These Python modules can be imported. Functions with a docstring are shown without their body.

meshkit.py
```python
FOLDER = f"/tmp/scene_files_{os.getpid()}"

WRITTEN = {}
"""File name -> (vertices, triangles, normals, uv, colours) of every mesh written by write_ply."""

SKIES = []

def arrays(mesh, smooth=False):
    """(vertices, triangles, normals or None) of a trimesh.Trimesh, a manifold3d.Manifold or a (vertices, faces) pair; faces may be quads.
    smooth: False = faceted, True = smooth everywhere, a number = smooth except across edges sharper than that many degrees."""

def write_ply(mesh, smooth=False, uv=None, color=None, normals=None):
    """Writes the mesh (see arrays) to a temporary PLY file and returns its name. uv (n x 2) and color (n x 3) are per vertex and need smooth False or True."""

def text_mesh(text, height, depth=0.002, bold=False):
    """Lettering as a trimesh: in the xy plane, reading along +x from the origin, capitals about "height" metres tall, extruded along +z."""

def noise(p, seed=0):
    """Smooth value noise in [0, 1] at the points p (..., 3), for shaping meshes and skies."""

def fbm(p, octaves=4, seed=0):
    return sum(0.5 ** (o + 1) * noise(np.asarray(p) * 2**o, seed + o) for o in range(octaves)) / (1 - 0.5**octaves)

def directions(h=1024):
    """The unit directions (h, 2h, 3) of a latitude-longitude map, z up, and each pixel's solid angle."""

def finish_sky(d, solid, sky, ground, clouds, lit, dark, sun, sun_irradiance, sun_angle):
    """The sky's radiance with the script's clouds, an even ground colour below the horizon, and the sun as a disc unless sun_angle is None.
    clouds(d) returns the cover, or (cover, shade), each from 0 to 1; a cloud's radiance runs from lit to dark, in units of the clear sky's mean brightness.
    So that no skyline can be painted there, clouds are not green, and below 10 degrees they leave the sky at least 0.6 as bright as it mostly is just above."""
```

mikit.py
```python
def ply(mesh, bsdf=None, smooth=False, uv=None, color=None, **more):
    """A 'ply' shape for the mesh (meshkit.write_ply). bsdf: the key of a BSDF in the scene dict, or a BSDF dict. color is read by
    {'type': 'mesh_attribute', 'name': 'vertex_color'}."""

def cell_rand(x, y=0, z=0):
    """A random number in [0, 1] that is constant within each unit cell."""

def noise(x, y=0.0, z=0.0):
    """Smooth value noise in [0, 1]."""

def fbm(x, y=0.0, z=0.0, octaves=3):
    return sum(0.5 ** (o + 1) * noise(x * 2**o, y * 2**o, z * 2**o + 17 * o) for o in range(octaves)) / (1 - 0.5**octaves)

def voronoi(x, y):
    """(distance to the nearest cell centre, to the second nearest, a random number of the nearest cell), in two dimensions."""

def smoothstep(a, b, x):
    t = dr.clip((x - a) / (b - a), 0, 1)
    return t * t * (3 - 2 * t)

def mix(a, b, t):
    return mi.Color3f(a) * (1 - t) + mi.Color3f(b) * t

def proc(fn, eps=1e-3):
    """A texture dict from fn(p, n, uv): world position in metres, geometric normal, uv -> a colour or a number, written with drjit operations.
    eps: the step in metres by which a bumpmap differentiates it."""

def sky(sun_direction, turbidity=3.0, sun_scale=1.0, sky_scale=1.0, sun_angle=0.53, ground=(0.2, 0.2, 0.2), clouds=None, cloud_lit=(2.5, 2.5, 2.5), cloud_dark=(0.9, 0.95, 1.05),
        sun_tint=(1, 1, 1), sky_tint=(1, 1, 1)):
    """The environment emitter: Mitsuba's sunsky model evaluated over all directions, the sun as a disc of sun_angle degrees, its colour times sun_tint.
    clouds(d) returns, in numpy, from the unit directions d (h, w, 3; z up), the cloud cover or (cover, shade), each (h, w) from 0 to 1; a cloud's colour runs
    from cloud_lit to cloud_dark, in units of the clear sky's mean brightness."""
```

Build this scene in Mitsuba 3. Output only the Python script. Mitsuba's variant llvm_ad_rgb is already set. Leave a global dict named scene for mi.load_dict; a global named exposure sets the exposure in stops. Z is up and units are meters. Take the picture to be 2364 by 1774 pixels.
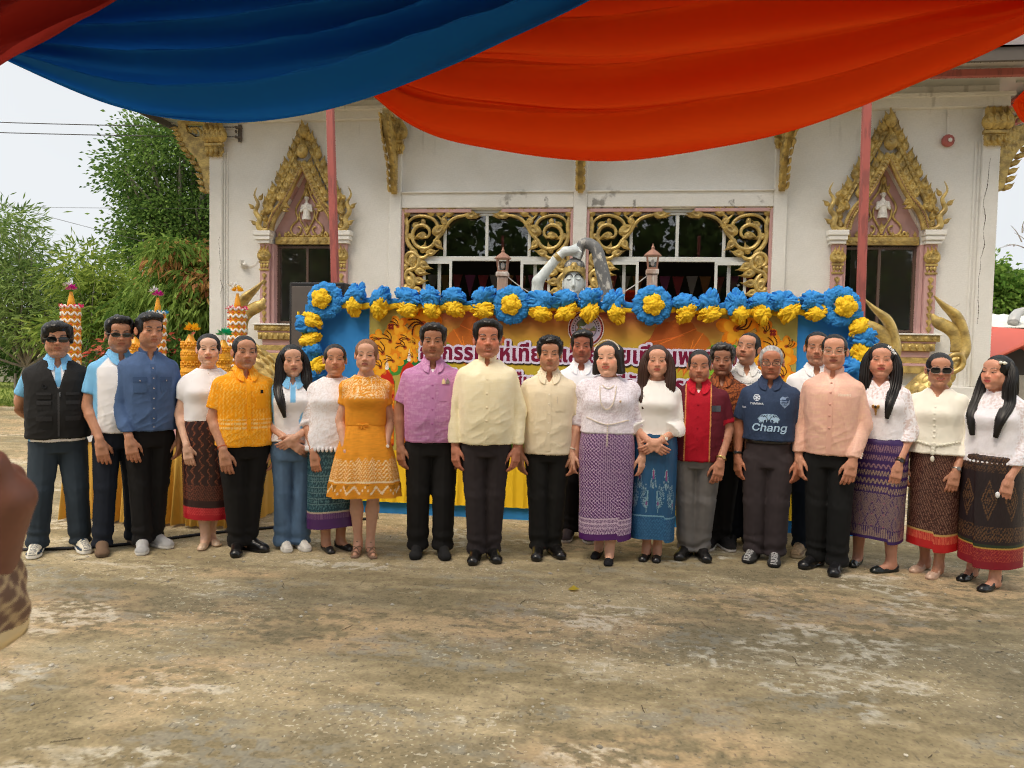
import math, random, numpy as np, trimesh, shapely, mitsuba as mi, drjit as dr, mikit, meshkit
from shapely.geometry import Polygon, LineString, Point, box as sbox
from shapely.ops import unary_union
from meshkit import noise as nz, fbm
random.seed(7); rng = np.random.default_rng(11)
T = mi.ScalarTransform4f
PI = math.pi

# ---------------------------------------------------------------- camera, sky, exposure
YAW, PITCH, ROLL, EYE = 0.12589, 0.04696, -0.01932, np.array([0, 0, 1.55])
fwd = np.array([-math.sin(YAW)*math.cos(PITCH), math.cos(YAW)*math.cos(PITCH), -math.sin(PITCH)])
rgt = np.array([math.cos(YAW), math.sin(YAW), 0.0]); dwn = np.cross(fwd, rgt)
upv = -(-rgt*math.sin(ROLL) + dwn*math.cos(ROLL))
FOV = 2*math.degrees(math.atan(1182/1707.7))
scene = {'camera': {'type': 'thinlens', 'fov': FOV, 'fov_axis': 'x', 'aperture_radius': 0.0017, 'focus_distance': 5.4,
                    'near_clip': 0.05, 'far_clip': 3000.0, 'to_world': T().look_at(origin=EYE.tolist(), target=(EYE+fwd).tolist(), up=upv.tolist())}}
def cloud_cover(d):
    n = fbm(np.stack([d[..., 0]*2.2/(d[..., 2]+.35), d[..., 1]*2.2/(d[..., 2]+.35), d[..., 2]*0+3], -1), 4, 5)
    return 0.97+0*n, np.clip((n-.42)*1.3, 0, 1)*.45
scene['sky_light'] = mikit.sky([-.26, -.45, .85], turbidity=3, sun_scale=0.3, sun_angle=32, clouds=cloud_cover,
                               cloud_lit=(1.42, 1.46, 1.48), cloud_dark=(1.18, 1.23, 1.27), ground=(.22, .2, .15), sun_tint=(.97, 1.0, 1.05))
exposure = 2.7

# ---------------------------------------------------------------- small helpers
labels = {}
def lin(c):
    c = np.asarray(c, float)/255.0
    return np.where(c <= .04045, c/12.92, ((c+.055)/1.055)**2.4)
def L(*c): return [float(x) for x in lin(c)]
def rgb(c): return {'type': 'rgb', 'value': [float(x) for x in c]}
COUNT = {}
def newkey(k):
    n = COUNT.get(k, 0); COUNT[k] = n+1
    return k if n == 0 else f'{k}_{n:03d}'
def thing(name, label, cat, group=None, kind=None):
    k = newkey(name); d = {}
    if label: d['label'] = label
    if cat: d['category'] = cat
    if group: d['group'] = group
    if kind: d['kind'] = kind
    labels[k] = d
    return k
def put(parent, name, mesh, mat, smooth=False, color=None, uv=None, label=None, kind=None, to_world=None):
    k = newkey(parent+'__'+name) if name else parent
    if isinstance(mesh, dict): s = dict(mesh)
    else:
        if color is not None:
            v = np.asarray(mesh[0] if isinstance(mesh, tuple) else mesh.vertices)
            color = np.broadcast_to(np.asarray(color, float), (len(v), 3))
        s = mikit.ply(mesh, mat, smooth=smooth, color=color, uv=uv)
    if to_world is not None: s['to_world'] = to_world
    scene[k] = s
    if label or kind:
        labels[k] = {a: b for a, b in (('label', label), ('kind', kind)) if b}
    return k
def cat(ms):
    vs, fs, o = [], [], 0
    for m in ms:
        v, f = (m[0], m[1]) if isinstance(m, tuple) else (m.vertices, m.faces)
        f = np.asarray(f)
        if f.shape[1] == 4: f = np.vstack([f[:, [0, 1, 2]], f[:, [0, 2, 3]]])
        vs.append(np.asarray(v, float)); fs.append(f+o); o += len(v)
    return np.vstack(vs), np.vstack(fs)
def catc(ms):
    """join (verts, faces, colours) triples"""
    v, f = cat([(a[0], a[1]) for a in ms])
    return v, f, np.vstack([np.broadcast_to(np.asarray(a[2], float), (len(a[0]), 3)) for a in ms])
def xf(m, M):
    v, f = (m[0], m[1]) if isinstance(m, tuple) else (m.vertices, m.faces)
    return np.asarray(v) @ M[:3, :3].T + M[:3, 3], f
def rotz(a): c, s = math.cos(a), math.sin(a); return np.array([[c, -s, 0], [s, c, 0], [0, 0, 1.0]])
def rotx(a): c, s = math.cos(a), math.sin(a); return np.array([[1.0, 0, 0], [0, c, -s], [0, s, c]])
def roty(a): c, s = math.cos(a), math.sin(a); return np.array([[c, 0, s], [0, 1.0, 0], [-s, 0, c]])
def mat4(R=None, t=(0, 0, 0), s=1):
    M = np.eye(4); M[:3, :3] = (np.eye(3) if R is None else R)*s; M[:3, 3] = t; return M
def bx(x0, x1, y0, y1, z0, z1, c=0.0):
    """box with chamfered edges (convex hull of the cut corners)"""
    x0, x1 = min(x0, x1), max(x0, x1); y0, y1 = min(y0, y1), max(y0, y1); z0, z1 = min(z0, z1), max(z0, z1)
    if c <= 0:
        m = trimesh.creation.box(bounds=[[x0, y0, z0], [x1, y1, z1]]); return np.array(m.vertices), np.array(m.faces)
    c = min(c, .45*min(x1-x0, y1-y0, z1-z0)); P = []
    for sx, X in ((1, x0), (-1, x1)):
        for sy, Y in ((1, y0), (-1, y1)):
            for sz, Z in ((1, z0), (-1, z1)):
                P += [(X, Y+sy*c, Z+sz*c), (X+sx*c, Y, Z+sz*c), (X+sx*c, Y+sy*c, Z)]
    h = trimesh.convex.convex_hull(np.array(P)); return np.array(h.vertices), np.array(h.faces)
def sweep(path, radii, n=8, closed=False, flat=None, cap=True):
    """tube along a path; radii scalar/array; flat = (a,b) scale of the section along the (side, up) axes"""
    p = np.asarray(path, float); m = len(p); r = np.broadcast_to(np.asarray(radii, float), (m,))
    t = np.gradient(p, axis=0)
    if closed: t = np.roll(p, -1, 0)-np.roll(p, 1, 0)
    t /= np.linalg.norm(t, axis=1, keepdims=True)+1e-12
    ref = np.array([0, 0, 1.0]) if abs(t[:, 2]).mean() < .8 else np.array([0, 1.0, 0])
    a = np.cross(t, ref); bad = np.linalg.norm(a, axis=1) < .05; a[bad] = np.cross(t[bad], [1.0, 0, 0.01]); a /= np.linalg.norm(a, axis=1, keepdims=True)+1e-12
    for i in range(1, m):
        if np.dot(a[i], a[i-1]) < 0: a[i] = -a[i]
    b = np.cross(t, a); ang = np.arange(n)*2*PI/n; fa, fb = flat or (1, 1)
    v = (p[:, None]+r[:, None, None]*(fa*np.cos(ang)[None, :, None]*a[:, None]+fb*np.sin(ang)[None, :, None]*b[:, None])).reshape(-1, 3)
    mm = m if closed else m-1
    i, j = np.meshgrid(np.arange(mm), np.arange(n), indexing='ij'); i2 = (i+1) % m; j2 = (j+1) % n
    f = np.stack([i*n+j, i*n+j2, i2*n+j2, i2*n+j], -1).reshape(-1, 4)
    f = np.vstack([f[:, [0, 2, 1]], f[:, [0, 3, 2]]])
    if cap and not closed:
        k = len(v); v = np.vstack([v, p[0], p[-1]]); q = np.arange(n)
        f = np.vstack([f, np.stack([q*0+k, q, (q+1) % n], 1)[:, [0, 1, 2]], np.stack([q*0+k+1, (m-1)*n+(q+1) % n, (m-1)*n+q], 1)])
    mesh = trimesh.Trimesh(v, f, process=False)
    if mesh.volume < 0: f = f[:, ::-1]
    return v, f
def grid(P, wrap=False):
    """quad grid of points (m, n, 3) -> mesh"""
    m, n = P.shape[:2]; i, j = np.meshgrid(np.arange(m-1), np.arange(n if wrap else n-1), indexing='ij'); j2 = (j+1) % n
    f = np.stack([i*n+j, i*n+j2, (i+1)*n+j2, (i+1)*n+j], -1).reshape(-1, 4)
    return P.reshape(-1, 3), np.vstack([f[:, [0, 1, 2]], f[:, [0, 2, 3]]])
def lathe(prof, n=16, c=(0, 0, 0)):
    p = np.asarray(prof, float); a = np.arange(n)*2*PI/n
    P = np.stack([p[:, :1]*np.cos(a), p[:, :1]*np.sin(a), np.repeat(p[:, 1:], n, 1)], -1)+np.asarray(c)
    v, f = grid(P, True); k = len(v); q = np.arange(n); m = len(p)
    v = np.vstack([v, [c[0], c[1], c[2]+p[0, 1]], [c[0], c[1], c[2]+p[-1, 1]]])
    f = np.vstack([f, np.stack([q*0+k, (q+1) % n, q], 1), np.stack([q*0+k+1, (m-1)*n+q, (m-1)*n+(q+1) % n], 1)])
    return v, f
def extrude(poly, d, axis='y', at=0.0, bevel=0.0):
    """polygon in (x, z) given thickness d towards -y from y=at (axis 'y'), or in (x,y) along z"""
    ms = []
    for g in getattr(poly, 'geoms', [poly]):
        if g.is_empty or g.area < 1e-8: continue
        m = trimesh.creation.extrude_polygon(g, d, engine='earcut'); v = np.array(m.vertices); f = np.array(m.faces)
        if bevel:
            inner = g.buffer(-bevel)
        if axis == 'y': v = np.stack([v[:, 0], at-v[:, 2], v[:, 1]], 1)
        else: v[:, 2] += at
        ms.append((v, f))
    return cat(ms)
def spline(pts, n=40, closed=False):
    from scipy.interpolate import CubicSpline
    p = np.asarray(pts, float)
    if closed: p = np.vstack([p, p[:1]])
    t = np.r_[0, np.cumsum(np.linalg.norm(np.diff(p, axis=0), axis=1)+1e-9)]
    cs = CubicSpline(t, p, bc_type='periodic' if closed else 'natural')
    return cs(np.linspace(0, t[-1], n, endpoint=not closed))
ICO = {k: trimesh.creation.icosphere(subdivisions=k) for k in (0, 1, 2)}
def ball(c, r, k=1):
    m = ICO[k]; return np.array(m.vertices)*np.asarray(r)+np.asarray(c), np.array(m.faces)
def smooth01(a, b, x):
    t = np.clip((x-a)/(b-a), 0, 1); return t*t*(3-2*t)
def mixc(a, b, t): return np.asarray(a)*(1-np.asarray(t)[..., None])+np.asarray(b)*np.asarray(t)[..., None]

# ---------------------------------------------------------------- implicit surfaces
class Field:
    def __init__(s, xs, ys, zs):
        s.ax = [np.asarray(a, np.float32) for a in (xs, ys, zs)]; s.F = np.full([len(a) for a in s.ax], .08, np.float32)
    def sub(s, lo, hi):
        sl = []
        for a, l, h in zip(s.ax, lo, hi):
            i, j = np.searchsorted(a, l), np.searchsorted(a, h); sl.append(slice(max(i-1, 0), min(j+1, len(a))))
        P = [s.ax[k][sl[k]].reshape([-1 if q == k else 1 for q in range(3)]) for k in range(3)]
        return tuple(sl), P
    def op(s, d, lo, hi, k=.01, m=.03, cut=False):
        lo, hi = np.asarray(lo)-m, np.asarray(hi)+m; sl, P = s.sub(lo, hi)
        if any(q.stop <= q.start for q in sl): return
        D = d(*P).astype(np.float32); A = s.F[sl]
        if cut: D = -D; h = np.maximum(k-np.abs(A-D), 0)/k if k else 0; s.F[sl] = np.maximum(A, D)+h*h*k*.25
        else: h = np.maximum(k-np.abs(A-D), 0)/k if k else 0; s.F[sl] = np.minimum(A, D)-h*h*k*.25
    def cone(s, a, b, r1, r2, k=.01, cut=False, sy=1.0, cap=False):
        a, b = np.asarray(a, float), np.asarray(b, float); u = b-a; L2 = max(u@u, 1e-9); R = max(r1, r2)
        def d(x, y, z):
            px, py, pz = x-a[0], y-a[1], z-a[2]; t = np.clip((px*u[0]+py*u[1]+pz*u[2])/L2, 0, 1)
            D = np.sqrt((px-t*u[0])**2+((py-t*u[1])/sy)**2+(pz-t*u[2])**2)-(r1+(r2-r1)*t)
            return np.maximum(D, (px*u[0]+py*u[1]+pz*u[2])/math.sqrt(L2)-math.sqrt(L2)) if cap else D
        s.op(d, np.minimum(a, b)-R, np.maximum(a, b)+R, k, k+.012, cut)
    def ell(s, c, r, k=.01, cut=False, R=None):
        c = np.asarray(c, float); r = np.asarray(r, float)
        def d(x, y, z):
            px, py, pz = x-c[0], y-c[1], z-c[2]
            if R is not None: px, py, pz = (R[0, i]*px+R[1, i]*py+R[2, i]*pz for i in range(3))
            k0 = np.sqrt((px/r[0])**2+(py/r[1])**2+(pz/r[2])**2); k1 = np.sqrt((px/r[0]**2)**2+(py/r[1]**2)**2+(pz/r[2]**2)**2)
            return k0*(k0-1)/np.maximum(k1, 1e-6)
        q = np.full(3, r.max()) if R is not None else r
        s.op(d, c-q, c+q, k, k+.012, cut)
    def loft(s, tab, k=.01, e=2.3, lo=None):
        """tab rows: z, half width, half depth, cx, cy"""
        t = np.asarray(tab, float); t = t[np.argsort(t[:, 0])]
        from scipy.interpolate import PchipInterpolator
        f = PchipInterpolator(t[:, 0], t[:, 1:])
        z0, z1 = t[0, 0], t[-1, 0]
        def d(x, y, z):
            q = f(np.clip(z.ravel(), z0, z1)); a, b, cx, cy = (q[:, i].reshape(1, 1, -1) for i in range(4))
            k0 = (np.abs((x-cx)/a)**e+np.abs((y-cy)/b)**e)**(1/e)
            dd = (k0-1)*np.minimum(a, b); return np.maximum(dd, np.maximum(z0-z, z-z1))
        A = np.max(np.abs(t[:, 1])+np.abs(t[:, 3])); B = np.max(np.abs(t[:, 2])+np.abs(t[:, 4]))
        s.op(d, [-A, -B, z0], [A, B, z1], k)
    def plane(s, n, o, k=.006):
        """keeps the side where (p-o).n < 0"""
        n = np.asarray(n, float); x, y, z = s.sub([-9]*3, [9]*3)[1]
        D = ((x-o[0])*n[0]+(y-o[1])*n[1]+(z-o[2])*n[2]).astype(np.float32); h = np.maximum(k-np.abs(s.F-D), 0)/k
        s.F = np.maximum(s.F, D)+h*h*k*.25
    def mesh(s):
        F = s.F; nx, ny, nzz = F.shape; S = F < 0; X = s.ax
        sh = (nx-1, ny-1, nzz-1); E = []
        for k in range(3):
            a = [slice(None)]*3; b = [slice(None)]*3; a[k] = slice(0, -1); b[k] = slice(1, None)
            idx = np.argwhere(S[tuple(a)] != S[tuple(b)])
            o1, o2 = [q for q in range(3) if q != k]
            ok = (idx[:, o1] > 0) & (idx[:, o1] < F.shape[o1]-1) & (idx[:, o2] > 0) & (idx[:, o2] < F.shape[o2]-1); idx = idx[ok]
            j = idx.copy(); j[:, k] += 1; f0 = F[tuple(idx.T)]; f1 = F[tuple(j.T)]; t = f0/(f0-f1)
            P = np.stack([X[q][idx[:, q]] for q in range(3)], 1).astype(float); P[:, k] += t*(X[k][j[:, k]]-X[k][idx[:, k]])
            cells = []
            for da, db in ((-1, -1), (0, -1), (0, 0), (-1, 0)):
                c = idx.copy(); c[:, o1] += da; c[:, o2] += db; cells.append(np.ravel_multi_index(c.T, sh))
            E.append((np.stack(cells, 1), P, f0 < 0, k))
        allc = np.concatenate([e[0].ravel() for e in E]); u, inv = np.unique(allc, return_inverse=True)
        allp = np.concatenate([np.repeat(e[1], 4, 0) for e in E]); cnt = np.bincount(inv, minlength=len(u))
        V = np.stack([np.bincount(inv, allp[:, q], len(u)) for q in range(3)], 1)/cnt[:, None]
        fs, at = [], 0
        for c, P, ins, k in E:
            q = inv[at:at+c.size].reshape(-1, 4); at += c.size
            flip = ins if k != 1 else ~ins
            q = np.where(flip[:, None], q, q[:, ::-1]); fs += [q[:, [0, 1, 2]], q[:, [0, 2, 3]]]
        return V, np.vstack(fs)
    def front(s, x, z, from_back=False):
        """y of the first surface met going from the front (-y) at (x, z)"""
        x, z = np.atleast_1d(x).astype(float), np.atleast_1d(z).astype(float)
        from scipy.ndimage import map_coordinates
        ix = np.interp(x, s.ax[0], np.arange(len(s.ax[0]))); iz = np.interp(z, s.ax[2], np.arange(len(s.ax[2]))); ny = len(s.ax[1])
        G = map_coordinates(s.F, [np.repeat(ix, ny), np.tile(np.arange(ny), len(x)), np.repeat(iz, ny)], order=1).reshape(len(x), ny)
        Y = s.ax[1]
        if from_back: G = G[:, ::-1]; Y = Y[::-1]
        i = np.argmax(G < 0, 1); i = np.maximum(i, 1); r = np.arange(len(x)); g0, g1 = G[r, i-1], G[r, i]
        t = np.clip(g0/(g0-g1+1e-9), 0, 1); return Y[i-1]+t*(Y[i]-Y[i-1])
def vnormals(v, f):
    n = np.zeros_like(v); c = np.cross(v[f[:, 1]]-v[f[:, 0]], v[f[:, 2]]-v[f[:, 0]])
    for k in range(3):
        for q in range(3): n[:, q] += np.bincount(f[:, k], c[:, q], len(v))
    return n/(np.linalg.norm(n, axis=1, keepdims=True)+1e-12)
def axis(lo, hi, h, fine=()):
    """non-uniform axis: spacing h, finer inside the (a, b, h2) ranges"""
    a = [lo]
    while a[-1] < hi:
        st = h
        for f0, f1, h2 in fine:
            if f0-h2 <= a[-1] <= f1: st = min(st, h2)
            elif a[-1] < f0 < a[-1]+h: st = min(st, max(f0-a[-1], h2))
        a.append(a[-1]+st)
    return np.array(a)
# ---------------------------------------------------------------- materials shared by people and things
VC = {'type': 'mesh_attribute', 'name': 'vertex_color'}
def two(b): return {'type': 'twosided', 'bsdf': b}
def princ(c, rough=.6, **k): return {'type': 'principled', 'base_color': c if isinstance(c, dict) else rgb(c), 'roughness': rough, **k}
scene['m_skin'] = two(princ(VC, .46, specular=.38, sheen=.15))
scene['m_cloth'] = two(princ(VC, .82, specular=.25, sheen=.35))
scene['m_silk'] = two(princ(VC, .42, specular=.45, sheen=.3))
scene['m_hair'] = two(princ(VC, .38, specular=.45))
scene['m_gloss'] = two(princ(VC, .22, specular=.5))
scene['m_metal'] = two(princ(VC, .28, metallic=.9))
scene['m_lens'] = two(princ((.006, .006, .008), .06, specular=.6))
scene['m_clear'] = {'type': 'thindielectric'}
# ---------------------------------------------------------------- ground, lawn
F_, C3 = mi.Float, mi.Color3f
nse, fb, sst, mx = mikit.noise, mikit.fbm, mikit.smoothstep, mikit.mix
def ground_col(p, n, uv):
    x, y = p.x, p.y
    mid = fb(x*1.3+9, y*2.4, 7.0, octaves=4); fine = fb(x*21, y*27, 3.0, octaves=4); grit = nse(x*95, y*95, 2.0); st = fb(x*4+20, y*13, 4.0, octaves=4)
    c = mx(C3(.235, .190, .110), C3(.375, .305, .190), sst(.34, .68, mid*.5+st*.5))
    c = mx(c, C3(.185, .155, .098), sst(.48, .70, fb(x*.9+30, y*1.5, 5.0, octaves=4))*.7)
    c = mx(c, C3(.50, .345, .20), sst(.50, .68, fb(x*.8+50, y*1.5+8, 2.0, octaves=5)+.20*sst(-.6, -2.6, x)*sst(4.6, 2.4, y))*.55*sst(.34, .56, fine*.5+st*.5))
    c = mx(c, C3(.20, .195, .170), sst(.58, .72, fb(x*1.9+70, y*4.2+4, 6.0, octaves=5))*.6*sst(.38, .6, fine))
    w = fb(x*1.7+11, y*3.6+41, 8.0, octaves=5); c = mx(c, C3(.56, .53, .45), sst(.60, .70, w)*sst(.42, .60, fine*.6+st*.4)*.50)
    c = mx(c, C3(.58, .54, .44), sst(.80, .90, nse(x*70+5, y*80, 1.0))*sst(.42, .6, mid)*.55); c = mx(c, C3(.10, .09, .07), sst(.80, .92, nse(x*60, y*70, 9.0))*.55)
    return c*C3(1.04, 1.05, 1.03)*(.62+.50*fine+.28*grit)
def ground_bump(p, n, uv): return .014*fb(p.x*16, p.y*20, 2.0, octaves=5)+.005*nse(p.x*95, p.y*95, 2.0)
scene['m_ground'] = two({'type': 'bumpmap', 'arbitrary': mikit.proc(ground_bump, .004), 'scale': 1.0, 'bsdf': princ(mikit.proc(ground_col), .82, specular=.25)})
labels['ground'] = {'kind': 'structure'}
scene['ground'] = mikit.ply((np.array([[-1500, -600, 0], [1500, -600, 0], [1500, 2200, 0], [-1500, 2200, 0.0]]), np.array([[0, 1, 2], [0, 2, 3]])), 'm_ground')
def lawn_col(p, n, uv): return mx(C3(.10, .155, .030), C3(.24, .27, .07), fb(p.x*1.3, p.y*1.3, 1.0, octaves=4)*.6+.5*nse(p.x*21, p.y*21, 1.0))
scene['m_lawn'] = two(princ(mikit.proc(lawn_col), .9, specular=.1))
labels['lawn'] = {'kind': 'structure'}
pl = Polygon([(-60, 14), (-30, 15.2), (-15, 15.6), (-11.5, 15.8), (-9.4, 16.4), (-9.2, 60), (-60, 60)])
m = trimesh.creation.extrude_polygon(pl, .05, engine='earcut'); v = np.array(m.vertices); v[:, 2] += -.04; scene['lawn'] = mikit.ply((v+[0, 0, .0], np.array(m.faces)), 'm_lawn')
gr = np.random.default_rng(3); N = 9000; gx = gr.uniform(-24, -10, N); gy = 15.4+gr.uniform(0, 1, N)**2*9; hgt = gr.uniform(.03, .10, N); a = gr.uniform(0, PI, N)
bl = np.stack([np.stack([gx-.012*np.cos(a), gy-.012*np.sin(a), 0*gx+.01], 1), np.stack([gx+.012*np.cos(a), gy+.012*np.sin(a), 0*gx+.01], 1), np.stack([gx+gr.normal(0, .03, N), gy+gr.normal(0, .03, N), hgt+.01], 1)], 1).reshape(-1, 3)
scene['m_leaf'] = {'type': 'principledthin', 'base_color': VC, 'roughness': .5, 'diff_trans': .7, 'spec_trans': 0.0}
labels['grass'] = {'label': 'short green grass on the lawn at far left', 'category': 'grass', 'kind': 'stuff'}
scene['grass'] = mikit.ply((bl, np.arange(3*N).reshape(-1, 3)), 'm_leaf', color=np.repeat(mixc(np.array([.10, .20, .03]), np.array([.26, .32, .07]), gr.uniform(0, 1, N)), 3, 0))

# ---------------------------------------------------------------- the temple hall
WY = 13.5
def plaster(p, n, uv):
    st = fb(p.x*1.2, p.y*1.2, p.z*.9, octaves=4); drip = fb(p.x*9, p.y*9, p.z*.8, octaves=3)
    c = mx(C3(.72, .715, .69), C3(.62, .61, .57), sst(.40, .72, st)*.6)
    c = mx(c, C3(.30, .29, .26), sst(.60, .78, drip)*sst(4.9, 5.9, p.z)*.55)
    c = mx(c, C3(.16, .155, .14), sst(.60, .74, fb(p.x*7, p.y*7, p.z*5, octaves=4))*sst(.45, .0, dr.abs(p.z-4.16))*sst(.5, .62, fb(p.x*.9+4, 0.0, 2.0, octaves=2))*.8)
    c = mx(c, C3(.42, .36, .25), sst(1.7, .9, p.z)*sst(.4, .6, drip)*.6)
    return c*(.95+.1*nse(p.x*60, p.y*60, p.z*60))
scene['m_plaster'] = two({'type': 'bumpmap', 'arbitrary': mikit.proc(lambda p, n, uv: .004*fb(p.x*3, p.y*3, p.z*3, octaves=4)+.0008*nse(p.x*70, p.y*70, p.z*70), .01), 'scale': 1.0, 'bsdf': princ(mikit.proc(plaster), .8, specular=.25)})
def gold_c(p, n, uv): return mx(C3(.56, .41, .135), C3(.30, .21, .075), sst(.35, .75, fb(p.x*9, p.y*9, p.z*9, octaves=4)))*(.85+.3*nse(p.x*55, p.y*55, p.z*55))
scene['m_gold'] = two(princ(mikit.proc(gold_c), .40, metallic=.30, specular=.5))
scene['m_pink'] = two(princ(mikit.proc(lambda p, n, uv: mx(C3(.56, .34, .33), C3(.44, .27, .26), fb(p.x*4, p.y*4, p.z*3, octaves=4))), .7))
scene['m_white'] = two(princ(mikit.proc(lambda p, n, uv: mx(C3(.72, .71, .68), C3(.42, .41, .38), sst(.55, .8, fb(p.x*8, p.y*8, p.z*6, octaves=4))*.7)), .6))
scene['m_alu'] = two(princ((.62, .64, .63), .45, specular=.5)); scene['m_bronzeframe'] = two(princ((.10, .065, .05), .4, specular=.5)); scene['m_pane'] = {'type': 'thindielectric', 'int_ior': 1.5}
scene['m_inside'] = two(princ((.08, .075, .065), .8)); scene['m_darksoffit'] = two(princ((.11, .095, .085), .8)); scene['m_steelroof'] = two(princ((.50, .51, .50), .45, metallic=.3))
scene['m_redpaint'] = two(princ(mikit.proc(lambda p, n, uv: mx(C3(.40, .105, .09), C3(.27, .08, .07), sst(.5, .72, fb(p.x*30, p.y*30, p.z*5, octaves=3))*.9)), .5))
HALL = thing('temple_hall', 'white plastered temple hall with gilded pointed window frames and dark glass', 'building')
def H(name, mesh, mat, **k): return put(HALL, name, mesh, mat, **k)
wall = Polygon([(-7.57, 1.06), (6.41, 1.06), (6.41, 6.35), (-7.57, 6.35)])
for x0, x1, z0, z1 in ((-6.36, -5.06, 1.93, 4.85), (4.04, 5.28, 1.93, 4.85)):
    wall = wall.difference(Polygon([(x0, z0), (x1, z0), (x1, 3.72), ((x0+x1)/2, z1), (x0, 3.72)]))
for x0, x1 in ((-3.83, -.65), (-.41, 2.82)): wall = wall.difference(sbox(x0, 1.75, x1, 4.10))
H('wall', extrude(wall, .25, 'y', WY+.25), 'm_plaster')
H('wall', bx(-7.57, -7.32, WY+.252, 24, 1.06, 6.35), 'm_plaster'); H('wall', bx(6.16, 6.41, WY+.252, 24, 1.06, 6.35), 'm_plaster')
H('plinth', bx(-7.72, 6.56, WY-.15, 24.2, 0, .86, .01), 'm_plaster'); H('plinth', bx(-7.65, 6.49, WY-.08, 24.1, .862, 1.058, .01), 'm_plaster')
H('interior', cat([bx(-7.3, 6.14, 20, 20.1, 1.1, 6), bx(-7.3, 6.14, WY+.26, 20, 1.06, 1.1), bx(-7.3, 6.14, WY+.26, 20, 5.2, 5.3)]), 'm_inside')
for x0, x1 in ((-7.52, -7.34), (6.18, 6.38)): pass
for x0, x1 in ((-7.60, -7.34), (-4.06, -3.83), (-.65, -.41), (2.82, 3.05), (6.16, 6.44)):     # pilasters
    H('pilaster', bx(x0, x1, WY-.07, WY-.002, 1.06, 5.72, .012), 'm_plaster')
for x0, x1 in ((-7.338, -7.30), (-7.27, -7.25), (6.06, 6.09), (6.12, 6.158)): H('groove_moulding', bx(x0, x1, WY-.025, WY-.002, 1.06, 5.2, .006), 'm_plaster')
for x0, x1 in ((-3.828, -.652), (-.408, 2.818)):
    H('beam', bx(x0, x1, WY-.05, WY-.002, 4.12, 4.40, .01), 'm_plaster'); H('beam', bx(x0, x1, WY-.09, WY-.052, 4.385, 4.41, .005), 'm_plaster')
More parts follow.
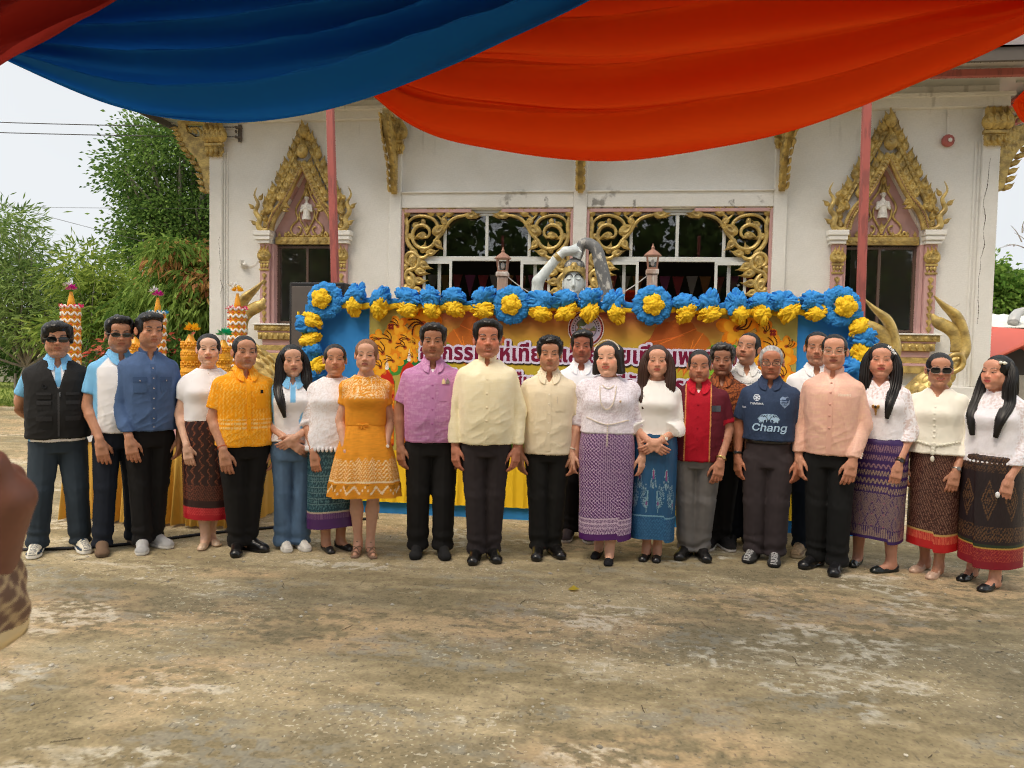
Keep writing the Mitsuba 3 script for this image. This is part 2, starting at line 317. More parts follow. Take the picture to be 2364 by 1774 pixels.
H('cornice', bx(-7.7, 6.55, WY-.10, WY-.002, 5.74, 5.95, .012), 'm_plaster'); H('cornice', bx(-7.75, 6.6, WY-.16, WY-.102, 5.90, 5.97, .01), 'm_plaster')
# cracks in the right corner pilaster and left wall
def crack(pts, r=.006):
    q = []; R_ = np.random.default_rng(len(pts))
    for a, b in zip(pts[:-1], pts[1:]):
        for t in np.linspace(0, 1, 7)[:-1]: q.append((a[0]+(b[0]-a[0])*t+R_.normal(0, .012), WY+a[2]-.001, a[1]+(b[1]-a[1])*t))
    H('crack', sweep(q, r*np.abs(np.random.default_rng(5).normal(1, .5, len(q))+.3), 5, flat=(1, .5)), 'm_darksoffit')
crack([(6.30, 4.9, -.07), (6.22, 4.2, -.07), (6.25, 3.6, -.07), (6.20, 2.8, -.07), (6.22, 2.0, -.07)], .0035); crack([(-7.40, 3.6, -.07), (-7.36, 3.0, -.07), (-7.37, 2.3, -.07)], .0025); crack([(5.6, 2.3, 0), (6.0, 2.5, 0)], .002)
# eaves and roof
H('soffit', bx(-9.1, 7.95, 12.3, 24.5, 6.12, 6.16), 'm_steelroof'); H('fascia', bx(-9.14, 7.99, 12.24, 12.30, 6.05, 6.26, .01), 'm_darksoffit'); H('fascia', bx(-9.16, -9.10, 12.302, 24.5, 6.0, 6.26, .01), 'm_darksoffit'); H('fascia', bx(7.95, 8.01, 12.302, 24.5, 6.05, 6.26, .01), 'm_darksoffit')
v = np.array([[-9.2, 12.2, 6.27], [8.05, 12.2, 6.27], [8.05, 25, 6.27], [-9.2, 25, 6.27], [-4, 18.5, 9.6], [3, 18.5, 9.6]]); H('roof', (v, np.array([[0, 1, 5], [0, 5, 4], [1, 2, 5], [2, 3, 4], [2, 4, 5], [3, 0, 4]])), 'm_bronzeframe')
for i, y in enumerate(np.arange(12.7, 24, .62)):
    H('soffit_rib', bx(-9.08, -7.74, y, y+.03, 6.085, 6.118), 'm_steelroof'); H('soffit_rib', bx(6.58, 7.93, y, y+.03, 6.085, 6.118), 'm_steelroof')
for x in (6.9, 7.5): H('rafter', bx(x, x+.09, 12.31, 24, 5.96, 6.084, .005), 'm_redpaint')
H('rafter', bx(5.0, 7.94, 12.62, 12.72, 5.97, 6.08, .005), 'm_redpaint'); H('rafter', bx(-9.09, -7.8, 12.62, 12.72, 5.97, 6.08, .005), 'm_darksoffit')
# gold ornament pieces
def leaf_piece(w=.10, h=.20, d=.045):
    o = spline([(0, 0), (w*.42, h*.12), (w*.52, h*.40), (w*.26, h*.70), (w*.02, h*.86), (-w*.12, h*1.02), (-w*.10, h*.80), (-w*.40, h*.52), (-w*.46, h*.22)], 22, True)
    n = len(o); c = o.mean(0); inn = c+(o-c)*.55; v = np.vstack([np.c_[o[:, 0], np.zeros(n), o[:, 1]], np.c_[o[:, 0], np.full(n, -d*.6), o[:, 1]], np.c_[inn[:, 0], np.full(n, -d), inn[:, 1]], [[c[0], -d*.7, c[1]]]]); i = np.arange(n); j = (i+1) % n
    f = np.vstack([np.stack([i, j, j+n], 1), np.stack([i, j+n, i+n], 1), np.stack([i+n, j+n, j+2*n], 1), np.stack([i+n, j+2*n, i+2*n], 1), np.stack([i+2*n, j+2*n, i*0+3*n], 1)])
    t = np.linspace(0, 4.2, 14); sp = np.stack([c[0]+w*.27*(1-t/5.4)*np.cos(t+.6), t*0-d*.98, c[1]-h*.06+h*.20*(1-t/5.4)*np.sin(t+.6)], 1)
    return cat([(v, f), sweep(sp, w*.055, 5)])
LEAF = mikit.ply(leaf_piece(), 'm_gold', smooth=35)
def leaf_at(parent, x, z, ang=0, s=1.0, y=WY, flip=1, name='flame_leaf'):
    k = newkey(parent+'__'+name); scene[k] = {**LEAF, 'to_world': T().translate([x, y, z]).rotate([0, 1, 0], math.degrees(ang)).scale([s*flip, s, s])}
    return k
def heart(w=.10, h=.14):
    g = unary_union([Point(-w*.24, h*.2).buffer(w*.27), Point(w*.24, h*.2).buffer(w*.27), Polygon([(-w*.5, h*.15), (w*.5, h*.15), (0, -h*.5)]), Point(0, h*.42).buffer(w*.16)]); return cat([extrude(g, .02), extrude(g.buffer(-w*.12), .014, 'y', -.02)])
HEART = mikit.ply(heart(), 'm_gold')
DIAM = mikit.ply(cat([extrude(Polygon([(-.055, 0), (0, .045), (.055, 0), (0, -.045)]), .02), ball((0, -.022, 0), (.022, .012, .02), 1)]), 'm_gold')
def at_(shape, parent, name, x, y, z, s=1.0):
    k = newkey(parent+'__'+name); scene[k] = {**shape, 'to_world': T().translate([x, y, z]).scale(s)}
def bust():
    Fb = Field(axis(-.16, .16, .008), axis(-.10, .10, .008), axis(-.22, .40, .008))
    Fb.ell((0, 0, .20), (.040, .042, .056)); Fb.cone((0, 0, .15), (0, 0, .06), .022, .03, .02); Fb.ell((0, .0, .02), (.085, .05, .085), .03); Fb.cone((0, 0, -.05), (0, 0, -.2), .06, .085, .03)
    for s in (-1, 1):
        Fb.ell((s*.043, .0, .195), (.008, .012, .022), .004); Fb.cone((s*.085, 0, .055), (s*.105, -.02, -.05), .026, .022, .012); Fb.cone((s*.105, -.02, -.05), (s*.012, -.055, .01), .021, .015, .01); Fb.cone((s*.010, -.055, .0), (s*.004, -.055, .065), .012, .006, .006)
        Fb.ell((s*.016, -.042, .205), (.009, .005, .004), .003, True)
    Fb.cone((0, -.038, .205), (0, -.046, .188), .004, .007, .004); return Fb.mesh()
BUST = bust()
def gabled_window(cx, label):
    W = newkey(HALL+'__gabled_window'); labels[W] = {'label': label}; Y = WY
    G = lambda n, m, mat, **k: put(W, n, m, mat, **k)
    op = .60   # half opening between the pilasters
    # recess, frame, panes
    for s in (-1, 1):
        G('jamb', bx(cx+s*.60, cx+s*.66, Y-.03, Y+.24, 1.95, 3.46, .004), 'm_pink')
        G('pilaster_face', bx(cx+s*.665, cx+s*.85, Y-.10, Y-.002, 1.95, 3.46, .006), 'm_pink')
        G('capital', cat([bx(cx+s*.64, cx+s*.90, Y-.15, Y-.002, 3.46, 3.52, .006), bx(cx+s*.625, cx+s*.93, Y-.18, Y-.002, 3.522, 3.60, .008), bx(cx+s*.61, cx+s*.95, Y-.20, Y-.002, 3.602, 3.69, .008)]), 'm_white')
        for i in range(3): leaf_at(W, cx+s*(.695+.062*i), 3.14, 0, 1.45 if i == 1 else 1.35, Y-.10, s, 'lotus_leaf')
        G('gold_band', bx(cx+s*.655, cx+s*.86, Y-.125, Y-.102, 3.09, 3.135, .006), 'm_gold'); G('gold_band', bx(cx+s*.655, cx+s*.86, Y-.125, Y-.102, 2.95, 2.985, .006), 'm_gold')
        for i in range(3): leaf_at(W, cx+s*(.70+.058*i), 3.085, PI, .55, Y-.10, s, 'lotus_leaf')
        for i in range(8): at_(HEART, W, 'heart_ornament', cx+s*.758, Y-.102, 2.84-.118*i, .88)
    fr = .045
    G('frame', cat([bx(cx-.60, cx-.60+fr, Y+.12, Y+.17, 1.97, 3.44), bx(cx+.60-fr, cx+.60, Y+.12, Y+.17, 1.97, 3.44), bx(cx-.60+fr, cx+.60-fr, Y+.12, Y+.17, 3.40, 3.44), bx(cx-.60+fr, cx+.60-fr, Y+.12, Y+.17, 1.97, 2.01), bx(cx-.022, cx+.022, Y+.115, Y+.165, 2.01, 3.40)]), 'm_bronzeframe')
    G('pane', bx(cx-.553, cx-.024, Y+.14, Y+.144, 2.012, 3.398), 'm_pane'); G('pane', bx(cx+.024, cx+.553, Y+.132, Y+.136, 2.012, 3.398), 'm_pane')
    # belt with diamonds and buds
    G('belt', bx(cx-.60, cx+.60, Y+.02, Y+.10, 3.465, 3.60, .006), 'm_gold')
    for i in range(9): at_(DIAM, W, 'diamond_ornament', cx-.52+.13*i, Y+.019, 3.53, 1.0)
    for i in range(10): leaf_at(W, cx-.54+.12*i, 3.60, 0, .55, Y+.07, 1, 'bud')
    # tympanum
    ty = Polygon([(cx-.655, 3.70), (cx+.655, 3.70), (cx+.30, 4.30), (cx, 4.86), (cx-.30, 4.30)]); G('tympanum', extrude(unary_union([ty, sbox(cx-.62, 3.604, cx+.62, 3.72)]), .06, 'y', Y+.17), 'm_pink')
    for s in (-1, 1):
        path = [(cx+s*.655, 3.72), (cx+s*.56, 3.98), (cx+s*.36, 4.24), (cx+s*.20, 4.50), (cx+.0, 4.87)]
        q = spline(path, 24); v = np.array([[[x, Y-.20, z], [x, Y+.12, z]] for x, z in q]); G('gable_reveal', grid(v), 'm_pink', smooth=True)
    sc = []
    for s in (-1, 1):
        sc += [sweep(spline([(cx, Y+.09, 3.66), (cx+s*.07, Y+.085, 3.82), (cx+s*.15, Y+.085, 4.0), (cx+s*.12, Y+.085, 4.12), (cx+s*.07, Y+.085, 4.10)], 16), .018, 6), sweep(spline([(cx+s*.02, Y+.09, 4.62), (cx+s*.07, Y+.085, 4.40), (cx+s*.17, Y+.085, 4.24), (cx+s*.22, Y+.085, 4.08), (cx+s*.18, Y+.085, 3.95), (cx+s*.26, Y+.085, 3.86), (cx+s*.32, Y+.085, 3.74), (cx+s*.24, Y+.085, 3.64), (cx+s*.14, Y+.085, 3.68), (cx+s*.12, Y+.085, 3.78), (cx+s*.18, Y+.085, 3.80)], 34), .020, 6),
               sweep(spline([(cx+s*.34, Y+.09, 3.62), (cx+s*.37, Y+.085, 3.70), (cx+s*.42, Y+.085, 3.63)], 8), .02, 6)]
    sc.append(sweep([(cx-.42, Y+.09, 3.625), (cx+.42, Y+.09, 3.625)], .018, 6)); G('scroll_relief', cat(sc), 'm_gold', smooth=True)
    for i, (dx, z, s_) in enumerate(((0, 4.50, 1.0), (-.05, 4.40, .7), (.05, 4.40, .7), (0, 3.70, .9))): leaf_at(W, cx+dx, z, (-.5, .5, .5, 0)[i] if i else 0, s_, Y+.11, 1, 'relief_leaf')
    v, f = BUST; G('deity_figure', (v*[1, 1, 1]+[cx, Y+.07, 4.14], f), 'm_white', smooth=True)
    G('deity_crown', lathe([(.046, 0), (.05, .02), (.036, .05), (.018, .09), (.006, .13)], 12, (cx, Y+.07, 4.365)), 'm_gold', smooth=30)
    # gable bands with their flame leaves
    def band(pts, w, y0, d, name):
        for s in (-1, 1):
            q = spline([(cx+s*a, b) for a, b in pts], 30); t = np.gradient(q, axis=0); t /= np.linalg.norm(t, axis=1, keepdims=True); n_ = np.stack([-t[:, 1], t[:, 0]], 1)*s
            o, i_ = q-n_*w*.5, q+n_*w*.5; P_ = np.stack([np.c_[a[:, 0], np.full(30, y), a[:, 1]] for a, y in ((i_, y0), (i_, y0-d*.7), (q+n_*w*.32, y0-d), (q+n_*w*.12, y0-d*.8), (q-n_*w*.12, y0-d*.8), (q-n_*w*.32, y0-d), (o, y0-d*.7), (o, y0))], 1); G(name, grid(P_), 'm_gold', smooth=30)
            for k in range(1, 14):   # raised chevrons
                j = int(k*2.1); p0 = q[j]; G('chevron', cat([sweep([(p0[0]+n_[j, 0]*w*.3*e, y0-d*.98, p0[1]+n_[j, 1]*w*.3*e), (p0[0]+t[j, 0]*.03, y0-d*.98, p0[1]+t[j, 1]*.03)], .008, 4) for e in (-1, 1)]), 'm_gold')
            yield s, q, n_
    for s, q, n_ in band([(.635, 3.70), (.60, 3.86), (.50, 4.06), (.36, 4.22)], .13, Y-.10, .08, 'lower_gable_band'): pass
    for s, q, n_ in band([(.40, 4.20), (.30, 4.36), (.17, 4.62), (.0, 4.96)], .13, Y-.11, .08, 'upper_gable_band'):
        for i in range(6): j = int(1+i*4.6); p0 = q[j]-n_[j]*.07; leaf_at(W, p0[0], p0[1]-.03, s*.12, 1.25, Y-.10, -s)
        leaf_at(W, q[0][0]-s*.01, q[0][1]+.02, -s*2.2, 1.0, Y-.12, -s); leaf_at(W, q[0][0]+s*.02, q[0][1]-.08, -s*2.0, .9, Y-.11, -s)
    for s, q, n_ in band([(.70, 4.12), (.50, 4.50), (.28, 4.92), (.0, 5.46)], .10, Y-.03, .06, 'rear_gable_band'):
        for i in range(9): j = int(i*3.35); p0 = q[j]-n_[j]*.055; leaf_at(W, p0[0], p0[1]-.04, s*.10, 1.3, Y-.03, -s)
    for s in (-1, 1):
        for i, (a, b, sz) in enumerate(((.72, 3.72, 1.1), (.74, 3.86, 1.2), (.70, 4.00, 1.2), (.62, 4.04, 1.0))): leaf_at(W, cx+s*a, b, s*.3, sz, Y-.07, -s)
        hq = spline([(cx+s*.64, Y-.14, 3.74), (cx+s*.76, Y-.14, 3.70), (cx+s*.86, Y-.14, 3.78), (cx+s*.84, Y-.14, 3.92), (cx+s*.92, Y-.14, 4.04), (cx+s*.87, Y-.14, 4.20), (cx+s*.94, Y-.14, 4.34), (cx+s*.89, Y-.14, 4.50)], 40); G('gable_horn', sweep(hq, np.interp(np.linspace(0, 1, 40), [0, .2, .6, 1], [.03, .060, .042, .006]), 8, flat=(1, .9)), 'm_gold', smooth=True)
        for a, b, an in ((.90, 3.80, .9), (.80, 3.98, -.5), (.95, 4.10, .8), (.84, 4.26, -.6)): leaf_at(W, cx+s*a, b, s*an, .75, Y-.15, -s)
    leaf_at(W, cx, 5.02, 0, 2.0, Y-.14); leaf_at(W, cx, 5.40, 0, 1.7, Y-.12)
    for s in (-1, 1): leaf_at(W, cx+s*.07, 5.36, s*.2, 1.1, Y-.08, -s); leaf_at(W, cx+s*.045, 5.52, s*.15, .9, Y-.08, -s)
    # sill
    z = 1.95
    for x0, h, dpt, mat in ((.95, .030, .20, 'm_white'), (.93, .105, .17, 'm_gold'), (.88, .035, .14, 'm_pink'), (.86, .13, .16, 'm_gold'), (.80, .11, .10, 'm_pink'), (.84, .10, .14, 'm_gold'), (.88, .05, .16, 'm_pink'), (.92, .12, .18, 'm_gold')):
        G('sill_step', bx(cx-x0, cx+x0, Y-dpt, Y-.002, z-h, z-.002, .008), mat); z -= h
    for i in range(13): at_(DIAM, W, 'diamond_ornament', cx-.84+.14*i, Y-.17, 1.868, .95)
    for i in range(15): leaf_at(W, cx-.80+.114*i, 1.765, PI, .55, Y-.16, 1, 'lotus_leaf')
gabled_window(-5.71, 'left gilded pointed window with a white praying figure'); gabled_window(4.66, 'right gilded pointed window with a white praying figure')
# the two wide windows with fretwork corners
def fret():
    k = .00200; P_ = lambda L_: [((a-305)*k, 0, -(b-215)*k) for a, b in L_]; ms = []
    def tube(L_, r, n=40): q = spline(P_(L_), n); ms.append(sweep(q, np.interp(np.linspace(0, 1, n), np.linspace(0, 1, len(r)), r)*1.28, 8, flat=(1, .8)))
    tube([(940, 230), (830, 238), (745, 265), (690, 320), (650, 385), (600, 440), (560, 495), (480, 522), (405, 490), (375, 415), (400, 345), (465, 318), (520, 345), (535, 395), (500, 428), (462, 408)], [.012, .028, .030, .034, .036, .034, .034, .036, .03, .02])
    tube([(600, 420), (612, 350), (585, 285), (510, 245), (430, 240), (360, 270), (318, 335)], [.030, .03, .028, .026, .016]); tube([(312, 225), (325, 330), (322, 430), (352, 500), (400, 545)], [.014, .030, .030, .032, .03]); tube([(540, 535), (500, 592), (440, 600), (390, 560), (330, 575), (322, 640), (370, 660), (410, 625)], [.006, .03, .042, .04, .036, .03, .015]); tube([(440, 600), (430, 670), (380, 700), (335, 720), (325, 790), (375, 800), (400, 760)], [.04, .045, .042, .04, .03, .015]); tube([(345, 720), (400, 800), (370, 860), (320, 880), (330, 935), (350, 990)], [.03, .04, .038, .036, .03, .02]); tube([(690, 320), (640, 270), (600, 232)], [.026, .022, .012]); tube([(640, 270), (690, 235), (740, 228)], [.02, .018, .010])
    L_ = leaf_piece()
    for a, b, an, s in ((850, 225, 1.6, 1.2), (905, 232, 1.7, .8), (600, 232, .6, 1.2), (560, 240, -.5, 1.1), (680, 240, .8, 1.2), (640, 260, 2.4, .9), (560, 395, 1.0, 1.4), (505, 400, -1.8, 1.0), (575, 440, 2.4, 1.1), (330, 250, -.4, 1.2), (320, 300, -1.2, .9), (375, 330, 1.0, .7), (470, 262, 3.0, .7), (330, 400, 2.0, .9), (395, 560, 3.3, 1.3), (350, 600, 2.6, 1.2), (500, 560, 1.4, 1.0), (430, 640, 2.0, 1.2), (340, 660, 4.0, 1.0), (400, 700, 1.9, 1.2), (340, 760, 2.8, 1.2), (390, 800, 1.6, 1.1), (330, 830, 3.4, 1.1), (380, 870, 1.8, 1.0), (335, 930, 2.9, 1.2), (350, 980, 2.4, 1.0), (460, 560, .4, .9), (415, 585, -.6, .9)):
        ms.append(xf(L_, mat4(roty(an), ((a-305)*k, .02, -(b-215)*k), s*1.25)))
    return cat(ms)
FRET = mikit.ply(fret(), 'm_gold', smooth=35)
for i, (x0, x1) in enumerate(((-3.83, -.65), (-.41, 2.82))):
    W = newkey(HALL+'__wide_window'); labels[W] = {'label': 'wide dark window with gold scroll corners '+('left' if i == 0 else 'right')+' of the central pilaster'}; Y = WY; xc = (x0+x1)/2
    G = lambda n, m, mat, **k: put(W, n, m, mat, **k)
    for a, b in ((x0, x0+.05), (x1-.05, x1)): G('pink_trim', bx(a, b, Y-.03, Y+.05, 1.75, 4.10, .005), 'm_pink')
    for a, b in ((x0+.052, xc-.28), (xc+.28, x1-.052)): G('pink_trim', bx(a, b, Y-.03, Y+.05, 4.04, 4.10, .005), 'm_pink')
    G('track_cover', bx(xc-.278, xc+.278, Y+.06, Y+.10, 4.04, 4.098, .004), 'm_steelroof')
    tb, tt = 3.20, 3.245; ms_ = [x0+.75, xc-.02, x1-.75]
    G('transom', bx(x0+.052, x1-.052, Y+.08, Y+.14, tb-.03, tt+.01, .005), 'm_alu'); G('head', bx(x0+.052, x1-.052, Y+.08, Y+.14, 4.0, 4.036, .004), 'm_alu')
    for x in (x0+.80, xc, x1-.80): G('mullion', bx(x-.028, x+.028, Y+.08, Y+.135, tt+.012, 3.998, .004), 'm_alu')
    for a, b in ((x0+.06, x0+.77), (x0+.83, xc-.03), (xc+.03, x1-.83), (x1-.77, x1-.06)): G('pane', bx(a, b, Y+.105, Y+.109, tt+.012, 3.998), 'm_pane')
    # sliding sashes
    for a, b in ((x0+.40, x0+.95), (x1-.95, x1-.40)):
        G('sash', cat([bx(a, a+.05, Y+.05, Y+.078, 1.8, tb-.032), bx(b-.05, b, Y+.05, Y+.078, 1.8, tb-.032), bx(a+.05, b-.05, Y+.05, Y+.078, tb-.09, tb-.032)]), 'm_alu'); G('pane', bx(a+.052, b-.052, Y+.06, Y+.064, 1.8, tb-.092), 'm_pane')
    for a in (x0+.66, x1-.72): G('fixed_stile', bx(a, a+.06, Y+.15, Y+.18, 1.8, tb-.032), 'm_alu')
    for s, xx in ((1, x0+.055), (-1, x1-.055)):
        k = newkey(W+'__fretwork'); scene[k] = {**FRET, 'to_world': T().translate([xx, Y+.02, 4.035]).scale([s*1.03, 1, 1.06])}
    G('sill_ledge', bx(x0, x1, Y-.12, Y-.002, 1.66, 1.745, .01), 'm_white')
PEN = [(.35, .05, .06), (.30, .28, .27), (.30, .14, .05), (.28, .05, .06), (.26, .06, .16)]
for i in range(26):
    x = -4.4+.29*i; c = PEN[i % 5]; P_ = [(x, 3.22), (x+.25, 3.22), (x+.125, 2.72)]; b = 'm_pen%d' % (i % 5)
    if b not in scene: scene[b] = two(princ(c, .8))
    H('pennant', (np.array([[a, 16.6+.05*(i % 3), z] for a, z in P_]), np.array([[0, 1, 2]])), b)
# eave brackets and corner capitals
def bracket():
    o = spline([(0, .0), (.0, 1.30), (.10, 1.32), (.62, 1.34), (.66, 1.30), (.64, 1.0), (.56, .86), (.40, .74), (.24, .56), (.16, .36), (.12, .16), (.07, -.02)], 60, True); g = Polygon([(0, 0), (0, 1.33), (.66, 1.33), (.63, 1.05), (.60, .95), (.46, .80), (.28, .62), (.18, .42), (.13, .20), (.09, .02), (.05, -.04)]).difference(Polygon([(.14, 1.26), (.50, 1.27), (.46, 1.12), (.30, 1.02), (.16, 1.04)]))
    ms = [(lambda m: (m[0]*[1, 1, 1]+[0, .05, 0], m[1]))(extrude(g, .10))]; L_ = leaf_piece()
    for t in np.linspace(0, 1, 11):
        x, z = np.interp(t, [0, .3, .6, 1], [.10, .18, .46, .64]), np.interp(t, [0, .3, .6, 1], [.02, .42, .80, 1.20]); ms.append(xf(L_, mat4(roty(1.0+.4*t), (x, -.045, z-.03), .9))); ms.append(xf(L_, mat4(rotz(PI)@roty(-1.0-.4*t), (x, .045, z-.03), .9)))
    for a in range(7):
        for b in range(5):
            x, z = .06+.06*a, .55+.11*b-.02*a
            if g.contains(Point(x, z)) and g.contains(Point(x+.05, z+.05)): ms.append(ball((x+.02, -.052, z+.03), (.03, .012, .045), 0))
    for t in (0, 1, 2): ms.append(sweep(spline([(.20+.1*t, 0, 1.05+.05*t), (.24+.1*t, 0, 1.18), (.32+.08*t, 0, 1.20), (.34+.08*t, 0, 1.12)], 10), .028, 6))
    return cat(ms)
BRK = mikit.ply(bracket(), 'm_gold', smooth=35)
for x, ang, z in ((-7.60, 180, 4.46), (6.44, 0, 4.40)): k = newkey(HALL+'__eave_bracket'); scene[k] = {**BRK, 'to_world': T().translate([x, WY-.0, z]).rotate([0, 0, 1], ang)}
for x in (-3.95, -.53, 2.935): k = newkey(HALL+'__eave_bracket'); scene[k] = {**BRK, 'to_world': T().translate([x, WY-.075, 4.40]).rotate([0, 0, 1], -90)}
for x in (-7.47, -3.95, -.53, 2.935, 6.31):
    K = newkey(HALL+'__gilded_capital'); w = .15 if abs(x) > 5 else .13
    put(K, 'core', bx(x-w, x+w, WY-.14, WY-.072, 5.10, 5.72, .01), 'm_gold'); put(K, 'collar', bx(x-w-.03, x+w+.03, WY-.17, WY-.072, 5.28, 5.34, .008), 'm_gold')
    for i in range(4): leaf_at(K, x-w+.02+.0867*w/.13*i, 5.34, 0, 1.9, WY-.14, 1, 'petal')
    for i in range(4): leaf_at(K, x-w+.02+.0867*w/.13*i, 5.27, PI, 1.0, WY-.14, 1, 'petal')
# things fixed to the hall
b = thing('alarm_bell', 'round red alarm bell on the upper right wall', 'bell'); put(b, 'gong', (lambda m: (m[0][:, [0, 2, 1]]*[1, -1, 1]+[5.62, WY-.02, 5.20], m[1]))(lathe([(.10, 0), (.105, .02), (.095, .05), (.06, .065), (.0, .07)], 24)), 'm_redpaint', smooth=30); put(b, 'hub', (lambda m: m)(ball((5.63, WY-.10, 5.20), (.035, .012, .035), 1)), 'm_white', smooth=True); put(b, 'conduit', sweep([(5.62, WY-.02, 5.28), (5.60, WY-.02, 5.74)], .012, 6), 'm_white')
b = thing('floodlight', 'small white twin floodlight on the left wall', 'lamp'); put(b, 'base', ball((-6.92, WY-.03, 3.05), (.07, .05, .05), 2), 'm_white', smooth=True); put(b, 'head', cat([lathe([(.035, 0), (.05, .06), (.052, .07)], 14, (-6.93, WY-.10, 3.07)), ball((-6.86, WY-.10, 3.06), .04, 1)]), 'm_white', smooth=30); put(b, 'lens', ball((-6.93, WY-.11, 3.135), (.03, .03, .012), 1), 'm_lens', smooth=True); put(b, 'cable', sweep(spline([(-6.87, WY-.02, 3.03), (-6.75, WY-.02, 3.05), (-6.60, WY-.02, 3.22), (-6.56, WY-.1, 3.46)], 16), .006, 5), 'm_white')
b = thing('cable_bracket', 'black iron cable bracket at the upper left wall end of the wires', 'bracket'); put(b, 'plate', cat([bx(-7.03, -6.97, WY-.05, WY-.01, 5.38, 5.70), bx(-7.06, -6.94, WY-.10, WY-.05, 5.62, 5.65), bx(-7.06, -6.94, WY-.10, WY-.05, 5.44, 5.47)]), 'm_darksoffit'); put(b, 'insulator', cat([ball((-7.05, WY-.09, z), (.025, .025, .03), 1) for z in (5.46, 5.56, 5.64)]), 'm_darksoffit', smooth=True)
scene['m_wire'] = two(princ((.05, .05, .05), .6))
def sag(a, b, s, n=24): t = np.linspace(0, 1, n)[:, None]; q = np.array(a)*(1-t)+np.array(b)*t; q[:, 2] -= 4*s*(t*(1-t))[:, 0]; return q
for lab, a, b_, s, r in (('upper black wire running to the hall from the left', (-30, 16, 8.0), (-7.05, WY-.09, 5.64), .25, .010), ('lower black wire running to the hall from the left', (-30, 16, 7.7), (-7.05, WY-.09, 5.46), .25, .010), ('thin wire level with the big tree at left', (-30, 20.2, 5.75), (-11, 20.2, 5.42), .05, .006), ('slanting thin wire behind the bushes at left', (-22, 20, 6.6), (-10.5, 20, 3.8), .05, .007)):
    k = thing('wire', lab, 'wire'); scene[k] = mikit.ply(sweep(sag(a, b_, s), r, 5), 'm_wire')
# ---------------------------------------------------------------- backdrop with banner, cloths and garland
def fab(name, c, rough=.75, **k): scene[name] = two(princ(c, rough, sheen=.4, specular=.3, **k))
fab('m_blue', (.035, .26, .66)); fab('m_yellow', (.86, .56, .02)); fab('m_lace_white', (.72, .72, .74)); fab('m_satin', (.60, .36, .07), .38); fab('m_tabletop', (.28, .13, .12)); fab('m_black', (.02, .02, .022), .5)
BY = 6.62
BD = thing('event_backdrop', 'blue cloth stage backdrop with printed yellow orange banner and pleated yellow skirt', 'backdrop')
def Bp(n, m, mat, **k): return put(BD, n, m, mat, **k)
Bp('frame', bx(-2.80, 2.16, BY+.05, BY+.10, 0, 1.93), 'm_black')
def cloth_sheet(x0, x1, z0, z1, y, amp=.008, nx=60, nzr=40, seed=1, pleats=0, pa=.02):
    X, Z = np.meshgrid(np.linspace(x0, x1, nx), np.linspace(z0, z1, nzr)); q = np.stack([X*3.1, Z*2.2+X*1.5, X*0+seed], -1)
    Y = y-amp*(fbm(q, 4, seed)*2-1)
    if pleats: t = (X-x0)/(x1-x0)*pleats; Y = Y-pa*np.abs(((t+.06*np.sin(Z*5+X*9)) % 1)**.6-.5)*(.4+.6*(z1-Z)/(z1-z0))
    return grid(np.stack([X, Y, Z], -1))
Bp('blue_cloth', cloth_sheet(-2.80, 2.16, .0, 1.93, BY+.012, .018, 160, 60, 2), 'm_blue', smooth=True); Bp('yellow_skirt', cloth_sheet(-2.62, 2.02, .115, .60, BY-.020, .006, 620, 16, 5, 46, .035), 'm_yellow', smooth=True)
def banner_col(p, n, uv):
    x, z = p.x, p.z; t = sst(1.93, 1.30, z); c = mx(C3(.50, .10, .085), C3(.62, .30, .055), sst(1.95, 1.70, z)); c = mx(c, C3(.60, .44, .045), sst(1.74, 1.52, z)); c = mx(c, C3(.52, .46, .03), sst(1.45, 1.2, z)); c = mx(c, C3(.16, .36, .05), sst(1.10, .75, z))
    d = dr.abs(x+.275); c = mx(c, C3(.52, .42, .10), sst(1.30, 1.75, d)*sst(1.9, 1.6, z)*.5+.35*sst(1.1, 1.5, d)); e = dr.square((d-1.02)/.86)+dr.square((z-1.28)/.60); c = mx(c, C3(.46, .40, .10), sst(.985, 1.0, e)*sst(1.0, 1.1, d)); return mx(c, C3(.24, .11, .03), sst(.018, .0, dr.abs(e-1.0))*sst(1.0, 1.1, d)*sst(1.1, 1.3, z)*.8)
scene['m_banner'] = two(princ(mikit.proc(banner_col), .55, specular=.3))
Bp('banner', bx(-2.17, 1.62, BY-.010, BY-.004, .56, 1.93), 'm_banner')
YB = BY-.010
def prnt(n, pieces):
    """printed shapes: [(polygon, colour, layer)]"""
    ms = []
    for g, c, k in pieces:
        for q in getattr(g, 'geoms', [g]):
            if q.is_empty or q.area < 1e-7: continue
            v, f = trimesh.creation.triangulate_polygon(q, engine='earcut'); ms.append((np.c_[v[:, 0], np.full(len(v), YB-.0012*k), v[:, 1]], np.asarray(f)[:, ::-1], lin(c)))
    Bp(n, catc(ms), 'm_print', color=catc(ms)[2])
scene['m_print'] = two(princ(VC, .55, specular=.3))
from shapely import affinity as af
